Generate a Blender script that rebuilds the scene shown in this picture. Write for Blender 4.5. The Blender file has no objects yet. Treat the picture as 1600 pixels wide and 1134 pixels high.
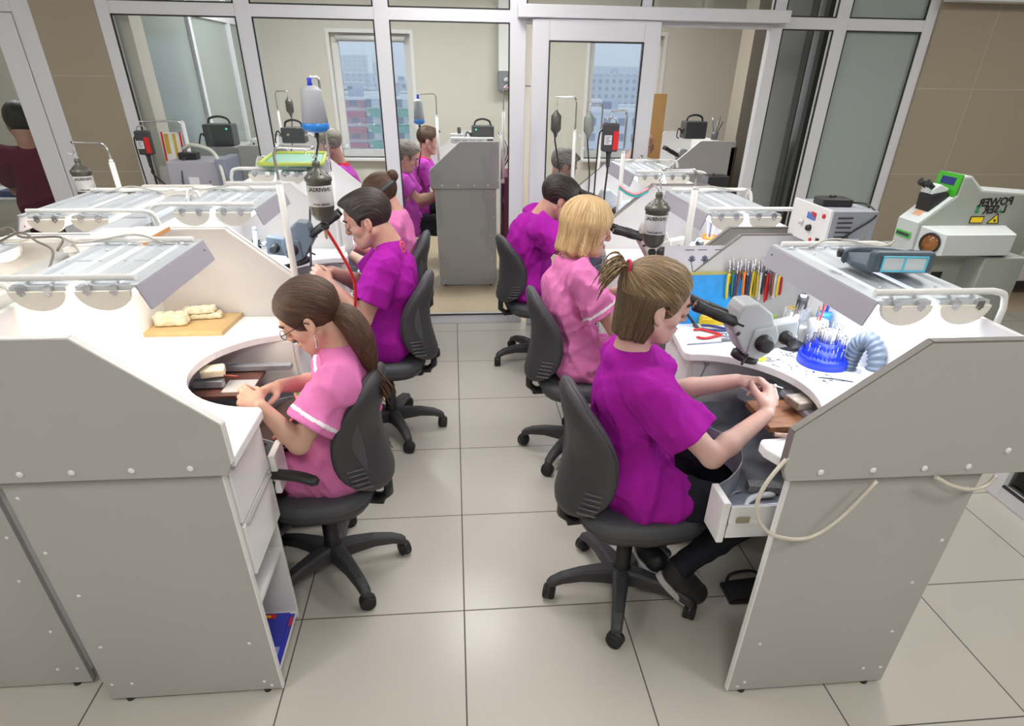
import bpy, bmesh, math, random
import numpy as np
from mathutils import Vector, Matrix, Euler
random.seed(7)
PI = math.pi
SC = bpy.context.scene
COL = SC.collection
VS = SC.view_settings
SC.display_settings.display_device = 'sRGB'
VS.view_transform = 'Standard'; VS.look = 'None'; VS.gamma = 1.0; VS.use_curve_mapping = False
VS.exposure = -0.25
SC.cycles.volume_bounces = 4; SC.cycles.max_bounces = 10; SC.cycles.transparent_max_bounces = 24

# ---------------------------------------------------------------- camera
cam_d = bpy.data.cameras.new('camera'); cam = bpy.data.objects.new('camera', cam_d); COL.objects.link(cam)
SC.camera = cam
cam_d.sensor_fit = 'HORIZONTAL'; cam_d.sensor_width = 36.0
cam_d.lens = 968.765 / 1600 * 36.0
cam_d.shift_x = -(807.37 - 800) / 1600; cam_d.shift_y = (719.79 - 567) / 1600
cam_d.clip_start = 0.05; cam_d.clip_end = 2000
def _cam():
    pit, rol, yaw = .559687, .016357, .098308
    cp, sp, c, s = math.cos(pit), math.sin(pit), math.cos(yaw), math.sin(yaw)
    fw = Vector((s * cp, c * cp, -sp)); r = Vector((c, -s, 0)); u = r.cross(fw)
    r2 = r * math.cos(rol) + u * math.sin(rol); u2 = u * math.cos(rol) - r * math.sin(rol)
    m = Matrix((r2, u2, -fw)).transposed().to_4x4(); m.translation = Vector((.02278, -1.70172, 1.73411))
    cam.matrix_world = m
_cam()

# ---------------------------------------------------------------- world: flat overcast winter daylight
w = bpy.data.worlds.new('overcast'); SC.world = w; w.use_nodes = True
nt = w.node_tree; nt.nodes.clear()
_o = nt.nodes.new('ShaderNodeOutputWorld'); _b = nt.nodes.new('ShaderNodeBackground')
_tc = nt.nodes.new('ShaderNodeTexCoord'); _mp = nt.nodes.new('ShaderNodeMapping'); _n = nt.nodes.new('ShaderNodeTexNoise'); _r = nt.nodes.new('ShaderNodeValToRGB')
_mp.inputs['Scale'].default_value = (1, 1, 4); _n.inputs['Scale'].default_value = 2.0
_r.color_ramp.elements[0].color = (.70, .77, .92, 1); _r.color_ramp.elements[1].color = (.82, .86, .96, 1)
nt.links.new(_tc.outputs['Generated'], _mp.inputs[0]); nt.links.new(_mp.outputs[0], _n.inputs['Vector'])
nt.links.new(_n.outputs['Fac'], _r.inputs[0]); nt.links.new(_r.outputs[0], _b.inputs[0]); nt.links.new(_b.outputs[0], _o.inputs[0])
_b.inputs[1].default_value = 1.55

# ---------------------------------------------------------------- ceiling lamps (the room's own light)
LIGHTS = [  # x, y, z, size x, size y, watts, colour
    (-1.9, -1.6, 2.66, .6, .6, 22, (1, .97, .93)), (0.1, -2.3, 2.66, .6, .6, 26, (1, .97, .93)), (2.0, -1.6, 2.66, .6, .6, 22, (1, .97, .93)),
    (-1.9, 0.9, 2.66, .6, .6, 22, (1, .97, .94)), (0.1, 0.6, 2.66, .6, .6, 20, (1, .97, .94)), (2.0, 0.9, 2.66, .6, .6, 22, (1, .97, .94)),
    (0.1, 2.4, 2.66, .6, .6, 18, (1, .97, .94)), (3.9, 1.4, 2.66, .6, .6, 20, (1, .97, .94)), (-4.0, 1.2, 2.66, .6, .6, 18, (1, .97, .94)),
    (-0.9, 4.8, 2.66, 1.2, .6, 46, (.99, .99, .97)), (1.2, 4.8, 2.66, 1.2, .6, 46, (.99, .99, .97)), (-3.6, 4.9, 2.66, .6, .6, 26, (.97, .99, 1))]
for _i, (x, y, z, sx, sy, wt, c) in enumerate(LIGHTS):
    d = bpy.data.lights.new('ceiling_lamp_light', 'AREA'); d.shape = 'RECTANGLE'; d.size = sx; d.size_y = sy; d.energy = wt; d.color = c
    o = bpy.data.objects.new('ceiling_lamp_light', d); COL.objects.link(o); o.location = (x, y, z)

# ---------------------------------------------------------------- materials
MATS = {}
def mat(name, col, rough=.5, metal=0.0, emit=None, es=1.0, alpha=None, bump=0, bscale=60, spec=.5, var=0, vscale=8, stretch=None, coat=0, sss=0):
    if name in MATS: return MATS[name]
    m = bpy.data.materials.new(name); m.use_nodes = True; MATS[name] = m
    nt = m.node_tree; b = nt.nodes['Principled BSDF']
    b.inputs['Base Color'].default_value = (*col, 1); b.inputs['Roughness'].default_value = rough; b.inputs['Metallic'].default_value = metal
    b.inputs['Specular IOR Level'].default_value = spec
    if coat: b.inputs['Coat Weight'].default_value = coat
    if sss:
        b.inputs['Subsurface Weight'].default_value = sss; b.inputs['Subsurface Radius'].default_value = (.012, .005, .003); b.inputs['Subsurface Scale'].default_value = 1
    if emit: b.inputs['Emission Color'].default_value = (*emit, 1); b.inputs['Emission Strength'].default_value = es
    if var or bump:
        tc = nt.nodes.new('ShaderNodeTexCoord'); mp = nt.nodes.new('ShaderNodeMapping')
        if stretch: mp.inputs['Scale'].default_value = stretch
        nt.links.new(tc.outputs['Object'], mp.inputs[0])
        if var:
            n = nt.nodes.new('ShaderNodeTexNoise'); n.inputs['Scale'].default_value = vscale; n.inputs['Detail'].default_value = 5
            r = nt.nodes.new('ShaderNodeValToRGB'); r.color_ramp.elements[0].position = .3; r.color_ramp.elements[1].position = .7
            r.color_ramp.elements[0].color = (*[max(0, v * (1 - var)) for v in col], 1); r.color_ramp.elements[1].color = (*[min(1, v * (1 + var)) for v in col], 1)
            nt.links.new(mp.outputs[0], n.inputs['Vector']); nt.links.new(n.outputs['Fac'], r.inputs[0]); nt.links.new(r.outputs[0], b.inputs['Base Color'])
        if bump:
            n = nt.nodes.new('ShaderNodeTexNoise'); n.inputs['Scale'].default_value = bscale; n.inputs['Detail'].default_value = 3
            bp = nt.nodes.new('ShaderNodeBump'); bp.inputs['Strength'].default_value = bump; bp.inputs['Distance'].default_value = .004
            nt.links.new(mp.outputs[0], n.inputs['Vector']); nt.links.new(n.outputs['Fac'], bp.inputs['Height']); nt.links.new(bp.outputs[0], b.inputs['Normal'])
    return m
def glass_mat(name, tint, refl=.08, rough=0.0, opac=0.0, dcol=(.7, .8, .8)):
    m = bpy.data.materials.new(name); m.use_nodes = True; MATS[name] = m; nt = m.node_tree; nt.nodes.clear()
    out = nt.nodes.new('ShaderNodeOutputMaterial'); t = nt.nodes.new('ShaderNodeBsdfTransparent'); t.inputs[0].default_value = (*tint, 1)
    g = nt.nodes.new('ShaderNodeBsdfGlossy'); g.inputs['Roughness'].default_value = rough; f = nt.nodes.new('ShaderNodeFresnel'); f.inputs[0].default_value = 1.45
    mx = nt.nodes.new('ShaderNodeMixShader'); mul = nt.nodes.new('ShaderNodeMath'); mul.operation = 'MULTIPLY'; mul.inputs[1].default_value = refl / .04
    nt.links.new(f.outputs[0], mul.inputs[0]); mul.use_clamp = True
    src = t
    if opac:
        d = nt.nodes.new('ShaderNodeBsdfDiffuse'); d.inputs[0].default_value = (*dcol, 1)
        tl = nt.nodes.new('ShaderNodeBsdfTranslucent'); tl.inputs[0].default_value = (*dcol, 1)
        m0 = nt.nodes.new('ShaderNodeMixShader'); m0.inputs[0].default_value = .5; nt.links.new(d.outputs[0], m0.inputs[1]); nt.links.new(tl.outputs[0], m0.inputs[2])
        m2 = nt.nodes.new('ShaderNodeMixShader'); m2.inputs[0].default_value = opac; nt.links.new(t.outputs[0], m2.inputs[1]); nt.links.new(m0.outputs[0], m2.inputs[2]); src = m2
    nt.links.new(mul.outputs[0], mx.inputs[0]); nt.links.new(src.outputs[0], mx.inputs[1]); nt.links.new(g.outputs[0], mx.inputs[2]); nt.links.new(mx.outputs[0], out.inputs[0])
    return m
def tile_mat(name, col, grout, sx, sy, off, plane='xy', gap=.004, rough=.2, var=.06, bumpy=0, spec=.5):
    """square-laid tiles in world metres; off = position of one joint crossing"""
    m = bpy.data.materials.new(name); m.use_nodes = True; MATS[name] = m; nt = m.node_tree; b = nt.nodes['Principled BSDF']
    N = nt.nodes.new; L = nt.links.new
    ge = N('ShaderNodeNewGeometry'); sp = N('ShaderNodeSeparateXYZ'); L(ge.outputs['Position'], sp.inputs[0])
    ax = {'xy': ('X', 'Y'), 'xz': ('X', 'Z'), 'yz': ('Y', 'Z')}[plane]
    ms = []; cells = []
    for a, s, o in ((ax[0], sx, off[0]), (ax[1], sy, off[1])):
        m1 = N('ShaderNodeMath'); m1.operation = 'SUBTRACT'; m1.inputs[1].default_value = o - 50 * s; L(sp.outputs[a], m1.inputs[0])
        m2 = N('ShaderNodeMath'); m2.operation = 'DIVIDE'; m2.inputs[1].default_value = s; L(m1.outputs[0], m2.inputs[0])
        m3 = N('ShaderNodeMath'); m3.operation = 'FRACT'; L(m2.outputs[0], m3.inputs[0])
        fl = N('ShaderNodeMath'); fl.operation = 'FLOOR'; L(m2.outputs[0], fl.inputs[0]); cells.append(fl)
        m4 = N('ShaderNodeMath'); m4.operation = 'PINGPONG'; m4.inputs[1].default_value = .5; L(m3.outputs[0], m4.inputs[0])
        m5 = N('ShaderNodeMath'); m5.operation = 'LESS_THAN'; m5.inputs[1].default_value = gap / 2 / s; L(m4.outputs[0], m5.inputs[0]); ms.append(m5)
    mx = N('ShaderNodeMath'); mx.operation = 'MAXIMUM'; L(ms[0].outputs[0], mx.inputs[0]); L(ms[1].outputs[0], mx.inputs[1])
    cb = N('ShaderNodeCombineXYZ'); L(cells[0].outputs[0], cb.inputs[0]); L(cells[1].outputs[0], cb.inputs[1])
    wn = N('ShaderNodeTexWhiteNoise'); L(cb.outputs[0], wn.inputs['Vector'])
    nz = N('ShaderNodeTexNoise'); nz.inputs['Scale'].default_value = 1.6; nz.inputs['Detail'].default_value = 4; L(ge.outputs['Position'], nz.inputs['Vector'])
    ad = N('ShaderNodeMath'); ad.operation = 'ADD'; L(wn.outputs[0], ad.inputs[0]); L(nz.outputs[0], ad.inputs[1])
    mr = N('ShaderNodeMapRange'); mr.inputs[1].default_value = 0; mr.inputs[2].default_value = 2; mr.inputs[3].default_value = 1 - var; mr.inputs[4].default_value = 1 + var; L(ad.outputs[0], mr.inputs[0])
    hv = N('ShaderNodeHueSaturation'); hv.inputs['Color'].default_value = (*col, 1); L(mr.outputs[0], hv.inputs['Value'])
    mc = N('ShaderNodeMix'); mc.data_type = 'RGBA'; L(mx.outputs[0], mc.inputs[0]); L(hv.outputs[0], mc.inputs[6]); mc.inputs[7].default_value = (*grout, 1)
    L(mc.outputs[2], b.inputs['Base Color'])
    b.inputs['Specular IOR Level'].default_value = spec
    rr = N('ShaderNodeMapRange'); rr.inputs[3].default_value = rough; rr.inputs[4].default_value = .9; L(mx.outputs[0], rr.inputs[0]); L(rr.outputs[0], b.inputs['Roughness'])
    bp = N('ShaderNodeBump'); bp.invert = True; bp.inputs['Strength'].default_value = .5; bp.inputs['Distance'].default_value = .002; L(mx.outputs[0], bp.inputs['Height']); L(bp.outputs[0], b.inputs['Normal'])
    return m
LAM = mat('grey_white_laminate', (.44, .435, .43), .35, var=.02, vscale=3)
LAMW = mat('white_laminate', (.80, .80, .80), .3)
LAMP_W = mat('white_worktop', (.83, .84, .85), .25)
EDGE = mat('taupe_edge_band', (.20, .18, .17), .5)
EDGEW = mat('white_edge_band', (.75, .74, .73), .4)
ALU = mat('white_painted_aluminium', (.68, .69, .73), .35)
ALUS = mat('gasket_black', (.02, .02, .02), .6)  # plain black of the gaskets round the panes
GLS = glass_mat('clear_pane', (.93, .95, .95), .045)
FROST = glass_mat('frosted_pane', (.7, .8, .8), .05, .1, .88, (.62, .70, .67))
WALLC = mat('cream_wall_paint', (.66, .635, .56), .7, var=.03, vscale=1.2)
BLK = mat('black_plastic', (.018, .018, .02), .45)
DGR = mat('dark_grey_plastic', (.045, .045, .05), .5, bump=.25, bscale=500)
FAB = mat('charcoal_upholstery', (.07, .073, .082), .5, bump=.3, bscale=700)
RUB = mat('rubber', (.015, .015, .015), .7)
CHR = mat('chrome', (.7, .7, .72), .18, 1)
STL = mat('brushed_steel', (.36, .38, .43), .38, .45, bump=.15, bscale=90, var=.25, vscale=14)
ZINC = mat('zinc_sheet', (.42, .44, .47), .4, .7, var=.2, vscale=20)
WTUBE = mat('white_enamel_tube', (.78, .78, .76), .35)
WPL = mat('white_plastic', (.8, .8, .8), .4)
GPL = mat('light_grey_casting', (.42, .44, .46), .4)
MOTOR = mat('olive_grey_casting', (.10, .10, .085), .38, .3)
BLUE = mat('blue_plastic', (.006, .035, .62), .35)
CYAN = mat('sky_blue_plastic', (.02, .35, .85), .4, var=.15, vscale=30)
RED = mat('red_plastic', (.65, .02, .02), .4)
ORG = mat('orange_plastic', (.85, .22, .03), .4)
YEL = mat('yellow_plastic', (.85, .62, .02), .4)
GRN = mat('green_plastic', (.08, .55, .08), .4)
LIME = mat('lime_plastic', (.7, .85, .05), .4)
NAVY = mat('navy_plastic', (.03, .05, .2), .4)
WOOD = mat('walnut_board', (.30, .13, .06), .5, var=.4, vscale=5, stretch=(3, 30, 3))
MDF = mat('fibreboard', (.52, .36, .17), .7, var=.08, vscale=30)
PLAST = mat('pale_plaster_block', (.72, .65, .48), .7, var=.2, vscale=40, bump=.5, bscale=120)
PAPER = mat('paper', (.75, .76, .8), .7)
LBL = mat('silver_label', (.6, .6, .62), .35, .2)
SHADE = mat('grey_lilac_shade', (.36, .35, .40), .45)
DIFF = mat('ribbed_diffuser', (.75, .73, .68), .3, alpha=None)
ALT = mat('matt_aluminium_sheet', (.62, .66, .70), .4, .35)
CREAMD = mat('frosted_end_cap', (.74, .70, .62), .3)

# ---------------------------------------------------------------- object helpers
def wm(o):
    m = o.matrix_basis.copy(); p = o.parent
    while p: m = p.matrix_basis @ m; p = p.parent
    return m
def tag(o, label=None, cat=None, group=None, kind=None):
    if label: o['label'] = label
    if cat: o['category'] = cat
    if group: o['group'] = group
    if kind: o['kind'] = kind
    return o
def thing(name, loc, label, cat, rz=0, group=None):
    o = bpy.data.objects.new(name, None); COL.objects.link(o); o.location = loc; o.rotation_euler = (0, 0, rz); o.empty_display_size = .05
    return tag(o, label, cat, group)
KIDS = {}
def attach(o, parent):
    o.parent = parent; KIDS.setdefault(parent.name, []).append(o)
def copy_tree(o, parent=None):
    c = o.copy(); COL.objects.link(c)
    if parent: attach(c, parent)
    for ch in KIDS.get(o.name, []): copy_tree(ch, c)
    return c
def V(*a): return Vector(a)
class MB:
    def __init__(s): s.bm = bmesh.new(); s.mi = 0
    def _f(s, vs, sm=False):
        try: f = s.bm.faces.new(vs)
        except ValueError: return
        f.material_index = s.mi; f.smooth = sm; return f
    def box(s, a, b, M=None, rz=0):
        """axis box from corner a to corner b; rz turns it about its centre"""
        x0, y0, z0 = [min(a[i], b[i]) for i in range(3)]; x1, y1, z1 = [max(a[i], b[i]) for i in range(3)]
        P = [V(x, y, z) for z in (z0, z1) for x, y in ((x0, y0), (x1, y0), (x1, y1), (x0, y1))]
        if rz:
            c = V((x0 + x1) / 2, (y0 + y1) / 2, 0); R = Matrix.Rotation(rz, 3, 'Z'); P = [R @ (p - c) + c for p in P]
        if M: P = [M @ p for p in P]
        v = [s.bm.verts.new(p) for p in P]
        for f in ((3, 2, 1, 0), (4, 5, 6, 7), (0, 1, 5, 4), (1, 2, 6, 5), (2, 3, 7, 6), (3, 0, 4, 7)): s._f([v[i] for i in f])
        return s
    def prism(s, poly, ax, a, b, M=None, sm=False):
        """poly in the other two axes (cyclic order), extruded a..b along ax"""
        def P(u, v_, w_): return {'x': V(w_, u, v_), 'y': V(u, w_, v_), 'z': V(u, v_, w_)}[ax]
        A = [P(u, v_, a) for u, v_ in poly]; B = [P(u, v_, b) for u, v_ in poly]
        if M: A = [M @ p for p in A]; B = [M @ p for p in B]
        A = [s.bm.verts.new(p) for p in A]; B = [s.bm.verts.new(p) for p in B]
        s._f(A[::-1]); s._f(B)
        for i in range(len(poly)): j = (i + 1) % len(poly); s._f([A[i], A[j], B[j], B[i]], sm)
        return s
    def rings(s, R, cap=True, close=False, sm=True):
        V_ = [[s.bm.verts.new(p) for p in r] for r in R]; n = len(R[0])
        for i in range(len(R) - (0 if close else 1)):
            a, b = V_[i], V_[(i + 1) % len(R)]
            for k in range(n): s._f([a[k], a[(k + 1) % n], b[(k + 1) % n], b[k]], sm)
        if cap and not close: s._f(V_[0][::-1]); s._f(V_[-1])
        return s
    def tube(s, pts, r, seg=10, cap=True, close=False, flat=None):
        pts = [Vector(p) for p in pts]; n = len(pts); R = []
        rr = r if isinstance(r, (list, tuple)) else [r] * n
        up = None
        for i, p in enumerate(pts):
            if close: t = (pts[(i + 1) % n] - pts[i - 1]).normalized()
            else: t = (pts[min(i + 1, n - 1)] - pts[max(i - 1, 0)]).normalized()
            if up is None: up = V(0, 0, 1) if abs(t.z) < .9 else V(1, 0, 0)
            sd = t.cross(up).normalized(); up = sd.cross(t).normalized()
            f = flat or 1
            R.append([p + (sd * math.cos(2 * PI * k / seg) + up * math.sin(2 * PI * k / seg) * f) * rr[i] for k in range(seg)])
        return s.rings(R, cap, close)
    def cyl(s, a, b, r, r2=None, seg=20): return s.tube([a, b], [r, r if r2 is None else r2], seg)
    def lathe(s, prof, c, axis=(0, 0, 1), seg=24):
        """prof: list of (radius, height along axis)"""
        ax = Vector(axis).normalized(); u = ax.orthogonal().normalized(); v_ = ax.cross(u); c = Vector(c)
        return s.rings([[c + ax * h + (u * math.cos(2 * PI * k / seg) + v_ * math.sin(2 * PI * k / seg)) * max(r, 1e-4) for k in range(seg)] for r, h in prof])
    def ball(s, c, r, seg=14, sc=(1, 1, 1)):
        n = seg // 2; c = Vector(c)
        return s.rings([[c + V(math.sin(PI * i / n) * math.cos(2 * PI * k / seg) * r * sc[0], math.sin(PI * i / n) * math.sin(2 * PI * k / seg) * r * sc[1], -math.cos(PI * i / n) * r * sc[2]) for k in range(seg)] for i in ([.02] + list(range(1, n)) + [n - .02])])
    def curve(s, pts, r, seg=8, res=8, **k): return s.tube(smooth(pts, res), r, seg, **k)
    def build(s, name, mats, parent=None, bev=0, bseg=2, label=None, auto=True):
        bmesh.ops.remove_doubles(s.bm, verts=s.bm.verts, dist=1e-6)
        bmesh.ops.recalc_face_normals(s.bm, faces=s.bm.faces)
        me = bpy.data.meshes.new(name)
        if parent: s.bm.transform(wm(parent).inverted())
        s.bm.to_mesh(me); s.bm.free()
        for m in (mats if isinstance(mats, (list, tuple)) else [mats]): me.materials.append(m)
        o = bpy.data.objects.new(name, me); COL.objects.link(o)
        if parent: attach(o, parent)
        if bev:
            md = o.modifiers.new('bevel', 'BEVEL'); md.width = bev; md.segments = bseg; md.limit_method = 'ANGLE'; md.angle_limit = .6
        if label: o['label'] = label
        return o
def smooth(pts, res=8):
    P = [Vector(p) for p in pts]; P = [P[0] * 2 - P[1]] + P + [P[-1] * 2 - P[-2]]; out = []
    for i in range(1, len(P) - 2):
        a, b, c, d = P[i - 1:i + 3]
        for k in range(res):
            t = k / res; out.append(.5 * ((2 * b) + (c - a) * t + (2 * a - 5 * b + 4 * c - d) * t * t + (3 * b - a - 3 * c + d) * t ** 3))
    return out + [P[-2]]
def struct(o, label=None): o['kind'] = 'structure'; return tag(o, label)
def one(mb, name, m, label, cat, group=None, **k):
    o = mb.build(name, m, **k); return tag(o, label, cat, group)
def arcp(cx, cy, r, a0, a1, n=8, ry=None):
    return [(cx + r * math.cos(a0 + (a1 - a0) * i / n), cy + (ry or r) * math.sin(a0 + (a1 - a0) * i / n)) for i in range(n + 1)]
def text_mesh(s, size, M, name, m, parent, ext=.0008, mirror=False, align='CENTER', label=None):
    """flat lettering as a mesh; local x = reading direction, y = up, z = out of the surface"""
    c = bpy.data.curves.new(name, 'FONT'); c.body = s; c.size = size; c.extrude = ext; c.align_x = align; c.align_y = 'CENTER'; c.offset = size * .03; c.resolution_u = 2
    t = bpy.data.objects.new(name, c); me = bpy.data.meshes.new_from_object(t); bpy.data.objects.remove(t); bpy.data.curves.remove(c)
    if mirror: me.transform(Matrix.Scale(-1, 4, (1, 0, 0))); me.flip_normals()
    me.transform((wm(parent).inverted() if parent else Matrix()) @ M); me.materials.clear(); me.materials.append(m)
    o = bpy.data.objects.new(name, me); COL.objects.link(o)
    if parent: attach(o, parent)
    if label: o['label'] = label
    return o
def frame(p, x, y):
    """matrix with origin p, x and y axes as given"""
    x = Vector(x).normalized(); y = Vector(y); z = x.cross(y).normalized(); y = z.cross(x)
    m = Matrix((x, y, z)).transposed().to_4x4(); m.translation = Vector(p); return m
# ================================================================ the setting
FLOORM = tile_mat('polished_porcelain_floor', (.52, .495, .44), (.10, .09, .075), .6, .6, (0, 0), 'xy', .005, .24, .03, spec=.4)
FLOOR2 = mat('far_room_floor', (.60, .48, .33), .25, var=.05, vscale=2)
WTILE = tile_mat('beige_wall_tile', (.35, .30, .225), (.45, .40, .33), 1.1, .555, (3.73, 1.676 - 1.11), 'xz', .005, .35, .04)
def slab(name, a, b, m, lab=None, bev=0): return struct(MB().box(a, b).build(name, m, bev=bev), lab)
slab('floor', (-6.2, -4.5, -.08), (6.2, 3.22, 0), FLOORM, 'pale polished tile floor with thin dark joints')
slab('floor_far', (-6.2, 3.22, -.08), (6.2, 6.6, -.003), FLOOR2, 'warm beige floor beyond the glass partition')
CEIL = mat('white_ceiling', (.75, .75, .74), .8)
slab('ceiling', (-6.2, -4.5, 2.7), (6.2, 6.6, 2.8), CEIL)
slab('wall_back', (-6.2, -4.6, 0), (6.2, -4.5, 2.7), WALLC)
slab('wall_left', (-6.3, -4.5, 0), (-6.2, 6.6, 2.7), WALLC)
slab('wall_right', (6.2, -4.5, 0), (6.3, 6.6, 2.7), WALLC)
slab('wall_partition_left', (-2.50, 3.17, 0), (-2.12, 3.27, 2.7), WTILE, 'brown beige tiled wall strip left of the glass partition')
slab('wall_partition_right', (3.31, 3.15, 0), (4.48, 3.27, 2.7), WTILE, 'brown beige tiled wall right of the glass partition')
slab('ceiling_bulkhead', (3.31, 3.02, 2.17), (6.2, 3.15, 2.7), CEIL)
# --- white aluminium glazed partition along y = 3.2
PY0, PY1 = 3.17, 3.23
def bar(name, x0, x1, z0, z1, y0=PY0, y1=PY1): return struct(MB().box((x0, y0, z0), (x1, y1, z1)).build(name, ALU, bev=.004))
uprights = [(-2.12, -2.045), (-1.30, -1.205), (-.452, -.358), (.413, .52), (2.165, 2.245), (2.605, 2.695), (3.235, 3.31)]
n = 0
for x0, x1 in uprights:
    n += 1; bar('trim_%d' % n, x0, x1, 0, 2.7)
bar('trim_20', -2.045, 3.235, 2.0, 2.075, 3.172, 3.228)      # transom rail
for i, (x0, x1) in enumerate(((-2.045, -1.30), (-1.205, -.452), (-.358, .413), (2.245, 2.605), (2.695, 3.235))):
    bar('trim_%d' % (30 + i), x0, x1, 0, .075, 3.175, 3.225)
bar('trim_40', -2.045, 3.235, 2.62, 2.7, 3.175, 3.225)
bar('trim_41', 1.27, 1.34, 2.075, 2.62, 3.175, 3.225)
def pane(name, x0, x1, z0, z1, m=GLS, y=3.2): return struct(MB().box((x0, y - .003, z0), (x1, y + .003, z1)).build(name, m))
def gasket(name, x0, x1, z0, z1, y=3.168, t=.008):
    mb = MB()
    for a, b in (((x0, z0), (x1, z0 + t)), ((x0, z1 - t), (x1, z1)), ((x0, z0), (x0 + t, z1)), ((x1 - t, z0), (x1, z1))): mb.box((a[0], y, a[1]), (b[0], y + .012, b[1]))
    return struct(mb.build(name, ALUS))
k = 0
for x0, x1, m in ((-2.045, -1.30, GLS), (-1.205, -.452, GLS), (-.358, .413, GLS), (2.245, 2.605, GLS), (2.695, 3.235, FROST)):
    k += 1; pane('window_%d' % k, x0, x1, .07, 2.005, m); gasket('trim_%d' % (50 + k), x0, x1, .07, 2.005, 3.171)
for x0, x1, m in ((-2.045, -1.30, GLS), (-1.205, -.452, GLS), (-.358, .413, GLS), (.52, 1.27, GLS), (1.34, 2.165, GLS), (2.245, 2.605, GLS), (2.695, 3.235, FROST)):
    k += 1; pane('window_%d' % k, x0, x1, 2.07, 2.63, m); gasket('trim_%d' % (50 + k), x0, x1, 2.07, 2.63, 3.171)
# sliding door with its head rail, slid to the left half of the opening
struct(MB().box((.46, 3.09, 2.03), (2.25, 3.165, 2.10)).build('trim_60', ALU, bev=.004))
door = tag(bpy.data.objects.new('door_1', None), 'white framed glass sliding door in the partition', None); COL.objects.link(door); door.location = (.98, 3.13, 0); door['kind'] = 'structure'
mb = MB()
for a, b in (((.555, 0.01), (.665, 2.025)), ((1.29, .01), (1.40, 2.025)), ((.665, .01), (1.29, .12)), ((.665, 1.91), (1.29, 2.025))): mb.box((a[0], 3.105, a[1]), (b[0], 3.15, b[1]))
mb.build('door_frame', ALU, door, bev=.004)
MB().box((.66, 3.125, .115), (1.295, 3.131, 1.915)).build('door_pane', GLS, door)
mb = MB()
for a, b in (((.663, .118), (.672, 1.912)), ((1.283, .118), (1.292, 1.912)), ((.67, 1.903), (1.285, 1.912)), ((.67, .118), (1.285, .127))): mb.box((a[0], 3.103, a[1]), (b[0], 3.112, b[1]))
mb.build('gasket', ALUS, door)
mb = MB(); mb.cyl((1.345, 3.06, .95), (1.345, 3.06, 1.25), .012); mb.cyl((1.345, 3.06, .97), (1.345, 3.106, .97), .008).cyl((1.345, 3.06, 1.23), (1.345, 3.106, 1.23), .008); mb.build('door_handle', CHR, door)
# --- left glazed door and side light, x < -2.5
for i, (x0, x1, z0, z1) in enumerate(((-2.61, -2.50, 0, 2.7), (-6.2, -2.61, 2.0, 2.09), (-6.2, -2.61, 2.62, 2.7))): bar('trim_%d' % (70 + i), x0, x1, z0, z1)
d2 = tag(bpy.data.objects.new('door_2', None), 'white framed glass door at the far left with clear pane'); COL.objects.link(d2); d2.location = (-3.1, 3.2, 0); d2['kind'] = 'structure'
mb = MB()
for a, b in (((-2.74, .01), (-2.615, 1.995)), ((-3.6, .01), (-3.48, 1.995)), ((-3.48, .01), (-2.74, .14)), ((-3.48, 1.87), (-2.74, 1.995))): mb.box((a[0], 3.165, a[1]), (b[0], 3.215, b[1]))
mb.build('door_frame', ALU, d2, bev=.004)
MB().box((-3.485, 3.187, .13), (-2.735, 3.193, 1.88)).build('door_pane', GLS, d2)
bar('trim_75', -3.68, -3.605, 0, 2.0); pane('window_20', -6.2, -3.68, 0.02, 2.0); pane('window_21', -6.2, -2.61, 2.09, 2.62)
# --- right-hand glazed partition running back towards the camera
for i, (y0, y1, z0, z1) in enumerate(((.545, .62, 0, 2.7), (.30, .545, 0, .075), (.22, .30, 0, 2.7), (-1.2, .22, 0, .075), (-1.28, -1.2, 0, 2.7), (-1.28, .62, 2.0, 2.08))):
    struct(MB().box((2.60, y0, z0), (2.66, y1, z1)).build('trim_%d' % (80 + i), ALU, bev=.004))
for i, (y0, y1) in enumerate(((.30, .545), (-1.2, .22))):
    struct(MB().box((2.627, y0, .07), (2.633, y1, 2.0)).build('window_%d' % (25 + i), GLS))
    struct(MB().box((2.598, y0, .072), (2.61, y1, .082)).box((2.598, y0, .08), (2.61, y0 + .008, 2.0)).build('trim_%d' % (88 + i), ALUS))
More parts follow.
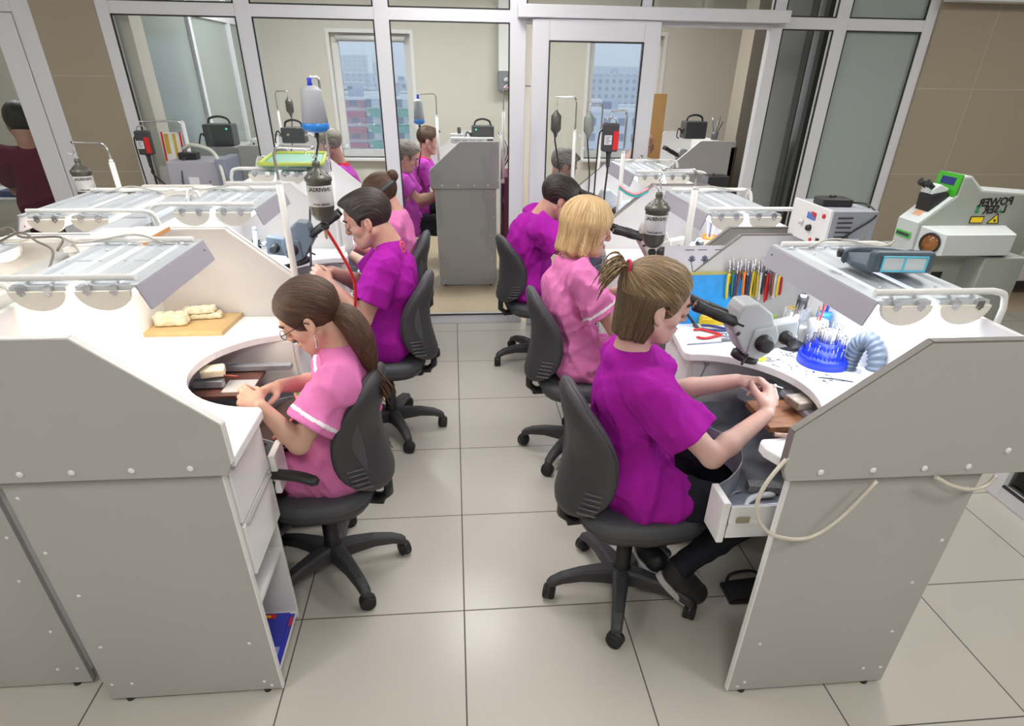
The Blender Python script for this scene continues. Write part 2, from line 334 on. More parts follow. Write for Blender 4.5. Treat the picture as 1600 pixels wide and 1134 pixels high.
# --- far room
WY = 6.5
def holewall(name, x0, x1, holes, m, y0=WY, y1=WY + .25):
    mb = MB(); xs = x0
    for hx0, hx1, hz0, hz1 in holes:
        mb.box((xs, y0, 0), (hx0, y1, 2.7)); mb.box((hx0, y0, 0), (hx1, y1, hz0)); mb.box((hx0, y0, hz1), (hx1, y1, 2.7)); xs = hx1
    mb.box((xs, y0, 0), (x1, y1, 2.7)); return struct(mb.build(name, m))
holewall('wall_far', -6.2, 6.2, [(-1.27, -.41, .86, 2.07), (1.58, 2.42, .86, 2.10)], WALLC)
for wi, (x0, x1, z0, z1) in enumerate(((-1.27, -.41, .86, 2.07), (1.58, 2.42, .86, 2.10))):
    mb = MB(); f = .075; y0, y1 = WY + .10, WY + .17
    for a, b in (((x0, z0), (x1, z0 + f)), ((x0, z1 - f), (x1, z1)), ((x0, z0 + f), (x0 + f, z1 - f)), ((x1 - f, z0 + f), (x1, z1 - f))): mb.box((a[0], y0, a[1]), (b[0], y1, b[1]))
    fr = struct(mb.build('window_%d' % (30 + wi), WPL, bev=.006), 'white framed window over the snowy city, %s' % ('left of the sliding door' if wi == 0 else 'seen through the sliding door'))
    MB().box((x0 + f, y0 + .03, z0 + f), (x1 - f, y0 + .036, z1 - f)).build('window_glass', GLS, fr)
    MB().box((x0 - .03, WY - .09, z0 - .03), (x1 + .03, WY + .1, z0)).build('window_sill', WPL, fr, bev=.006)
    MB().cyl((x0 + .06, WY + .04, z1 - .045), (x1 - .06, WY + .04, z1 - .045), .022).build('roller_blind', WPL, fr)
    mb = MB()
    for a, b in (((x0 - .035, z0), (x0, z1 + .035)), ((x1, z0), (x1 + .035, z1 + .035)), ((x0, z1), (x1, z1 + .035))): mb.box((a[0], WY - .008, a[1]), (b[0], WY + .0, b[1]))
    mb.build('window_trim', WPL, fr)
# frosted left side wall of the far room
slab('wall_far_left_column', (-2.08, 3.27, 0), (-1.98, 3.46, 2.7), WALLC)
for i, (a, b) in enumerate(((3.46, 3.50), (4.42, 4.48), (5.45, 5.51), (6.44, 6.5))):
    slab('trim_%d' % (90 + i), (-2.06, a, 0), (-2.0, b, 2.7), ALU)
slab('trim_95', (-2.055, 3.5, 2.08), (-2.005, 6.44, 2.14), ALU)
for i, (a, b) in enumerate(((3.5, 4.42), (4.48, 5.45), (5.51, 6.44))): struct(MB().box((-2.033, a, 0.02), (-2.027, b, 2.08)).box((-2.033, a, 2.14), (-2.027, b, 2.7)).build('window_%d' % (40 + i), FROST))
# right side of the far room: darker wall, pale column, wardrobe panel, doorway
DWALL = mat('shaded_wall_paint', (.40, .36, .29), .7)  # wall paint darkened: the shade on this side is put into the colour
slab('wall_far_right', (3.35, 5.4, 0), (3.45, 6.5, 2.7), DWALL)
slab('wall_far_right_column', (2.86, 5.1, 0), (3.35, 5.4, 2.7), DWALL)
slab('wall_far_pier', (2.52, 3.95, 0), (2.80, 4.05, 2.7), mat('pale_grey_panel', (.52, .52, .53), .5))
slab('wall_far_passage', (3.4, 3.95, 0), (4.6, 4.05, 2.7), WALLC)
mb = MB().box((2.80, 3.93, 0), (2.84, 4.03, 2.7)).box((2.90, 3.93, 0), (2.935, 4.03, 2.7)); struct(mb.build('door_3', mat('steel_door_frame', (.3, .3, .31), .3, .6)))
slab('wall_far_darkness', (2.935, 4.6, 0), (3.4, 4.65, 2.7), mat('doorway_darkness', (.05, .05, .05), .6))  # near-black slab: darkness of the room behind the doorway put into the colour
# --- a glimpse of the shelves beyond the tiled wall at the right edge
t = thing('wall_shelf', (5.3, 3.9, 0), 'white wall shelf unit with black edges at the right margin', 'shelf')
mb = MB().box((4.5, 3.75, 0.05), (6.1, 4.1, 1.45)); mb.build('carcass', WPL, t)
mb = MB().box((4.5, 3.73, .96), (6.1, 3.75, 1.0)).box((4.5, 3.73, .70), (6.1, 3.75, .73)).box((4.5, 3.73, .05), (6.1, 3.75, .12)); mb.build('shelf_edge', BLK, t)
MB().curve([(4.62, 3.74, .97), (4.75, 3.70, .86), (5.0, 3.70, .84), (5.2, 3.74, .96)], .006).build('cable', DGR, t)
# --- ceiling light fittings
LEDP = mat('lit_ceiling_diffuser', (.9, .9, .9), .5, emit=(1, .98, .95), es=6)
for i, (x, y, z, sx, sy, wt, c) in enumerate(LIGHTS):
    where = ['over the near left floor', 'over the near aisle', 'over the near right floor', 'above the left benches', 'above the middle of the aisle', 'above the right benches', 'above the aisle by the partition', 'above the laser machine', 'above the left end', 'beyond the partition, left one', 'beyond the partition, right one', 'in the far left room'][i]
    t = thing('ceiling_light', (x, y, z), 'square white ceiling light panel ' + where, 'light', group='ceiling light panels')
    mb = MB(); a, b = sx / 2 + .03, sy / 2 + .03
    for p, q in (((-a, -b), (a, -b + .03)), ((-a, b - .03), (a, b)), ((-a, -b + .03), (-a + .03, b - .03)), ((a - .03, -b + .03), (a, b - .03))): mb.box((x + p[0], y + p[1], z + .005), (x + q[0], y + q[1], 2.7))
    mb.build('frame', WPL, t)
    MB().box((x - sx / 2, y - sy / 2, z + .012), (x + sx / 2, y + sy / 2, z + .03)).build('diffuser', LEDP, t)
# ================================================================ jewellers' benches
LAM_LIT = mat('lit_laminate', (.62, .61, .60), .35, var=.02, vscale=3)  # same laminate lightened: lamp light on the dividers put into the colour
def bench(s, xf, y0, y1, yc, label, edge=EDGEW, near_low=True, pu=.60, drawers=None, tray_u=.0, tray=True, horn=.0, zoff=0, lit=True):
    """s=+1: the worker sits on the -x side and faces +x; s=-1 mirrored. u = depth behind the front edge."""
    X = lambda u: xf + s * u
    t = thing('jewellers_bench', (X(.3), (y0 + y1) / 2, 0), label, 'workbench')
    prof = [(X(.015), .86), (X(0), .895), (X(0), 1.005), (X(.27), 1.227), (X(pu), 1.227), (X(pu), .86)]
    for i, y in enumerate((y0, y1 - .02)):
        sp = MB(); sp.prism(prof, 'y', y, y + .02); p_ = sp.build('side_panel', LAM if (i == 0 and near_low) else LAM_LIT, t, bev=.002)  # near end panels keep the darker laminate, lit dividers get the lightened copy
        eb = MB()
        for a, b in (((X(0), .895), (X(0), 1.005)), ((X(0), 1.005), (X(.27), 1.227)), ((X(.27), 1.227), (X(pu), 1.227))):
            d = V(b[0] - a[0], 0, b[1] - a[1]).normalized(); nn = V(-d.z, 0, d.x) * (s if s > 0 else -s); nn = V(-d.z, 0, d.x) * s
            q = [V(a[0], 0, a[1]), V(b[0], 0, b[1])]; q2 = [q[1] + nn * .004, q[0] + nn * .004]
            eb.prism([(v.x, v.z) for v in (q[0], q[1], q2[0], q2[1])], 'y', y - .001, y + .021)
        eb.build('edge_band', edge, p_)
        if i == 0 and near_low:
            for u, z in ((.10, .885), (.24, .885), (.38, .885), (.50, .885), (.59, .93)): MB().ball((X(u), y0 - .001, z), .009, 10, (1, .45, 1)).build('screw_cap', WPL, p_)
    # lower carcass panels
    for i, y in enumerate((y0 + .022, y1 - .04)):
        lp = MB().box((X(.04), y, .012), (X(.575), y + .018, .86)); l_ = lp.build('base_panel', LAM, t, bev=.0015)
        MB().box((X(.036), y - .0005, .012), (X(.041), y + .0185, .86)).build('edge_band', LAMW, l_)
        if i == 0 and near_low:
            for u, z in ((.55, .80), (.52, .46), (.55, .62), (.55, .08), (.49, .08), (.53, .25), (.10, .23), (.09, .05), (.07, .03)): MB().ball((X(u), y - .0005, z), .006, 8, (1, .4, 1)).build('screw_cap', WPL, l_)
        for u in (.09, .52): MB().cyl((X(u), y + .009, 0), (X(u), y + .009, .014), .012).build('levelling_foot', BLK, t)
    # worktop with the half-round cut-out
    R = .30; D = .285
    pts = [(X(.57), y0 + .021), (X(.57), y1 - .021), (X(.03), y1 - .021), (X(-.005), yc + R + .05), (X(-.005), yc + R + .018), (X(.008), yc + R)]
    pts += [(X(.012 + D * math.sin(a)), yc + R * math.cos(a)) for a in [PI * k / 28 for k in range(1, 28)]]
    pts += [(X(.008), yc - R), (X(-.005), yc - R - .018), (X(-.005), yc - R - .05), (X(.03 if horn else -.002), y0 + .021)]
    MB().prism(pts, 'z', .872, .90).build('worktop', LAMP_W, t, bev=.004)
    # back panel and apron
    MB().box((X(.56), y0 + .02, .90), (X(.578), y1 - .02, 1.205)).box((X(.56), y0 + .04, .05), (X(.575), y1 - .04, .872)).build('back_panel', LAMW, t)
    MB().box((X(.552), y0 + .06, 1.0), (X(.56), y0 + .30, 1.012)).build('cable_slot', DGR, t)
    # cabinets under the worktop ends
    for (a, b, kind) in (drawers or []):
        xf_ = X(.045); xb = X(.55)
        mb = MB()
        inner = b if a < yc else a
        yy = (inner - .016, inner) if a < yc else (inner, inner + .016)
        mb.box((xf_, yy[0], .03), (xb, yy[1], .872)); mb.build('inner_panel', LAMW, t, bev=.001)
        for z in ((.045, .35) if kind == 'open' else (.045,)): MB().box((xf_ + s * .004, a, z), (xb, b, z + .016)).build('shelf', LAMW, t)
        z0s = ((.675, .845), (.49, .662)) if kind == 'open' else ((.675, .862), (.46, .665), (.07, .45))
        for z0, z1 in z0s:
            d = MB().box((X(.028), a + .004, z0), (X(.046), b - .004, z1)).build('drawer', LAMW, t, bev=.003)
            MB().box((X(.02), a + .02, z1 - .006), (X(.03), b - .02, z1 + .001)).build('finger_pull', LAM, d)
            MB().box((X(.046), a + .02, z0 + .01), (X(.45), b - .02, z0 + .02)).build('drawer_bottom', LAM, d)
    if tray:
        u0 = tray_u; ya, yb = yc - R - .03, yc + R + .01
        if drawers and drawers[0][0] < yc: ya = max(ya, drawers[0][1] + .006)
        if drawers and drawers[-1][1] > yc: yb = min(yb, drawers[-1][0] - .006)
        tr = MB(); w_ = .1
        arc = [(X(u0 + .155 * math.sin(PI * k / 14) ** .8), ya + w_ + (yb - ya - 2 * w_) * k / 14) for k in range(15)]
        o_ = [(X(u0), ya)] + arc + [(X(u0), yb), (X(u0 + .48), yb), (X(u0 + .48), ya)]
        tr.prism(o_, 'z', .60, .608)
        for i in range(len(o_)):      # rim wall
            p, q = V(*o_[i], 0), V(*o_[(i + 1) % len(o_)], 0); d = (q - p); 
            if d.length < 1e-4: continue
            n_ = V(-d.y, d.x, 0).normalized() * .004
            tr.prism([(p.x, p.y), (q.x, q.y), (q.x + n_.x, q.y + n_.y), (p.x + n_.x, p.y + n_.y)], 'z', .60, .702)
        T = tr.build('pull_out_tray', STL, t)
        for a, b in ((ya - .006, ya + .10), (yb - .10, yb + .006)): MB().box((X(u0 - .022), a, .570), (X(u0 - .001), b, .712)).build('tray_front', LAMW, T, bev=.004)
        MB().box((X(u0), ya - .008, .59), (X(u0 + .48), ya - .001, .70)).box((X(u0), ya - .012, .635), (X(u0 + .48), ya - .006, .65)).build('tray_side', LAMW, T)
        MB().box((X(u0 + .02), ya - .0105, .645), (X(u0 + .06), ya - .0125, .665)).build('stamp', mat('brass_stamp', (.35, .32, .22), .5), T)
    return t
def bench_lamp(s, xf, yn, yf, label, ub=.21, zt=1.252, watts=5.5, col=(1, .95, .88), swap=False, board=True):
    X = lambda u: xf + s * u
    t = thing('bench_lamp', (X(ub + .2), (yn + yf) / 2, .905), label, 'lamp', group='twin tube bench lamps')
    for k, u in enumerate((ub + .03, ub + .19)):
        c = u + .068
        mb = MB(); zr = [0, .006, 0, .008, .0, .006, 0]       # folded sheet top
        prof = [(X(u - .002), zt - .010), (X(u), zt), (X(u + .03), zt + .001), (X(u + .036), zt + .007), (X(u + .045), zt + .001), (X(u + .09), zt + .001), (X(u + .10), zt + .007), (X(u + .108), zt), (X(u + .136), zt), (X(u + .138), zt - .010)]
        mb.prism(prof, 'y', yn + .012, yf - .012); h = mb.build('reflector_housing', ALT, t)
        for q in (yn + .12, yf - .12): MB().ball((X(u + .06), q, zt + .003), .004, 8).build('rivet', CHR, h)
        MB().box((X(u + .02), yn + .26, zt + .0005), (X(u + .12), yn + .262, zt + .003)).build('seam', ALT, h)
        arc = lambda r, d: [(X(c + r * math.cos(a)), zt - .010 + d * math.sin(a)) for a in [-PI * i / 12 for i in range(13)]]
        mb = MB(); mb.prism(arc(.066, .042), 'y', yn + .014, yf - .014, sm=True)
        df = mb.build('diffuser', DIFW if col[2] < .9 else DIFC, t)
        for y in (yn, yf - .014):
            e = MB().prism(arc(.070, .052), 'y', y, y + .014, sm=False).build('end_cap', CREAMD, t, bev=.002)
            for q in (-.03, .035): MB().box((X(c + q - .010), y - .002, zt - .016), (X(c + q + .010), y + .018, zt + .002)).cyl((X(c + q), y - .003, zt - .017), (X(c + q), y + .002, zt - .017), .005).build('clip', CHR, e)
        ld = bpy.data.lights.new('tube_light', 'AREA'); ld.shape = 'RECTANGLE'; ld.size = .09; ld.size_y = abs(yf - yn) - .06; ld.energy = watts * .27; ld.color = col; ld.spread = 2.6
        lo = bpy.data.objects.new('tube_light', ld); COL.objects.link(lo); lo.location = wm(t).inverted() @ V(X(c), (yn + yf) / 2, zt - .064); attach(lo, t)
    if board:
        mb = MB(); n0 = X(ub + .012); n1 = X(ub - .012)
        mb.prism([(n0, zt + .004), (n0 - s * .006, zt + .004), (n1 - s * .006, zt - .058), (n1, zt - .058)], 'y', yn - .005, yf + .005)
        b_ = mb.build('shade_board', SHADE, t, bev=.001)
        MB().box((n0 - s * .008, yn - .005, zt - .0), (n0 + s * .012, yf + .005, zt + .007)).build('top_rail', ALT, b_)
        MB().ball((X(ub - .006), yn + .03, zt - .04), .004, 8).ball((X(ub - .002), yf - .03, zt - .02), .004, 8).build('screw', DGR, b_)
    for y in (yn + .035, yf - .035):
        zz = zt + .016
        path = [(X(ub + .02), y, zz), (X(ub + .30), y, zz), (X(.59), y, zz), (X(.625), y, zz - .01), (X(.64), y, zz - .045), (X(.64), y, 1.0), (X(.64), y, .87)]
        MB().tube(smooth(path[:2], 2) + smooth(path[2:5], 5) + [path[6]], .0085, 10).build('support_tube', WTUBE, t)
        MB().box((X(.60), y - .015, .86), (X(.65), y + .015, .885)).build('tube_bracket', DGR, t)
    MB().curve([(X(ub + .10), yf - .06, zt + .01), (X(ub + .2), yf - .03, zt + .03), (X(ub + .34), yf - .07, zt + .015), (X(ub + .42), yf - .02, zt + .02), (X(.6), yf - .06, zt - .01), (X(.6), yf - .06, 1.1)], .003, 6).build('cable', mat('pale_cable', (.5, .48, .44), .5), t)
    return t
DIFW = mat('lit_warm_diffuser', (.85, .82, .75), .4, emit=(1, .88, .72), es=5.0)
DIFC = mat('lit_cool_diffuser', (.85, .85, .88), .4, emit=(.9, .95, 1), es=5.0)

L0, R0 = -.56, .82
WARM, COOL = (1, .84, .68), (.80, .88, 1)
bench(-1, L0, -.335, .79, .27, 'white jewellers bench at the left front, with drawers, book shelf and half-round cut-out', drawers=[(-.295, -.0, 'open'), (.56, .75, 'closed')], tray_u=.03)
bench(-1, L0, .80, 1.91, 1.38, 'white jewellers bench where the dark-haired man in purple sits', drawers=[(1.70, 1.87, 'closed')], tray_u=.0)
bench(-1, L0, 1.92, 3.05, 2.45, 'white jewellers bench nearest the glass on the left row', drawers=[(2.8, 3.0, 'closed')], tray_u=.02)
bench(1, R0, -.46, .65, -.01, 'white jewellers bench at the right front with taupe edging, full of tools', edge=EDGE, drawers=[(.335, .61, 'closed')], tray_u=-.05, horn=1, pu=.67)
bench(1, R0, .75, 1.85, 1.25, 'white jewellers bench where the blonde woman in pink sits', edge=EDGE, drawers=[(1.58, 1.81, 'closed')], tray_u=0, pu=.58)
bench(1, R0, 1.86, 2.97, 2.38, 'white jewellers bench nearest the glass on the right row', edge=EDGE, drawers=[(2.7, 2.93, 'closed')], tray_u=0, pu=.58)
bench_lamp(-1, L0, -.03, .47, 'grey twin tube lamp over the left front bench with hanging shade board', ub=.235, watts=3.8, col=WARM)
bench_lamp(-1, L0, 1.02, 1.50, 'white twin tube lamp over the bench of the man in purple', watts=3.8, col=COOL)
bench_lamp(-1, L0, 2.10, 2.70, 'twin tube lamp over the last bench of the left row, under the green board', watts=3.8, col=COOL)
bench_lamp(1, R0, -.25, .35, 'twin tube lamp over the right front bench with a magnifier lying on it', ub=.245, watts=3.4, col=COOL)
bench_lamp(1, R0, .89, 1.46, 'twin tube lamp over the bench of the blonde woman', ub=.215, watts=3.8, col=COOL)
bench_lamp(1, R0, 2.02, 2.62, 'twin tube lamp over the last bench of the right row', ub=.2, watts=3.8, col=COOL)
# row backing onto the left row, workers facing the other way
LB = -1.80
bench(1, LB, -.26, .68, .2, 'white jewellers bench cut off by the left edge of the picture', near_low=True, tray=False, pu=.60)
bench(1, LB, .70, 1.82, 1.25, 'white jewellers bench behind the left row in front of the glass door', tray=False, near_low=False)
bench_lamp(1, LB, .98, 1.56, 'twin tube lamp over the bench before the glass door on the left', ub=.14, zt=1.235, watts=5, col=WARM)
bench_lamp(1, LB, .02, .60, 'twin tube lamp at the left edge with loose cable on its tube', ub=.03, zt=1.225, watts=4, col=WARM)
# far room
bench(1, -.19, 4.2, 5.3, 4.7, 'white bench with grey side panel standing alone behind the middle glass pane', tray=False, pu=.60)
bench(1, 1.98, 4.4, 5.5, 4.95, 'white bench with clipped panel behind the open doorway', tray=False, near_low=False, pu=.60)
bench(-1, -1.02, 3.75, 4.9, 4.3, 'white bench behind the left glass panes under the window', tray=False, near_low=False)

# ================================================================ office chairs
def make_chair(x, y, rz, brz, label, zs=.49, arms=(), top=.92):
    t = thing('office_chair', (x, y, 0), label, 'chair', rz, 'charcoal swivel chairs along the aisle')
    Mx = wm(t); P = lambda a, b, c: Mx @ V(a, b, c)
    for k in range(5):
        a = brz - rz + k * 2 * PI / 5; d = V(math.cos(a), math.sin(a), 0); sd = V(-d.y, d.x, 0)
        sec = []
        for q, hz, wv, th in ((.02, .124, .034, .060), (.08, .128, .030, .050), (.16, .124, .025, .038), (.235, .108, .022, .030), (.275, .088, .020, .026), (.290, .074, .014, .014)):
            c = d * q + V(0, 0, hz)
            sec.append([Mx @ p for p in (c + sd * wv - V(0, 0, th), c + sd * wv, c + sd * wv * .6 + V(0, 0, .008), c - sd * wv * .6 + V(0, 0, .008), c - sd * wv, c - sd * wv - V(0, 0, th))])
        lg = MB().rings(sec, sm=False).build('base_leg', DGR, t, bev=.003)
        c = d * .28
        mb = MB(); ca = a + .5 * math.sin(k * 5 + x * 7); cd = V(math.cos(ca), math.sin(ca), 0)
        for q in (-.012, .012):
            pc = c + cd * q; mb.lathe([(.004, -.010), (.026, -.010), (.030, -.006), (.030, .006), (.026, .010), (.004, .010)], P(pc.x, pc.y, .030), (Mx.to_3x3() @ cd), 20)
        cs = mb.build('caster', RUB, lg)
        hd = MB(); hd.lathe([(.0, -.010), (.032, -.010), (.032, .010), (.0, .010)], P(c.x, c.y, .036), (Mx.to_3x3() @ cd), 20); hd.cyl(P(c.x, c.y, .05), P(c.x, c.y, .085), .009); hd.build('caster_hood', BLK, lg)
    MB().lathe([(.012, .05), (.034, .055), (.04, .075), (.04, .125), (.03, .14), (.029, .28), (.024, .281), (.024, zs - .12), (.014, zs - .12), (.014, zs - .08)], P(0, 0, 0), seg=20).build('gas_column', BLK, t)
    MB().box((-.10, -.075, zs - .115), (.10, .075, zs - .085), Mx).box((-.24, -.03, zs - .112), (-.08, .03, zs - .092), Mx).build('tilt_mechanism', BLK, t, bev=.006)
    MB().curve([P(.02, -.07, zs - .10), P(.03, -.16, zs - .105), P(.05, -.22, zs - .11)], .005).ball(P(.055, -.225, zs - .11), .011, 10, (1, 2, .7)).build('height_lever', BLK, t)
    # seat
    def outline(q, k=1):
        out = []
        for i in range(36):
            a = 2 * PI * i / 36; cx_, sy = math.cos(a), math.sin(a); n_ = 3.2
            r_ = (abs(cx_) ** n_ + abs(sy) ** n_) ** (-1 / n_)
            out.append((.02 + .235 * q * r_ * cx_, .235 * q * r_ * sy * (1 if cx_ > -.2 else .95)))
        return out
    R = []
    for q, dz in ((.55, -.082), (.86, -.08), (.97, -.06), (1, -.035), (.97, -.012), (.9, -.002), (.7, .0), (.35, -.006), (.05, -.008)):
        R.append([P(a, b, zs + dz - (.02 * max(0, (a - .12) / .13) ** 2 if dz > -.07 else 0)) for a, b in outline(q)])
    MB().rings(R[1:]).build('seat_cushion', FAB, t)
    MB().rings([[P(a, b, zs - .09) for a, b in outline(.8)], [P(a, b, zs - .086) for a, b in outline(.93)], [P(a, b, zs - .05) for a, b in outline(.99)], [P(a, b, zs - .045) for a, b in outline(.9)]]).build('seat_pan', DGR, t)
    # back: a curved shell with cushion in front
    z0, H = .46, top - .46
    def back(u, v):
        z = z0 + H * v; wd = .205 * (1 - .10 * (2 * v - 1) ** 2) * (1 - .06 * v)
        xx = -.235 + .045 * math.sin(PI * min(1, v * 1.15)) - .06 * max(0, v - .55) ** 1.4 - .03 * (1 - v)
        yy = wd * u; return V(xx + .085 * abs(u) ** 2.2 * (1 - .45 * v), yy, z)
    def shape(rad, off, n_=3.0, m=44):
        out = []
        for i in range(m):
            a = 2 * PI * i / m; cx_, sy = math.cos(a), math.sin(a); nn = 3.0 if sy < 0 else 2.5
            r_ = (abs(cx_) ** nn + abs(sy) ** nn) ** (-1 / nn) * rad
            u, v = r_ * cx_, .5 + .5 * r_ * sy; p = back(u, v)
            e = 1e-3; n1 = (back(u + e, v) - p).cross(back(u, v + e) - p).normalized(); n1 = n1 if n1.x < 0 else -n1
            out.append(Mx @ (p + n1 * off))
        return out
    MB().rings([shape(.02, -.032), shape(.3, -.032), shape(.6, -.031), shape(.85, -.028), shape(.95, -.018), shape(.985, -.004), shape(.97, .006)]).build('backrest_cushion', FAB, t)
    sh = MB().rings([shape(.97, -.004), shape(1.0, .003), shape(.985, .014), shape(.9, .024), shape(.6, .033), shape(.3, .037), shape(.02, .038)]).build('backrest_shell', DGR, t)
    for sg in (-1, 1):
        for i in range(5):
            v0 = .10 + i * .042; pts = []
            for q in (0, .5, 1):
                u, v = sg * (.62 + .26 * q), v0 + .035 * q; p = back(u, v); e = 1e-3
                n1 = (back(u + e, v) - p).cross(back(u, v + e) - p).normalized(); n1 = n1 if n1.x < 0 else -n1
                pts.append(Mx @ (p + n1 * (.031 - .008 * q)))
            MB().tube(pts, .0035, 6).build('vent_rib', mat('worn_grey_plastic', (.09, .09, .1), .5), sh)
    mb = MB(); mb.tube([P(-.12, 0, zs - .10), P(-.22, 0, zs - .10), P(-.255, 0, zs - .07), P(-.255, 0, zs + .0)], [.03, .032, .034, .03], 10, flat=.5); mb.build('back_bracket', BLK, t)
    for sg in arms:
        a_ = MB(); a_.curve([P(.05, sg * .2, zs - .09), P(.06, sg * .28, zs - .07), P(.05, sg * .29, zs + .06), P(.03, sg * .285, zs + .15)], .014).build('arm_bracket', BLK, t)
        MB().tube(smooth([P(-.12, sg * .275, zs + .145), P(-.05, sg * .28, zs + .168), P(.08, sg * .28, zs + .17), P(.17, sg * .27, zs + .15)], 5), [.012] + [.024] * 14 + [.016], 12, flat=.6).build('armrest', BLK, t)
    return t
D2 = math.radians
make_chair(.61, .06, D2(6), D2(-106), 'charcoal swivel chair under the woman in purple at the right front', top=.925)
make_chair(.61, 1.13, D2(4), D2(160), 'charcoal swivel chair under the blonde woman in pink', zs=.48, top=.90)
make_chair(.545, 2.38, D2(12), D2(194), 'charcoal swivel chair under the man hunched at the last right bench', zs=.47, top=.87)
make_chair(-.515, .28, D2(170), D2(15), 'charcoal swivel chair with armrest under the long-haired woman in pink', zs=.47, arms=(1,), top=.90)
make_chair(-.375, 1.44, D2(172), D2(4), 'charcoal swivel chair under the dark-haired man in purple', zs=.48, top=.90)
make_chair(-.42, 2.42, D2(180), D2(17), 'charcoal swivel chair under the woman with the headband magnifier', zs=.48, top=.88)
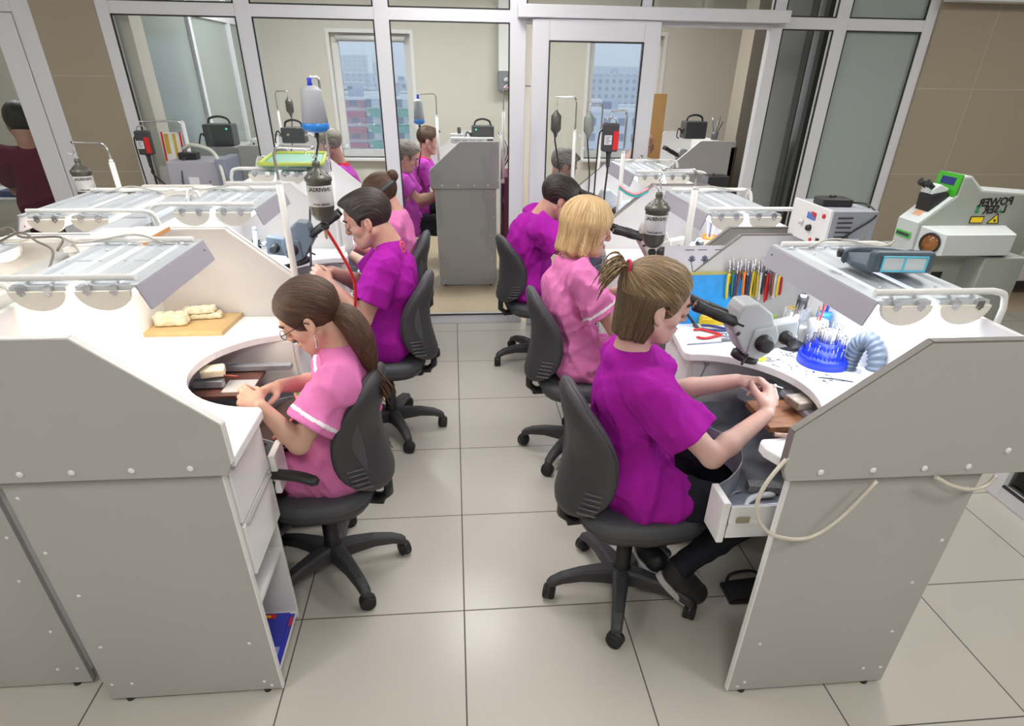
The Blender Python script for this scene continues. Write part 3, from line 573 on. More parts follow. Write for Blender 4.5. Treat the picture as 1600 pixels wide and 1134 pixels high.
# ================================================================ sculpting grid (signed distances -> one continuous mesh)
class Grid:
    def __init__(s, lo, hi, h):
        s.lo = np.array(lo, np.float32); s.h = h; s.n = np.ceil((np.array(hi) - s.lo) / h).astype(int) + 1
        s.f = np.full(s.n, .5, np.float32)
        s.ax = [s.lo[i] + h * np.arange(s.n[i], dtype=np.float32) for i in range(3)]
    def _blk(s, lo, hi, m):
        a = np.clip(np.floor((np.array(lo) - m - s.lo) / s.h).astype(int), 0, s.n); b = np.clip(np.ceil((np.array(hi) + m - s.lo) / s.h).astype(int) + 1, 0, s.n)
        if (b <= a).any(): return None
        sl = tuple(slice(a[i], b[i]) for i in range(3))
        return sl, s.ax[0][sl[0]][:, None, None], s.ax[1][sl[1]][None, :, None], s.ax[2][sl[2]][None, None, :]
    def _op(s, sl, d, k, op):
        f = s.f[sl]
        if op == 'add':
            if k: h = np.clip(.5 + .5 * (f - d) / k, 0, 1); r = f * (1 - h) + d * h - k * h * (1 - h)
            else: r = np.minimum(f, d)
        else:   # sub
            d = -d
            if k: h = np.clip(.5 - .5 * (f - d) / k, 0, 1); r = f * (1 - h) + d * h + k * h * (1 - h)
            else: r = np.maximum(f, d)
        s.f[sl] = r
    def cap(s, a, b, ra, rb, k=.01, op='add', flat=None):
        """tapered capsule; flat=(direction, factor) squashes the section along a direction"""
        a = np.array(a, np.float32); b = np.array(b, np.float32); R = max(ra, rb); g = s._blk(np.minimum(a, b) - R, np.maximum(a, b) + R, .035 + k)
        if g is None: return s
        sl, x, y, z = g; ba = b - a; L = float(ba @ ba) + 1e-12
        px, py, pz = x - a[0], y - a[1], z - a[2]
        t = np.clip((px * ba[0] + py * ba[1] + pz * ba[2]) / L, 0, 1)
        dx, dy, dz = px - t * ba[0], py - t * ba[1], pz - t * ba[2]
        if flat:
            n = np.array(flat[0], np.float32); n /= np.linalg.norm(n); q = dx * n[0] + dy * n[1] + dz * n[2]; e = q * (flat[1] - 1)
            dx, dy, dz = dx + e * n[0], dy + e * n[1], dz + e * n[2]
        s._op(sl, np.sqrt(dx * dx + dy * dy + dz * dz) - (ra + (rb - ra) * t), k, op); return s
    def ell(s, c, r, R=None, k=.01, op='add'):
        c = np.array(c, np.float32); m = max(r); g = s._blk(c - m, c + m, .03 + k)
        if g is None: return s
        sl, x, y, z = g; x, y, z = x - c[0], y - c[1], z - c[2]
        if R is not None: R = np.array(R, np.float32); x, y, z = [R[i][0] * x + R[i][1] * y + R[i][2] * z for i in range(3)]   # rows of R = ellipsoid axes
        k0 = np.sqrt((x / r[0]) ** 2 + (y / r[1]) ** 2 + (z / r[2]) ** 2); k1 = np.sqrt((x / r[0] ** 2) ** 2 + (y / r[1] ** 2) ** 2 + (z / r[2] ** 2) ** 2) + 1e-9
        s._op(sl, k0 * (k0 - 1) / k1, k, op); return s
    def half(s, p, n, k=.0):
        """cut away everything on the +n side of the plane"""
        n = np.array(n, np.float32); n /= np.linalg.norm(n); x, y, z = s.ax
        d = (x[:, None, None] - p[0]) * n[0] + (y[None, :, None] - p[1]) * n[1] + (z[None, None, :] - p[2]) * n[2]
        s._op(tuple(slice(0, q) for q in s.n), -d, k, 'sub'); return s
    def warp(s, fn): 
        x, y, z = s.ax; s.f += fn(x[:, None, None], y[None, :, None], z[None, None, :]); return s
    def mesh(s):
        f = s.f; ins = f < 0; n = s.n
        c = np.zeros(n - 1, np.int8)
        for i in (0, 1):
            for j in (0, 1):
                for k in (0, 1): c += ins[i:n[0] - 1 + i, j:n[1] - 1 + j, k:n[2] - 1 + k]
        act = (c > 0) & (c < 8); idx = np.full(n - 1, -1, np.int32); I = np.argwhere(act); idx[act] = np.arange(len(I))
        P = np.zeros((len(I), 3), np.float32); W = np.zeros(len(I), np.float32)
        cs = [(i, j, k) for i in (0, 1) for j in (0, 1) for k in (0, 1)]
        for a in cs:
            for ax in range(3):
                if a[ax]: continue
                b = list(a); b[ax] = 1
                fa = f[I[:, 0] + a[0], I[:, 1] + a[1], I[:, 2] + a[2]]; fb = f[I[:, 0] + b[0], I[:, 1] + b[1], I[:, 2] + b[2]]
                m = (fa < 0) != (fb < 0); t = np.where(m, fa / np.where(m, fa - fb, 1), 0)
                for q in range(3): P[:, q] += np.where(m, I[:, q] + a[q] + (t if q == ax else 0), 0)
                W += m
        P = s.lo + P / W[:, None] * s.h
        Q = []
        for ax in range(3):
            o1, o2 = [q for q in range(3) if q != ax]
            if ax == 1: o1, o2 = o2, o1
            sl0 = [slice(1, n[q] - 1) for q in range(3)]; sl1 = list(sl0); sl0[ax] = slice(0, n[ax] - 1); sl1[ax] = slice(1, n[ax])
            A = ins[tuple(sl0)]; B = ins[tuple(sl1)]; E = np.argwhere(A != B); 
            if not len(E): continue
            flip = A[tuple(E.T)]; E = E + [0 if q == ax else 1 for q in range(3)]
            def g(d1, d2): 
                e = E.copy(); e[:, o1] -= d1; e[:, o2] -= d2; return idx[tuple(e.T)]
            q = np.stack([g(1, 1), g(0, 1), g(0, 0), g(1, 0)], 1); q = np.where(flip[:, None], q, q[:, ::-1]); Q.append(q)
        return P, np.concatenate(Q)
def grid_obj(g, name, mats, parent, midx=None, st=None, smooth_it=1):
    P, Q = g.mesh()
    if smooth_it:    # light relax along the surface
        for _ in range(smooth_it):
            S = np.zeros_like(P); C = np.zeros(len(P), np.float32)
            for a, b in ((0, 1), (1, 2), (2, 3), (3, 0)):
                for u, v in ((a, b), (b, a)):
                    for q in range(3): S[:, q] += np.bincount(Q[:, u], P[Q[:, v], q], len(P))
                    C += np.bincount(Q[:, u], minlength=len(P))
            P = P * .5 + S / np.maximum(C, 1)[:, None] * .5
    me = bpy.data.meshes.new(name); me.vertices.add(len(P)); inv = np.array(wm(parent).inverted()) if parent else np.eye(4)
    PL = P @ inv[:3, :3].T + inv[:3, 3]
    me.vertices.foreach_set('co', PL.astype(np.float32).ravel()); me.loops.add(len(Q) * 4); me.loops.foreach_set('vertex_index', Q.astype(np.int32).ravel())
    me.polygons.add(len(Q)); me.polygons.foreach_set('loop_start', np.arange(0, len(Q) * 4, 4, dtype=np.int32)); me.polygons.foreach_set('loop_total', np.full(len(Q), 4, np.int32))
    me.polygons.foreach_set('use_smooth', np.ones(len(Q), bool))
    for m in (mats if isinstance(mats, (list, tuple)) else [mats]): me.materials.append(m)
    if midx is not None: me.polygons.foreach_set('material_index', midx(P[Q].mean(1)).astype(np.int32))
    if st is not None:
        at = me.attributes.new('st', 'FLOAT_VECTOR', 'POINT'); at.data.foreach_set('vector', st(P).astype(np.float32).ravel())
    me.update(); me.validate()
    o = bpy.data.objects.new(name, me); COL.objects.link(o)
    if parent: attach(o, parent)
    return o
def N3(v): v = np.array(v, float); return v / np.linalg.norm(v)
def basis(F, up=(0, 0, 1)):
    F = N3(F); L = N3(np.cross(up, F)); U = np.cross(F, L); return F, L, U

# ---------------------------------------------------------------- materials for people
def skin_mat(name, col, red):
    m = mat(name, col, .5, sss=.12, bump=.12, bscale=400)
    nt = m.node_tree; b = nt.nodes['Principled BSDF']; n = nt.nodes.new('ShaderNodeTexNoise'); n.inputs['Scale'].default_value = 14; n.inputs['Detail'].default_value = 3
    tc = nt.nodes.new('ShaderNodeTexCoord'); r = nt.nodes.new('ShaderNodeValToRGB'); r.color_ramp.elements[0].position = .35; r.color_ramp.elements[1].position = .68
    r.color_ramp.elements[0].color = (*col, 1); r.color_ramp.elements[1].color = (*red, 1)
    nt.links.new(tc.outputs['Object'], n.inputs['Vector']); nt.links.new(n.outputs['Fac'], r.inputs[0]); nt.links.new(r.outputs[0], b.inputs['Base Color']); return m
SKINA = skin_mat('pale_skin', (.68, .47, .40), (.66, .38, .32)); SKINB = skin_mat('light_skin', (.66, .42, .31), (.64, .34, .26)); SKINC = skin_mat('ruddy_skin', (.60, .36, .27), (.58, .28, .21))
LIPM = mat('lips', (.50, .16, .15), .4); EYEW = mat('eye_white', (.75, .72, .7), .25); EYED = mat('eye_iris', (.04, .03, .02), .2); BROWM = mat('eyebrow_hair', (.06, .035, .02), .8); NAIL = mat('finger_nail', (.7, .45, .42), .3)
EMB = mat('orange_print', (.60, .10, .10), .7)
def cloth(name, col, var=.12):
    m = mat(name, col, .85, spec=.15)
    nt = m.node_tree; b = nt.nodes['Principled BSDF']; N = nt.nodes.new; L = nt.links.new
    tc = N('ShaderNodeTexCoord'); n = N('ShaderNodeTexNoise'); n.inputs['Scale'].default_value = 9; n.inputs['Detail'].default_value = 4; n.inputs['Distortion'].default_value = .8
    n2 = N('ShaderNodeTexNoise'); n2.inputs['Scale'].default_value = 900
    bp = N('ShaderNodeBump'); bp.inputs['Strength'].default_value = .6; bp.inputs['Distance'].default_value = .02
    b2 = N('ShaderNodeBump'); b2.inputs['Strength'].default_value = .2; b2.inputs['Distance'].default_value = .001
    L(tc.outputs['Object'], n.inputs['Vector']); L(tc.outputs['Object'], n2.inputs['Vector']); L(n.outputs['Fac'], bp.inputs['Height']); L(n2.outputs['Fac'], b2.inputs['Height']); L(bp.outputs[0], b2.inputs['Normal']); L(b2.outputs[0], b.inputs['Normal'])
    return m
PURP = cloth('purple_cotton', (.36, .012, .33)); PINK = cloth('pink_cotton', (.70, .20, .46)); TRIMW = cloth('white_trim_cotton', (.85, .8, .85)); DARKT = cloth('dark_trouser', (.018, .018, .025)); JEAN = cloth('blue_denim', (.05, .09, .18)); MAGT = cloth('wine_trouser', (.12, .005, .05)); BURG = cloth('burgundy_cotton', (.13, .006, .04)); PURL = cloth('faded_purple_cotton', (.50, .07, .46)); REDA = cloth('red_cotton', (.6, .02, .05))
def hair_mat(name, a, b_, c):
    m = mat(name, a, .42, spec=.45); nt = m.node_tree; b = nt.nodes['Principled BSDF']; N = nt.nodes.new; L = nt.links.new
    at = N('ShaderNodeAttribute'); at.attribute_name = 'st'; mp = N('ShaderNodeMapping'); mp.inputs['Scale'].default_value = (1, 1, 1)
    n = N('ShaderNodeTexNoise'); n.inputs['Scale'].default_value = 1; n.inputs['Detail'].default_value = 6; n.inputs['Roughness'].default_value = .7
    r = N('ShaderNodeValToRGB'); e = r.color_ramp.elements; e[0].position = .38; e[0].color = (*a, 1); e[1].position = .64; e[1].color = (*c, 1); q = e.new(.52); q.color = (*b_, 1)
    bp = N('ShaderNodeBump'); bp.inputs['Strength'].default_value = .7; bp.inputs['Distance'].default_value = .004
    L(at.outputs['Vector'], mp.inputs[0]); L(mp.outputs[0], n.inputs['Vector']); L(n.outputs['Fac'], r.inputs[0]); L(r.outputs[0], b.inputs['Base Color']); L(n.outputs['Fac'], bp.inputs['Height']); L(bp.outputs[0], b.inputs['Normal']); return m
H_DKBL = hair_mat('ash_blonde_hair', (.08, .045, .02), (.22, .14, .07), (.52, .38, .21)); H_UND = hair_mat('brown_underhair', (.05, .03, .016), (.12, .075, .038), (.27, .18, .095)); H_BL = hair_mat('golden_blonde_hair', (.38, .22, .09), (.62, .42, .20), (.85, .68, .42)); H_BR = hair_mat('chestnut_hair', (.022, .010, .005), (.075, .032, .014), (.17, .075, .035)); H_DK = hair_mat('dark_brown_hair', (.012, .008, .007), (.03, .02, .016), (.07, .05, .04)); H_BK = hair_mat('black_hair', (.006, .005, .006), (.012, .01, .012), (.04, .035, .04)); H_GR = hair_mat('greying_hair', (.10, .08, .07), (.25, .21, .18), (.42, .38, .34))

# ---------------------------------------------------------------- anatomy
def head_sdf(g, C, F, U, sc=1.0, male=False):
    F = N3(F); L = N3(np.cross(U, F)); U = np.cross(F, L); C = np.array(C, float)
    p = lambda x, y, z: C + (F * x + L * y + U * z) * sc
    R = np.array([F, L, U]); E = lambda c, r, k=.01, op='add', Rm=None: g.ell(p(*c), [q * sc for q in r], R if Rm is None else Rm, k, op)
    E((-.016, 0, .038), (.097, .075, .083)); E((.03, 0, .03), (.062, .064, .07), .02); E((.026, 0, -.035), (.058, .056, .07), .02)
    for s_ in (-1, 1):
        g.cap(p(-.012, .058 * s_, -.045), p(.045, .03 * s_, -.088), .016 * sc, .016 * sc, .025); E((.045, .038 * s_, -.022), (.03, .024, .024), .015)
    E((.066, 0, -.094), (.021, .022 if not male else .026, .018), .02); E((.05, 0, -.07), (.04, .036, .03), .015)
    g.cap(p(.083, -.028, .028), p(.083, .028, .028), (.012 if male else .009) * sc, (.012 if male else .009) * sc, .014)
    g.cap(p(.088, 0, .018), p(.107, 0, -.022), .007 * sc, .0095 * sc, .008); E((.098, 0, -.028), (.014, .015, .009), .006)
    for s_ in (-1, 1):
        E((.094, .031 * s_, .006), (.016, .017, .0105), .008, 'sub'); E((.083, .031 * s_, .006), (.013, .0145, .0125), .002)
        E((.086, .031 * s_, .0155), (.012, .016, .0045), .003); E((.099, .0085 * s_, -.033), (.005, .004, .004), .003, 'sub')
    E((.088, 0, -.0555), (.0105, .021, .0048), .003); E((.087, 0, -.0655), (.0105, .018, .0058), .003); E((.09, 0, -.060), (.012, .02, .0012), .002, 'sub')
    for s_ in (-1, 1):       # ears
        ez = N3(U + F * -.18); ex = N3(np.cross(ez, L * s_ + F * .35)); ey = np.cross(ez, ex); Rm = np.array([ex, ey, ez])
        E((-.012, .080 * s_, -.008), (.019, .0085, .029), .004, 'add', Rm); E((-.006, .088 * s_, -.003), (.0125, .0095, .020), .0015, 'sub', Rm)
        E((-.003, .08 * s_, -.008), (.006, .006, .012), .003); g.cap(p(-.022, .084 * s_, .015), p(-.024, .084 * s_, -.018), .0032 * sc, .003 * sc, .002); E((-.004, .079 * s_, -.034), (.008, .005, .009), .003)
    return p, R
def eyes_etc(par, p, R, sc, lids=True, brow=BROWM):
    for s_ in (-1, 1):
        c = p(.0865, .031 * s_, .0055); F = R[0]
        e = MB().ball(c, .0105 * sc, 16).build('eye', EYEW, par); MB().ball(c + F * .0075 * sc, .0048 * sc, 12).build('iris', EYED, e)
        a = [p(.094, .014 * s_, .026), p(.097, .026 * s_, .0305), p(.09, .038 * s_, .030), p(.078, .048 * s_, .024)]
        MB().tube(smooth(a, 4), [.002] + [.0034] * 11 + [.0012], 6, flat=1.3).build('eyebrow', brow, par)
def hand_sdf(g, W, D, Nn, T, curl=(.5, .6, .7, .8), tc=.4, sc=1.0, spread=.06, kk=.0025):
    """W wrist, D towards the knuckles, Nn out of the palm, T towards the thumb side; curl per finger (index first)"""
    W = np.array(W, float); D = N3(D); Nn = N3(np.array(Nn) - D * np.dot(Nn, D)); T_ = np.cross(D, Nn); T_ = T_ if np.dot(T_, T) > 0 else -T_
    g.cap(W, W + D * .03 * sc, .021 * sc, .024 * sc, .008, flat=(Nn, 1.35))
    for q, r in ((.026, .0135), (.009, .0135), (-.009, .013), (-.025, .012)): g.cap(W + D * .025 * sc + T_ * q * .6 * sc, W + D * .078 * sc + T_ * q * sc, .015 * sc, r * .92 * sc, .009)
    g.ell(W + (D * .035 + T_ * .022 + Nn * .010) * sc, [.026 * sc, .015 * sc, .014 * sc], np.array([N3(D + T_ * .3), N3(T_ - D * .3), Nn]), .008)
    tips = []
    for i, (q, Ls) in enumerate(zip((.0275, .0095, -.0085, -.0255), ((.043, .025, .021), (.047, .029, .022), (.043, .027, .022), (.034, .020, .019)))):
        c = W + (D * (.082 - .006 * abs(i - 1)) + T_ * q) * sc; a = 0; d0 = N3(D + T_ * spread * (1.2 - i)); pts = [c]
        for j, l in enumerate(Ls):
            a += curl[i] * (1, 1.15, .7)[j]; d = d0 * math.cos(a) + Nn * math.sin(a); pts.append(pts[-1] + d * l * sc)
        rs = [v * sc * (1 if i < 3 else .88) for v in (.0092, .0084, .0075, .0066)]
        for j in range(3): g.cap(pts[j], pts[j + 1], rs[j], rs[j + 1], kk + (.004 if j == 0 else 0))
        tips.append(pts[-1])
    b = W + (D * .028 + T_ * .026 + Nn * .006) * sc; d = N3(D * .75 + T_ * (.75 - tc * .5) + Nn * (.25 + tc * .7)); m = b + d * .036 * sc
    d2_ = N3(D * .9 + T_ * (.25 - tc * .6) + Nn * (.3 + tc * .5)); m2 = m + d2_ * .030 * sc; d3 = N3(d2_ + D * .3 - T_ * .2); e = m2 + d3 * .022 * sc
    g.cap(b, m, .0135 * sc, .0105 * sc, .008).cap(m, m2, .0105 * sc, .0092 * sc, .003).cap(m2, e, .0092 * sc, .0072 * sc, .002); tips.append(e)
    return tips
def folds(A, seed, f=(1, 1, 1), freq=42.0):
    rs = np.random.RandomState(seed); T = [(N3(rs.normal(size=3)) * np.array(f), rs.uniform(.6, 1.5), rs.uniform(0, 6)) for _ in range(6)]; W2 = [(N3(rs.normal(size=3)), rs.uniform(0, 6)) for _ in range(3)]
    def fn(x, y, z):
        wv = sum(np.sin((x * d[0] + y * d[1] + z * d[2]) * 13 + ph) for d, ph in W2) * 1.5
        s_ = 0
        for d, k, ph in T[:4]: s_ = s_ + (.5 + .5 * np.sin((x * d[0] + y * d[1] + z * d[2]) * freq * k + wv + ph)) ** 5
        return ((.6 - s_ * .75) * A).astype(np.float32)
    return fn
def person(name, J, label, cat='person', h=.004, skin=SKINA, top=PURP, bottom=DARKT, hair=None, male=False, sc=1.0, seed=1, stripe=False, hands=None, slv=.62, top_h=.0045, fat=1.0, legs=True, shoes=None, lips=True, fold=.006, loose=1.0, tunic=.0, glasses=False, collar=None, emblem=None, face=True):
    """J: joints in world metres: pel, chest, neck, head, F, U, sR, sL, eR, eL, wR, wL, hipR.., kneeR.., ankR.."""
    A = {k: np.array(v, float) for k, v in J.items()}
    t = thing(name, A['pel'] * [1, 1, 0], label, cat)
    if legs is False: t.location = A['pel']
    allp = np.array([v for k, v in A.items() if k not in 'FU']); arms = [A[k] for k in ('sR', 'sL', 'eR', 'eL', 'wR', 'wL', 'head', 'neck', 'pel', 'chest')]
    lo = np.min(arms, 0) - .2; hi = np.max(arms, 0) + [.2, .2, .17]; lo[2] = min(lo[2], A['pel'][2] - .12)
    g = Grid(lo, hi, h)
    nk, ch, pl = A['neck'], A['chest'], A['pel']; fw = N3([J['F'][0], J['F'][1], 0]); lat = np.array([-fw[1], fw[0], 0])
    latb = N3(A['sL'] - A['sR']); up = N3(nk - pl); bf = N3(np.cross(latb, up))
    Rb = np.array([bf, latb, up])
    # trunk under the clothes, neck, head
    g.ell(ch, [.085 * fat, .125 * sc, .14], Rb).ell((pl + ch) / 2, [.08 * fat, .11 * sc, .14], Rb, .03).ell(pl, [.09, .135, .1], Rb, .03)
    g.cap(nk - up * .03, A['sR'], .045, .038, .03).cap(nk - up * .03, A['sL'], .045, .038, .03)
    hF, hU = N3(J['F']), N3(J['U']); hL = N3(np.cross(hU, hF)); hU = np.cross(hF, hL); hc = A['head']
    nr = .050 if not male else .060
    g.cap(nk - up * .02, hc + (hF * -.028 + hU * -.045) * sc, nr * 1.08 * sc, nr * .98 * sc, .022)
    g.cap(nk + bf * .01, hc + (hF * .02 + hU * -.07) * sc, nr * .6 * sc, nr * .6 * sc, .02)
    p, R = head_sdf(g, hc, hF, hU, sc, male)
    for q in 'RL':
        s_, e_, w_ = A['s' + q], A['e' + q], A['w' + q]; k_ = 1.12 if male else .95
        g.cap(s_, e_, .043 * k_ * sc, .036 * k_ * sc, .02); m = e_ + (w_ - e_) * .3; g.cap(e_, m, .036 * k_ * sc, .037 * k_ * sc, .012).cap(m, w_, .037 * k_ * sc, .024 * k_ * sc, .012)
    tips = {}
    for q in 'RL':
        hh = (hands or {}).get(q)
        if hh: 
            hh = dict(hh); tips[q] = hand_sdf(g, A['w' + q], hh.pop('D'), hh.pop('N'), hh.pop('T'), sc=hh.pop('sc', .92 * (1.08 if male else 1)), **hh)
    lipc = p(.094, 0, -.0605)
    def mi(P): 
        d = P - lipc; x, y, z = d @ R[0], d @ R[1], d @ R[2]; return ((np.abs(y) < .0195 * sc) & (np.abs(z) < (.0095 - .012 * np.abs(y) / .03) * sc) & (x > -.012)).astype(int)
    body = grid_obj(g, 'body', [skin, LIPM], t, mi if lips else None)
    if face: eyes_etc(t, p, R, sc)
    # ---- top
    gl = Grid(lo, hi, top_h); off = .014 * loose
    gl.ell(ch, [(.092 * fat + off), (.135 * sc + off), .155], Rb).ell(ch - up * .07 + bf * .005, [.095 * fat + off, .128 * sc + off, .14], Rb, .03).ell((pl + ch) / 2 - up * .02, [.092 * fat + off, .125 * sc + off, .16], Rb, .04)
    gl.ell(pl + up * .03, [.108 * fat + off, .155 * sc + off, .15], Rb, .04)
    for q in 'RL':
        s_, e_ = A['s' + q], A['e' + q]; d = e_ - s_; end = s_ + d * slv; tr = s_ + (nk - s_) * .45 + up * -.005
        gl.cap(nk - up * .035 - bf * .012, s_, .05 + off * .3, .046 + off, .03); gl.cap(s_, end, .050 * (1.1 if male else 1) + off, .056 * (1.1 if male else 1) + off * 1.3, .03)
        if not tunic and legs: gl.cap(A['h' + q] + up * .01, A['h' + q] + (A['k' + q] - A['h' + q]) * .16, .112 * sc, .104 * sc, .03)
        if tunic and 'k' + q in A: gl.cap(A['h' + q], A['h' + q] + (A['k' + q] - A['h' + q]) * tunic, .095, .085, .04)
    gl.ell(nk - up * .012, [.070, .076, .036], Rb, .025)
    
    f1, f2 = folds(fold * 1.15, seed, f=(1, 1, .45), freq=36), folds(fold * .7, seed + 50, f=(1, 1, .6), freq=74)
    def fw_(x, y, z):
        dn = np.sqrt((x - nk[0]) ** 2 + (y - nk[1]) ** 2 + (z - nk[2]) ** 2); return ((f1(x, y, z) + f2(x, y, z)) * np.clip((dn - .07) / .06, 0, 1)).astype(np.float32)
    gl.warp(fw_)
    for q in 'RL':       # open, flat-cut sleeve ends with a real opening
        s_, e_ = A['s' + q], A['e' + q]; d = N3(e_ - s_); L = np.linalg.norm(e_ - s_); end = s_ + d * L * slv
        x, y, z = gl.ax; X, Y, Z = x[:, None, None], y[None, :, None], z[None, None, :]
        t_ = (X - end[0]) * d[0] + (Y - end[1]) * d[1] + (Z - end[2]) * d[2]
        rad = np.sqrt(np.maximum((X - end[0]) ** 2 + (Y - end[1]) ** 2 + (Z - end[2]) ** 2 - t_ ** 2, 0))
        cut = np.where(rad < .115, t_, -1); cut = np.where(np.abs(t_) < .12, cut, -1); gl.f = np.maximum(gl.f, cut.astype(np.float32))
        gl.cap(end - d * .03, end + d * .05, .040 + off * .6, .052 + off * 1.2, .004, 'sub')
    gl.cap(nk + up * .010 + bf * .008, nk + up * .12 + bf * .03, .053, .075, .006, 'sub')      # neckline
    gl.half(pl - up * .115 , -up, .01) if not tunic else None
    def tm(P):
        r_ = np.zeros(len(P), int)
        if stripe:
            for q in 'RL':
                s_, e_ = A['s' + q], A['e' + q]; d = N3(e_ - s_); end = s_ + (e_ - s_) * slv; u = (P - end) @ d; rr = np.linalg.norm((P - end) - np.outer(u, d), axis=1)
                r_[(u > -.036) & (u < -.024) & (rr < .1)] = 1
        if collar is not None:
            dd = np.linalg.norm(P - (nk + up * .0), axis=1); r_[(dd < .088) & ((P - nk) @ up > -.006)] = 2
        if emblem:
            dd = np.linalg.norm(P - np.array(emblem[0]), axis=1); dd = dd - dd.min(); r_[(dd > emblem[1] * .55) & (dd < emblem[1])] = 3; r_[dd < emblem[1] * .25] = 3
        return r_
    grid_obj(gl, 'tunic' if tunic else 't_shirt', [top, TRIMW, collar or top, EMB], t, tm, smooth_it=3)
    # ---- legs
    if legs:
        ks = [A[k] for k in ('hR', 'hL', 'kR', 'kL', 'aR', 'aL')]; lo2 = np.min(ks, 0) - .14; hi2 = np.max(ks, 0) + .14
        gg = Grid(lo2, hi2, .007)
        gg.ell(pl, [.1, .15, .1], Rb, .02)
        for q in 'RL': gg.cap(A['h' + q], A['k' + q], .088 * sc, .064 * sc, .03).cap(A['k' + q], A['a' + q], .062 * sc, .044 * sc, .015)
        gg.warp(folds(.006, seed + 9)); 
        for q in 'RL': gg.half(A['a' + q] + (A['a' + q] - A['k' + q]) * 10, (0, 0, -1)) 
        grid_obj(gg, 'trousers', bottom, t)
        for q in 'RL':
            a, d = A['a' + q], N3(A.get('t' + q, A['a' + q] + fw * .1 - [0, 0, .05]) - A['a' + q]); toe = A.get('t' + q, A['a' + q] + fw * .14 - [0, 0, .07])
            gs = Grid(np.minimum(a, toe) - .1, np.maximum(a, toe) + .1, .005); hl = a - fw * .02 - [0, 0, .03]
            gs.cap(a + [0, 0, .0], a - [0, 0, .02], .046, .044, .01).cap(hl, toe, .042, .046, .02).ell((hl + toe) / 2, [.05, .04, .04], None, .02)
            sh = grid_obj(gs, 'shoe', shoes or BLK, t)
            sole = MB(); n_ = N3(np.cross(np.cross(toe - hl, (0, 0, 1)), toe - hl)); sd = N3(np.cross(toe - hl, n_)); dd = N3(toe - hl); base = [hl - dd * .042, toe + dd * .055]
            ring = []
            for k2 in range(20):
                an = 2 * PI * k2 / 20; L2 = np.linalg.norm(base[1] - base[0]) / 2; ring.append(Vector((base[0] + base[1]) / 2 + dd * L2 * math.cos(an) + sd * .050 * math.sin(an) * (1 + .12 * math.cos(an)) - n_ * .030))
            nn = Vector(n_) * .024; sole.rings([[v - nn for v in ring], ring], sm=False).build('sole', mat('pale_grey_sole', (.45, .45, .45), .6) if shoes is None else BLK, sh, bev=.003)
            if name == 'person' and q == 'R' and shoes is None:
                lc = MB()
                for k2 in range(4): c = Vector(a + (toe - a) * (.25 + .16 * k2)) + Vector(n_) * .047; lc.tube([c - Vector(sd) * .018, c + Vector(sd) * .018 + Vector(dd) * .01], .002, 6)
                lc.build('laces', mat('grey_lace', (.3, .3, .3), .7), sh)
    if hair: hair(t, p, R, sc, A, seed)
    if glasses:
        mb = MB()
        for s_ in (-1, 1): mb.tube([Vector(p(.104, .031 * s_ + .022 * math.cos(a), .002 + .015 * math.sin(a))) for a in [2 * PI * k / 20 for k in range(20)]], .0013, 6, close=True); mb.tube([Vector(p(.102, .053 * s_, .006)), Vector(p(.06, .073 * s_, .008)), Vector(p(-.005, .082 * s_, .008)), Vector(p(-.02, .083 * s_, -.006))], .0016, 6)
        mb.tube([Vector(p(.105, -.009, .005)), Vector(p(.108, 0, .007)), Vector(p(.105, .009, .005))], .0013, 6)
        gs = mb.build('glasses', BLK, t)
    return t, p, R, tips, A
def hair_st(tie, R, p, flow=None):
    """strand coordinates: around the axis to the tie point (fine), along it (coarse)"""
    c = p(-.01, 0, .03); ax = N3(tie - c)
    u = N3(np.cross(ax, R[1])); v = np.cross(ax, u)
    def st(P):
        d = P - c; a = np.arctan2(d @ v, d @ u); l = d @ ax; return np.stack([a * 22, l * 12, a * 0], 1)
    return st
def hair_cap(g, p, R, sc, th=.012, front=.072, k=.01):
    E = lambda c, r, kk=k, op='add': g.ell(p(*c), [q * sc for q in r], R, kk, op)
    E((-.018, 0, .040), (.098 + th, .075 + th, .083 + th)); E((.02, 0, .045), (.066 + th * .6, .063 + th, .066 + th * .9), .02)
def strands(st, A=.0016, f=3.0):
    def fn(x, y, z):
        X, Y, Z = np.broadcast_arrays(x, y, z); P = np.stack([X.ravel(), Y.ravel(), Z.ravel()], 1); s_ = st(P); v = np.sin(s_[:, 0] * f + .8 * np.sin(s_[:, 1] * .6)) * .6 + np.sin(s_[:, 0] * f * 2.3 + 1.3 + s_[:, 1] * .3) * .4
        return (v * A).reshape(X.shape).astype(np.float32)
    return fn
def headgrid(p, h=.003, ex=.0, dz=.17):
    c = p(0, 0, 0); return Grid(c - [.16 + ex, .16 + ex, dz], c + [.16 + ex, .16 + ex, .17], h)
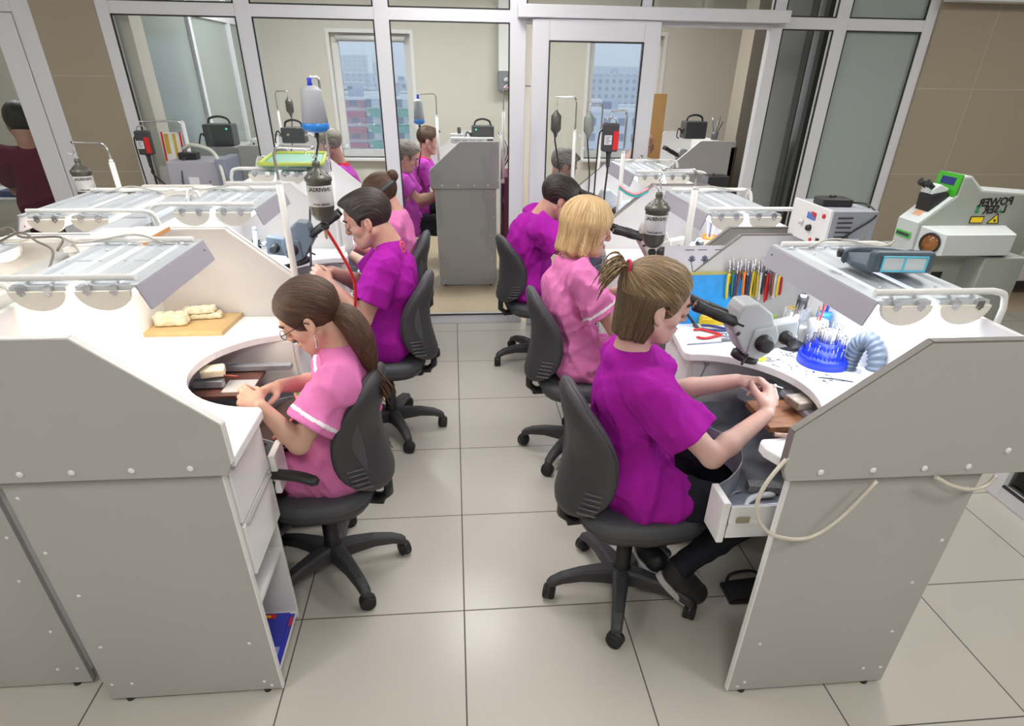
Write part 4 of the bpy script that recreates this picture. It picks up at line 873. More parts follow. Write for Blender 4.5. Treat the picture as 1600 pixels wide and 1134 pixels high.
# ================================================================ hair styles
def ears_out(g, p, R, sc, up=.0, both=True):
    for s_ in (-1, 1): g.ell(p(-.004, .092 * s_, -.014 + up), [.026 * sc, .035 * sc, .034 * sc], R, .006, 'sub')
def face_out(g, p, R, sc, z=-.012, x=.112, rz=.098, ry=.112, rx=.084): g.ell(p(x, 0, z), [rx * sc, ry * sc, rz * sc], R, .008, 'sub')
def hair_halfup(t, p, R, sc, A, seed, m):
    tie = p(-.118, 0, .085); st = hair_st(tie, R, p); c0 = p(-.02, 0, .03)
    g = headgrid(p, dz=.2); hair_cap(g, p, R, sc, .013); g.cap(p(-.08, 0, .05), tie, .045, .008, .03)
    g.warp(strands(st, .0019)); face_out(g, p, R, sc, z=-.004, x=.118, rz=.102, ry=.118, rx=.092); ears_out(g, p, R, sc); g.half(p(-.02, 0, -.028), -R[2] * .94 - R[0] * .34, .03)
    grid_obj(g, 'hair', m, t, st=st)
    def st2(P):
        d = P - c0; x, y, z = d @ R[0], d @ R[1], d @ R[2]; return np.stack([np.arctan2(y, x) * 34, z * 5, x * 0], 1)
    g = headgrid(p, dz=.2); rr = random.Random(2)
    for k in range(11):
        an = PI * (.42 + 1.16 * k / 10); g.cap(p(-.022 + .072 * math.cos(an), .062 * math.sin(an), .02), p(-.034 + .060 * math.cos(an), .054 * math.sin(an), -.100 + rr.uniform(-.012, .008)), .029, .009, .016)
    g.warp(strands(st2, .0014)); ears_out(g, p, R, sc); g.ell(p(.07, 0, -.10), [.085, .1, .07], R, .01, 'sub')
    grid_obj(g, 'lower_hair', H_UND, t, st=st2)
    # the small ponytail: sheaves of bent strands and a band
    rs = random.Random(seed); mb = MB()
    T = Vector(tie); F, L, U = [Vector(v) for v in R]
    for i in range(46):
        a = rs.uniform(0, 6.28); r = rs.uniform(.002, .012); o = (L * math.cos(a) + U * math.sin(a)) * r; sp = (L * math.cos(a) + U * math.sin(a)) * rs.uniform(.3, 2.2) * r + L * rs.uniform(-.006, .006); ln = rs.uniform(.7, 1.1)
        mb.tube(smooth([T + o + F * .012, T + o - F * .012, T - F * .036 * ln + sp * 1.6 - U * .004, T - F * .058 * ln + sp * 2.2 - U * .030 * ln, T - F * .066 * ln + sp * 2.4 - U * .065 * ln], 3), [.0035] * 8 + [.003, .0025, .002, .0012, .0005], 5)
    po = mb.build('ponytail', m, t); tube_st(po)
    MB().tube([T - F * .002 + (L * math.cos(a) + U * math.sin(a)) * .019 for a in [2 * PI * k / 16 for k in range(16)]], .004, 8, close=True).build('hair_tie', mat('crimson_band', (.6, .01, .08), .5), t)
def tube_st(o):
    me = o.data; n = len(me.vertices); c = np.zeros(n * 3, np.float32); me.vertices.foreach_get('co', c); c = c.reshape(-1, 3); at = me.attributes.new('st', 'FLOAT_VECTOR', 'POINT'); at.data.foreach_set('vector', (c * [60, 260, 60]).astype(np.float32).ravel())
def hair_long(t, p, R, sc, A, seed, m):
    tie = np.array([-.372, .272, 1.070]); st = hair_st(tie, R, p); g = headgrid(p, dz=.2); hair_cap(g, p, R, sc, .011)
    g.cap(p(-.06, 0, .02), tie, .055, .018, .03); g.warp(strands(st, .0013)); face_out(g, p, R, sc, z=-.018, x=.114, rz=.104, ry=.115, rx=.084); ears_out(g, p, R, sc)
    g.ell(p(.03, 0, -.115), [.12, .12, .055], R, .01, 'sub'); grid_obj(g, 'hair', m, t, st=st)
    path = [Vector(q) for q in smooth([tie, (-.335, .262, 1.06), (-.300, .245, 1.01), (-.282, .235, .94), (-.262, .235, .87), (-.235, .24, .80)], 6)]
    P = np.array(path); g = Grid(P.min(0) - .07, P.max(0) + .07, .0035); n = len(P)
    for i in range(n - 1):
        r = lambda q: .014 + .026 * math.sin(PI * min(1, (q / n) * 1.25 + .12)) ** .8 * (1 if q < n * .75 else 1 - .75 * (q / n - .75) / .25 * .9)
        g.cap(P[i], P[i + 1], r(i), r(i + 1), .01)
    tg = np.gradient(P, axis=0)
    def st2(Q):
        d = ((Q[:, None, :] - P[None]) ** 2).sum(2); k = d.argmin(1); v = Q - P[k]; tt = tg[k] / np.linalg.norm(tg[k], axis=1)[:, None]; a = np.cross(tt, [0, 1, 0]); a /= np.linalg.norm(a, axis=1)[:, None]; b = np.cross(tt, a)
        return np.stack([(v * a).sum(1) * 420, k * .22 + (v * tt).sum(1) * 10, (v * b).sum(1) * 420], 1)
    gf = strands(lambda Q: st2(Q) * [.12, 1, 0], .0016, 2.2); g.warp(gf); po = grid_obj(g, 'ponytail', m, t, st=st2)
    for i in range(14):
        rs = random.Random(i); a = path[-1 - rs.randint(3, 9)]; o = Vector((rs.uniform(-.02, .02), rs.uniform(-.02, .02), 0)); e = path[-1] + o * 1.3 + Vector((.01, 0, -rs.uniform(.0, .05)))
        if i == 0: mb = MB()
        mb.tube(smooth([a + o, (a + e) / 2 + o * 1.2, e], 4), [.0035] * 5 + [.003, .002, .0012, .0005], 5)
    w_ = mb.build('loose_strand', m, po); tube_st(w_); w_['kind'] = 'stuff'
    T = Vector(tie); d = (path[1] - path[0]).normalized(); u = d.orthogonal().normalized(); v = d.cross(u)
    MB().tube([T + d * .012 + (u * math.cos(a) + v * math.sin(a)) * .029 for a in [2 * PI * k / 16 for k in range(16)]], .006, 8, close=True).build('hair_tie', BLK, t)
    er = MB()
    for i in range(6): er.ball(p(-.006, -.086 if R[1][1] > 0 else .086, -.042) - np.array([0, 0, .0075 * i]), .0036, 8)
    er.build('earring', CHR, t)
def hair_bob(t, p, R, sc, A, seed, m):
    tie = p(-.03, 0, .125); c0 = p(-.02, 0, .03)
    def st(P):
        d = P - c0; x, y, z = d @ R[0], d @ R[1], d @ R[2]; return np.stack([np.arctan2(y, x) * 24, z * 9, x * 0], 1)
    g = headgrid(p, dz=.22); hair_cap(g, p, R, sc, .018)
    for a in range(0, 9):
        an = PI * (.30 + 1.4 * a / 8); g.cap(p(-.016 + .082 * math.cos(an), .070 * math.sin(an), .03), p(-.022 + .088 * math.cos(an), .078 * math.sin(an), -.088 + (.012 if a in (0, 8) else 0)), .026, .021, .02)
    g.ell(p(.07, 0, .062), [.030, .05, .024], R, .015)
    g.warp(strands(st, .0018)); face_out(g, p, R, sc, z=-.045, x=.112, rz=.100, ry=.066, rx=.082); g.cap(p(.0, 0, -.03), p(-.01, 0, -.20), .062, .060, .01, 'sub'); g.half(p(-.02, 0, -.115), -R[2] + R[0] * .12, .012)
    grid_obj(g, 'hair', m, t, st=st)
def hair_short(t, p, R, sc, A, seed, m, th=.013, wav=.0016):
    tie = p(-.02, 0, .12); c0 = p(-.04, 0, .02)
    def st(P):
        d = P - c0; x, y, z = d @ R[0], d @ R[1], d @ R[2]; return np.stack([np.arctan2(y, z + .12) * 40, x * 14 + z * 5, x * 6], 1)
    g = headgrid(p); hair_cap(g, p, R, sc, th); g.ell(p(.05, 0, .098), [.05, .055, .022], R, .02); g.warp(strands(st, wav, 2.4))
    face_out(g, p, R, sc, z=-.012, x=.114, rz=.106, ry=.115, rx=.090)
    for s_ in (-1, 1): g.ell(p(.006, .09 * s_, -.018), [.034, .035, .042], R, .006, 'sub').ell(p(.075, .085 * s_, .01), [.045, .035, .055], R, .006, 'sub')
    g.ell(p(.02, 0, -.115), [.115, .11, .062], R, .012, 'sub'); g.half(p(-.06, 0, -.062), -R[2] - R[0] * .15, .015)
    grid_obj(g, 'hair', m, t, st=st)
def hair_bun(t, p, R, sc, A, seed, m):
    tie = p(-.10, 0, .055); st = hair_st(tie, R, p); g = headgrid(p, dz=.2); hair_cap(g, p, R, sc, .011); g.cap(p(-.07, 0, .04), tie, .04, .02, .02); g.ell(p(-.128, 0, .06), [.034, .036, .034], R, .006)
    g.warp(strands(st, .0015)); face_out(g, p, R, sc); ears_out(g, p, R, sc); g.ell(p(.02, 0, -.115), [.11, .11, .058], R, .01, 'sub'); g.half(p(-.06, 0, -.058), -R[2] - R[0] * .2, .015)
    grid_obj(g, 'hair', m, t, st=st)
    # headband magnifier
    mb = MB(); mb.tube([Vector(p(-.012 + .112 * math.cos(a), .091 * math.sin(a), .036)) for a in [2 * PI * k / 28 for k in range(28)]], .009, 8, close=True, flat=1.6); mb.build('headband', DGR, t)
    MB().box((-.01, -.05, -.02), (.03, .05, .012), frame(p(.115, 0, .03), R[0], R[1])).build('visor', DGR, t, bev=.004)
def hair_none(t, p, R, sc, A, seed, m):
    g = headgrid(p); hair_cap(g, p, R, sc, .006); g.ell(p(.04, 0, .09), [.11, .1, .08], R, .01, 'sub'); face_out(g, p, R, sc, x=.08, rx=.1); ears_out(g, p, R, sc); g.half(p(-.05, 0, -.06), -R[2], .01)
    c0 = p(0, 0, 0); grid_obj(g, 'hair', m, t, st=lambda P: (P - c0) * 200)

mk = lambda fn, m, **k: (lambda t, p, R, sc, A, seed: fn(t, p, R, sc, A, seed, m, **k))
# ================================================================ the people
def quick(pel, chest, neck, head, F, U, sh, face, **k):
    """shoulders, elbows, hips and knees laid out from the torso; anything given in k overrides"""
    fw = N3([face[0], face[1], 0]); lt = np.array([-fw[1], fw[0], 0]); nk = np.array(neck, float); pl = np.array(pel, float)
    J = dict(pel=pel, chest=chest, neck=neck, head=head, F=F, U=U)
    for q, sg in (('R', -1), ('L', 1)):
        J['s' + q] = nk + lt * sg * sh - [0, 0, .065] + fw * .01; J['e' + q] = J['s' + q] + fw * .14 + lt * sg * .05 - [0, 0, .23]; J['w' + q] = J['e' + q] + fw * .20 - lt * sg * .13 + [0, 0, .09]
        J['h' + q] = pl + lt * sg * .085 + [0, 0, -.01]; J['k' + q] = pl + lt * sg * .11 + fw * .40 - [0, 0, .04]; J['a' + q] = J['k' + q] - fw * .03 * 1 - [0, 0, pl[2] - .13]; J['t' + q] = J['a' + q] + fw * .13 - [0, 0, .06]
    J.update(k); return J
# woman in purple, right front
J = quick((.58, .055, .565), (.545, .055, .85), (.535, .055, 1.015), (.597, .05, 1.160), (.965, .08, -.24), (.24, 0, .97), .155, (1, .05),
    sR=(.575, -.105, .945), sL=(.575, .205, .95), eR=(.755, -.195, .775), eL=(.765, .225, .79), wR=(.932, -.120, .872), wL=(.922, .092, .885),
    hR=(.62, -.04, .545), hL=(.62, .15, .545), kR=(.99, -.10, .495), kL=(.98, .17, .50), aR=(.80, -.035, .195), tR=(.868, -.055, .085), aL=(.73, .13, .21), tL=(.74, .05, .16))
r1 = person('person', J, 'woman in a purple t-shirt with ash-blonde short ponytail at the right front microscope', h=.0035, skin=SKINA, top=PURP, bottom=DARKT, hair=mk(hair_halfup, H_DKBL), seed=3, slv=.66, loose=1.25, fold=.009, fat=1.02,
    hands=dict(R=dict(D=(.32, .62, .42), N=(-.55, .35, -.35), T=(-.5, -.1, .8), curl=(.75, .7, .8, .75), tc=.5, sc=1.0), L=dict(D=(.75, -.62, .22), N=(-.15, -.45, -.8), T=(-.6, -.55, .4), curl=(.6, .55, .5, .45), tc=.4, sc=1.0)))
# woman in pink with long ponytail, left front
J = quick((-.43, .28, .545), (-.375, .272, .79), (-.375, .27, .965), (-.452, .27, 1.062), (-.86, .02, -.50), (-.5, 0, .86), .15, (-1, 0),
    sL=(-.375, .125, .885), sR=(-.385, .415, .885), eL=(-.495, .03, .735), eR=(-.50, .44, .76), wL=(-.585, .035, .865), wR=(-.565, .19, .862))
l1 = person('person', J, 'woman in pink tunic with glasses and long brown ponytail at the left front', h=.0035, skin=SKINB, top=PINK, bottom=MAGT, hair=mk(hair_long, H_BR), seed=5, slv=.70, stripe=True, loose=1.25, fold=.009, tunic=.35, glasses=True, sc=.95,
    hands=dict(L=dict(D=(-.8, .5, .25), N=(.1, .75, -.5), T=(.3, .3, .9), curl=(.55, .6, .65, .7), tc=.5), R=dict(D=(-.62, -.75, .12), N=(.15, -.35, -.9), T=(.7, -.6, .1), curl=(.7, .75, .8, .85), tc=.5)))
# dark-haired man in purple
J = quick((-.34, 1.43, .565), (-.285, 1.40, .86), (-.300, 1.39, 1.045), (-.388, 1.385, 1.142), (-.95, .03, -.30), (-.3, 0, .95), .17, (-1, .05),
    sL=(-.315, 1.205, .965), sR=(-.325, 1.57, .965), eL=(-.425, 1.135, .755), eR=(-.47, 1.62, .77), wL=(-.555, 1.17, .90), wR=(-.60, 1.45, .89))
l2 = person('person', J, 'dark-haired man in a purple collared t-shirt at the second left bench', h=.0042, skin=SKINC, top=PURP, bottom=DARKT, hair=mk(hair_short, H_DK, th=.009), male=True, sc=1.04, seed=8, slv=.68, loose=1.05, fat=1.02, collar=PURP, fold=.007, emblem=((-.225, 1.36, 1.03), .024),
    hands=dict(L=dict(D=(-.7, .2, .55), N=(.2, .7, -.4), T=(.4, .1, .8), curl=(.7, .8, .8, .85), tc=.5), R=dict(D=(-.5, -.75, .2), N=(-.2, -.2, -.9), T=(-.1, .5, .5), curl=(.6, .6, .6, .6))))
# blonde woman in pink
J = quick((.575, 1.13, .555), (.525, 1.12, .86), (.530, 1.12, 1.025), (.598, 1.12, 1.150), (.985, .02, -.16), (.15, 0, .985), .15, (1, 0),
    sR=(.565, .975, .965), sL=(.56, 1.27, .965), eR=(.715, .925, .76), eL=(.74, 1.31, .78), wR=(.88, 1.02, .87), wL=(.90, 1.2, .88))
person('person', J, 'blonde woman with bobbed hair and pink tunic at the second right bench', h=.0042, skin=SKINB, top=PINK, bottom=PINK, hair=mk(hair_bob, H_BL), seed=12, slv=.68, stripe=True, loose=1.2, fold=.010, tunic=.75,
    hands=dict(R=dict(D=(.6, .5, .4), N=(-.5, .4, -.4), T=(-.5, 0, .8)), L=dict(D=(.6, -.5, .4), N=(-.2, -.4, -.8), T=(-.5, -.5, .4))))
# hunched man in purple, third right
J = quick((.50, 2.34, .56), (.46, 2.32, .84), (.535, 2.30, .985), (.650, 2.295, 1.085), (.88, .12, -.46), (.46, 0, .88), .18, (1, .05),
    sR=(.525, 2.11, .95), sL=(.52, 2.49, .94), eR=(.70, 2.05, .80), eL=(.70, 2.55, .80), wR=(.88, 2.2, .90), wL=(.88, 2.4, .90))
person('person', J, 'dark-haired man in purple hunched over the last right-hand bench', h=.005, skin=SKINC, top=PURP, bottom=JEAN, hair=mk(hair_short, H_DK, th=.015), male=True, sc=1.02, seed=17, slv=.62, loose=1.3, fat=1.2, fold=.011, top_h=.005)
# woman with headband magnifier, third left
J = quick((-.40, 2.42, .555), (-.345, 2.405, .84), (-.345, 2.40, .995), (-.425, 2.395, 1.082), (-.84, .02, -.52), (-.52, 0, .84), .145, (-1, 0))
person('person', J, 'woman in pink with hair bun and dark headband magnifier, third left', h=.005, skin=SKINB, top=PINK, bottom=MAGT, hair=mk(hair_bun, H_BR), seed=21, slv=.6, loose=1.15, fold=.008, top_h=.005)
# beyond the glass
J = quick((-.43, 4.42, .54), (-.47, 4.42, .80), (-.445, 4.42, .965), (-.392, 4.42, 1.085), (.92, .05, -.40), (.4, 0, .92), .145, (1, 0), eR=(-.31, 4.27, .765), wR=(-.12, 4.33, .80))
person('person', J, 'grey-haired woman in faded purple t-shirt seen through the glass by the lone bench', h=.006, skin=SKINB, top=PURL, hair=mk(hair_short, H_GR, th=.014), seed=24, slv=.6, top_h=.006, loose=1.2)
J = quick((-.36, 5.0, .58), (-.33, 5.0, .86), (-.275, 5.0, 1.02), (-.215, 5.0, 1.165), (.98, .05, -.2), (.2, 0, .98), .165, (1, 0))
person('person', J, 'cropped-hair man in purple and red working behind the grey-haired woman', h=.006, skin=SKINC, top=PURL, hair=mk(hair_short, H_BR, th=.006), male=True, seed=27, slv=.6, collar=REDA, top_h=.006)
J = quick((-.98, 4.55, .56), (-.95, 4.55, .85), (-.985, 4.55, 1.01), (-1.07, 4.55, 1.165), (-.95, .1, -.3), (-.3, 0, .95), .16, (-1, 0))
person('person', J, 'grey-brown haired worker in purple behind the left glass, back towards the window', h=.006, skin=SKINC, top=PURL, hair=mk(hair_short, H_GR, th=.012), seed=29, slv=.6, collar=REDA, top_h=.006)
J = quick((1.60, 4.6, .56), (1.60, 4.6, .87), (1.67, 4.6, 1.03), (1.765, 4.6, 1.175), (.95, 0, -.3), (.3, 0, .95), .17, (1, 0))
person('person', J, 'balding man with glasses in purple at the bench behind the doorway', h=.005, skin=SKINC, top=PURP, hair=mk(hair_none, H_GR), male=True, seed=31, slv=.6, glasses=True, top_h=.006)
J = quick((.80, 3.72, .55), (.82, 3.72, .84), (.85, 3.72, .99), (.90, 3.72, 1.10), (.9, .1, -.4), (.4, 0, .9), .15, (1, 0))
person('person', J, 'worker in faded purple right behind the sliding door glass', h=.006, skin=SKINC, top=PURL, hair=mk(hair_short, H_GR, th=.012), seed=33, slv=.6, collar=REDA, top_h=.006)
J = quick((-3.08, 3.66, .80), (-3.06, 3.66, 1.04), (-3.06, 3.67, 1.215), (-3.08, 3.70, 1.355), (-.25, .93, -.30), (-.05, .3, .95), .20, (-.2, 1),
    kR=(-2.98, 3.86, .46), kL=(-3.3, 3.86, .46), aR=(-2.99, 3.80, .10), aL=(-3.29, 3.80, .10), tR=(-2.99, 3.92, .05), tL=(-3.31, 3.92, .05))
person('person', J, 'black-haired person in a burgundy uniform seen from behind at the far left', h=.006, skin=SKINC, top=BURG, bottom=BURG, hair=mk(hair_short, H_BK, th=.018), male=True, seed=37, slv=.7, tunic=.5, top_h=.006, loose=1.5, fat=1.25, sc=1.12)

one(MB().ball((.985, -.035, .925), .006, 10).cyl((.965, -.03, .93), (1.01, -.04, .918), .0022), 'workpiece', WPL, 'tiny white workpiece held between the hands of the woman in purple', 'workpiece')
# ================================================================ microscopes
def microscope(E, d, label, body=GPL, wt=.90, post=.44, py=0, tilt=.38):
    """E = point between the eyepiece rims, d = horizontal viewing direction"""
    d = Vector((d[0], d[1], 0)).normalized(); L = V(-d.y, d.x, 0); E = Vector(E); M = Matrix((d, L, V(0, 0, 1))).transposed().to_4x4(); M.translation = E; P = lambda a, b, c: M @ V(a, b, c)
    base = P(post, py, 0); t = thing('stereo_microscope', (base.x, base.y, wt), label, 'microscope')
    ta = V(math.cos(tilt), 0, -math.sin(tilt))
    for s_ in (-1, 1):
        q = lambda l, o=0: P(*(ta * l + V(0, s_ * .031, 0)))
        ax = (M.to_3x3() @ ta)
        mb = MB().lathe([(.010, .0), (.0165, .001), (.0175, .012), (.0165, .03), (.0165, .032), (.0155, .034), (.0155, .07), (.017, .072), (.017, .105), (.0155, .108), (.0155, .17)], q(.004), ax, 20)
        e = mb.build('eyepiece', BLK, t); MB().lathe([(.0095, 0), (.0095, .0006)], q(.0035), ax, 16).build('eyepiece_lens', CHR, e)
    M = M @ Matrix.Translation((0, 0, -.14 * (math.tan(tilt) - math.tan(.38)))); E = M.translation.copy()
    poly = [(.140, -.022), (.150, .000), (.195, .004), (.245, -.030), (.275, -.095), (.262, -.140), (.232, -.165), (.180, -.155), (.130, -.078)]
    MB().prism(poly, 'y', -.046, .046, M).build('head', body, t, bev=.008, bseg=3)
    poly = [(.195, -.075), (.262, -.062), (.278, -.10), (.262, -.15), (.225, -.172), (.185, -.158)]
    MB().prism(poly, 'y', -.054, .054, M).build('zoom_body', body, t, bev=.005)
    for s_ in (-1, 1): MB().lathe([(.004, 0), (.026, 0), (.026, .012), (.022, .014), (.0215, .034), (.019, .036), (.004, .036)], P(.228, s_ * .052, -.115), M.to_3x3() @ V(0, s_, 0), 24).build('zoom_knob', BLK, t)
    MB().lathe([(.01, 0), (.034, 0), (.036, -.01), (.043, -.014), (.043, -.032), (.036, -.034), (.02, -.034)], P(.214, 0, -.158), M.to_3x3() @ V(.25, 0, 1).normalized(), 28).build('ring_light', BLK, t)
    MB().lathe([(.01, 0), (.030, 0), (.030, -.004), (.01, -.004)], P(.208, 0, -.188), M.to_3x3() @ V(.25, 0, 1).normalized(), 24).build('objective_lens', mat('coated_glass', (.1, .12, .2), .05, .3), t)
    MB().tube([P(.185, -.06, -.15), P(.16, -.085, -.17)], .004, 8).tube([P(.15, -.048, -.085), P(.135, -.07, -.08)], .005, 8).build('locking_lever', BLK, t)
    MB().prism([(.26, -.075), (.345, -.06), (.355, -.14), (.27, -.15)], 'y', -.026, .026, M).build('focus_block', body, t, bev=.004)
    for s_ in (-1, 1): MB().lathe([(.004, 0), (.021, 0), (.021, .01), (.017, .012), (.017, .045), (.013, .047), (.003, .047)], P(.312, s_ * .026, -.11), M.to_3x3() @ V(0, s_, 0), 20).build('focus_knob', BLK, t)
    dz = wt - E.z
    MB().tube([P(.34, 0, -.10), P(post, py, -.10)], .012, 12).cyl(P(post, py, dz + .02), P(post, py, -.07), .0115).build('stand_post', CHR, t)
    MB().cyl(P(post, py, -.12), P(post, py, -.08), .018).build('clamp_collar', BLK, t)
    MB().lathe([(.01, 0), (.05, 0), (.05, .012), (.03, .022), (.014, .03)], P(post, py, dz), seg=28).build('stand_foot', BLK, t)
    return t
microscope((.705, .055, 1.165), (1, .02), 'grey stereo microscope with black knobs in front of the woman in purple', post=.52, py=.27)
microscope((.705, 1.125, 1.155), (1, .02), 'stereo microscope with black tubes at the blonde woman\'s eyes', tilt=.26, body=mat('cream_casting', (.55, .52, .48), .4), post=.42)
microscope((.765, 2.30, 1.13), (1, .05), 'stereo microscope of the hunched man at the last right bench', tilt=.35, post=.40)
microscope((-.508, 1.38, 1.178), (-1, 0), 'blue-grey stereo microscope before the dark-haired man in purple', tilt=.60, body=mat('blue_grey_casting', (.10, .13, .16), .4), post=.40)
microscope((1.98, 4.62, 1.16), (1, 0), 'dark little microscope on the bench behind the doorway', post=.36, tilt=.45)
# ================================================================ hanging flexible-shaft motors
def hangmotor(base, ztop, tip, drop, end, label, style='universal', k=1.0, via=None, tubec=None, pole=WTUBE):
    """pole at base (x,y,z0) up to ztop, thin rod bent over to tip (x,y,z); motor hangs drop below; shaft ends at end"""
    bx, by, bz = base; t = thing('hanging_motor', (bx, by, bz), label, 'motor', group='flexible shaft motors on poles')
    MB().cyl((bx, by, bz), (bx, by, ztop), .0125, seg=16).cyl((bx, by, ztop - .002), (bx, by, ztop + .012), .009).build('pole', pole, t)
    MB().box((bx - .025, by - .02, bz), (bx + .025, by + .02, bz + .03)).build('pole_clamp', WPL, t, bev=.003)
    T = Vector(tip); d = V(T.x - bx, T.y - by, 0); mb = MB()
    mb.tube(smooth([V(bx, by, ztop), V(bx, by, T.z - .035), V(bx, by, T.z - .015) + d * .04, V(bx, by, T.z) + d * .14, V(bx, by, T.z) + d * .5, T], 6), .0055, 8).build('rod', CHR, t)
    z = T.z - .01; ch = MB(); nlink = max(2, int(drop / .016))
    for i in range(nlink):
        c = V(T.x, T.y, z - drop * (i + .5) / nlink); a = (V(1, 0, 0) if i % 2 else V(0, 1, 0)); ch.tube([c + V(0, 0, math.cos(q) * .6 * drop / nlink) + a * math.sin(q) * .006 for q in [2 * PI * j / 10 for j in range(10)]], .0016, 5, close=True)
    c_ = ch.build('hanging_chain', CHR, t)
    m = V(T.x, T.y, z - drop)
    if style == 'universal':
        b = MB().lathe([(.003, 0), (.012, -.001), (.014, -.012), (.012, -.022), (.02, -.028), (.040, -.046), (.047, -.052), (.047, -.064), (.043, -.066), (.043, -.155), (.041, -.158), (.041, -.172), (.028, -.192), (.014, -.198), (.006, -.2)], m, (0, 0, 1), 32).build('motor_body', MOTOR, t)
        MB().lathe([(.0435, -.076), (.0440, -.077), (.0440, -.143), (.0435, -.144)], m, (0, 0, 1), 32).build('label_band', LBL, b)
        # lettering curved round the band, mirrored as in the photograph
        for zz, s_, sz, dk in ((-.088, 'UNIVERSAL', .0175, BLK), (-.136, 'FLEXIBLE SHAFT', .0085, BLK)):
            tm = text_mesh(s_, sz, Matrix(), 'label_lettering', dk, b, ext=0, mirror=True)
            iw = wm(b); ii = iw.inverted(); toc = math.atan2(-1.7 - m.y, -m.x)
            for v in tm.data.vertices:
                p0 = iw @ v.co; a = toc + p0.x / .0442; v.co = ii @ V(m.x + .0444 * math.cos(a), m.y + .0444 * math.sin(a), m.z + zz + p0.y)
        mb = MB(); mb.tube(smooth([m + V(0, 0, -.002), m + V(-.015, 0, .018), m + V(-.028, 0, .022), m + V(-.033, 0, .03), m + V(-.026, 0, .034)], 4), .002, 6).build('hook', CHR, b)
        for i in range(6): a = i * PI / 3; MB().ball(m + V(.032 * math.cos(a), .032 * math.sin(a), -.040), .004, 8).build('vent_hole', BLK, b)
        bot = m + V(0, 0, -.2)
        MB().lathe([(.005, 0), (.013, -.002), (.017, -.012), (.013, -.022), (.006, -.024)], bot + V(0, 0, -.004), seg=16).build('shaft_collar', BLK, b); bot = bot + V(0, 0, -.026)
    elif style == 'blue':
        b = MB().lathe([(.003, 0), (.025 * k, -.004), (.047 * k, -.016), (.05 * k, -.024), (.062 * k, -.165), (.05 * k, -.168), (.01, -.168)], m, (0, 0, 1), 30).build('motor_body', mat('grey_motor_shell', (.42, .44, .47), .4), t)
        MB().lathe([(.058 * k, -.155), (.0635 * k, -.158), (.064 * k, -.182), (.04 * k, -.196), (.006, -.20)], m, (0, 0, 1), 30).build('motor_base', mat('azure_plastic', (.02, .22, .65), .35), b)
        MB().lathe([(.003, .03), (.012, .026), (.009, .012), (.014, -.004), (.003, -.006)], m, (0, 0, 1), 16).build('hanger_eye', BLUE, b); bot = m + V(0, 0, -.2)
        MB().lathe([(.004, 0), (.010, -.002), (.010, -.018), (.004, -.02)], bot, seg=12).build('shaft_collar', BLK, b); bot = bot + V(0, 0, -.02)
    elif style == 'red':
        b = MB().box(m + V(-.042, -.03, -.155), m + V(.042, .03, -.02)).build('motor_body', DGR, t, bev=.008)
        MB().tube(smooth([m + V(-.03, 0, -.02), m + V(-.022, 0, 0), m + V(0, 0, .006), m + V(.022, 0, 0), m + V(.03, 0, -.02)], 5), .003, 8).build('hanger_bow', CHR, b)
        MB().box(m + V(.012, -.0315, -.145), m + V(.041, -.0298, -.055)).build('red_panel', RED, b); MB().box(m + V(-.036, -.0315, -.12), m + V(.004, -.0298, -.075)).build('rating_plate', PAPER, b)
        mb = MB()
        for i in range(4): mb.box(m + V(-.03, -.0325, -.085 - i * .009), m + V(-.002 - (i % 2) * .008, -.031, -.082 - i * .009))
        mb.build('plate_lines', DGR, b)
        MB().lathe([(.02, 0), (.014, -.01), (.011, -.07), (.006, -.085)], m + V(0, 0, -.155), seg=16).build('strain_relief', DGR, b); bot = m + V(0, 0, -.24)
        MB().curve([m + V(-.042, 0, -.05), m + V(-.06, 0, -.08), m + V(-.062, .01, -.25), m + V(-.06, .02, -.42)], .0045).build('power_cord', BLK, b)
    else:
        b = MB().lathe([(.003, 0), (.010, -.002), (.012, -.012), (.03, -.03), (.034, -.036), (.034, -.115), (.014, -.138), (.01, -.158), (.003, -.16)], m, (0, 0, 1), 8 if style == 'hex' else 24).build('motor_body', MOTOR if style == 'hex' else mat('sage_grey_shell', (.25, .28, .26), .45), t); bot = m + V(0, 0, -.16)
    e = Vector(end); via = [Vector(v) for v in (via or [(bot * .5 + e * .5) + V(.015, 0, -.02)])]
    pts = smooth([bot, bot + V(0, 0, -.03)] + via + [e], 8)
    cut = int(len(pts) * .35)
    if tubec:
        MB().tube(pts[:cut + 1], .0055, 8).build('flexible_shaft', mat('tan_sleeve', (.45, .33, .2), .5), t); MB().tube(pts[cut:], .0062, 8).build('shaft_sleeve', tubec, t)
    else: MB().tube(pts, .0052, 8).build('flexible_shaft', BLK, t)
    dv = (pts[-1] - pts[-2]).normalized(); MB().lathe([(.003, 0), (.008, .004), (.009, .04), (.0075, .07), (.005, .09), (.002, .105)], e, dv, 16).build('handpiece', CHR if tubec else DGR, t)
    return t
hangmotor((.905, .70, .90), 1.375, (.772, .70, 1.443), .065, (.93, .56, .915), 'round olive motor with silver label hanging beside the blonde woman\'s microscope', via=[(.80, .68, 1.08)])
hangmotor((-.60, .755, .90), 1.385, (-.455, .72, 1.505), .03, (-.42, .93, .86), 'round olive motor with silver label and red-sleeved shaft above the left front bench', via=[(-.455, .76, 1.22), (-.40, .86, 1.02)], tubec=RED)
hangmotor((-.60, 1.80, .90), 1.28, (-.64, 1.78, 1.70), .02, (-.66, 1.3, .95), 'large grey motor with blue base on a tall thin rod, left row', style='blue', pole=WTUBE, via=[(-.64, 1.74, 1.40), (-.66, 1.5, 1.2)])
hangmotor((.96, 2.05, .90), 1.36, (.865, 2.0, 1.565), .025, (.92, 2.0, .93), 'square black motor with red side label at the last right bench', style='red', via=[(.865, 2.0, 1.1)])
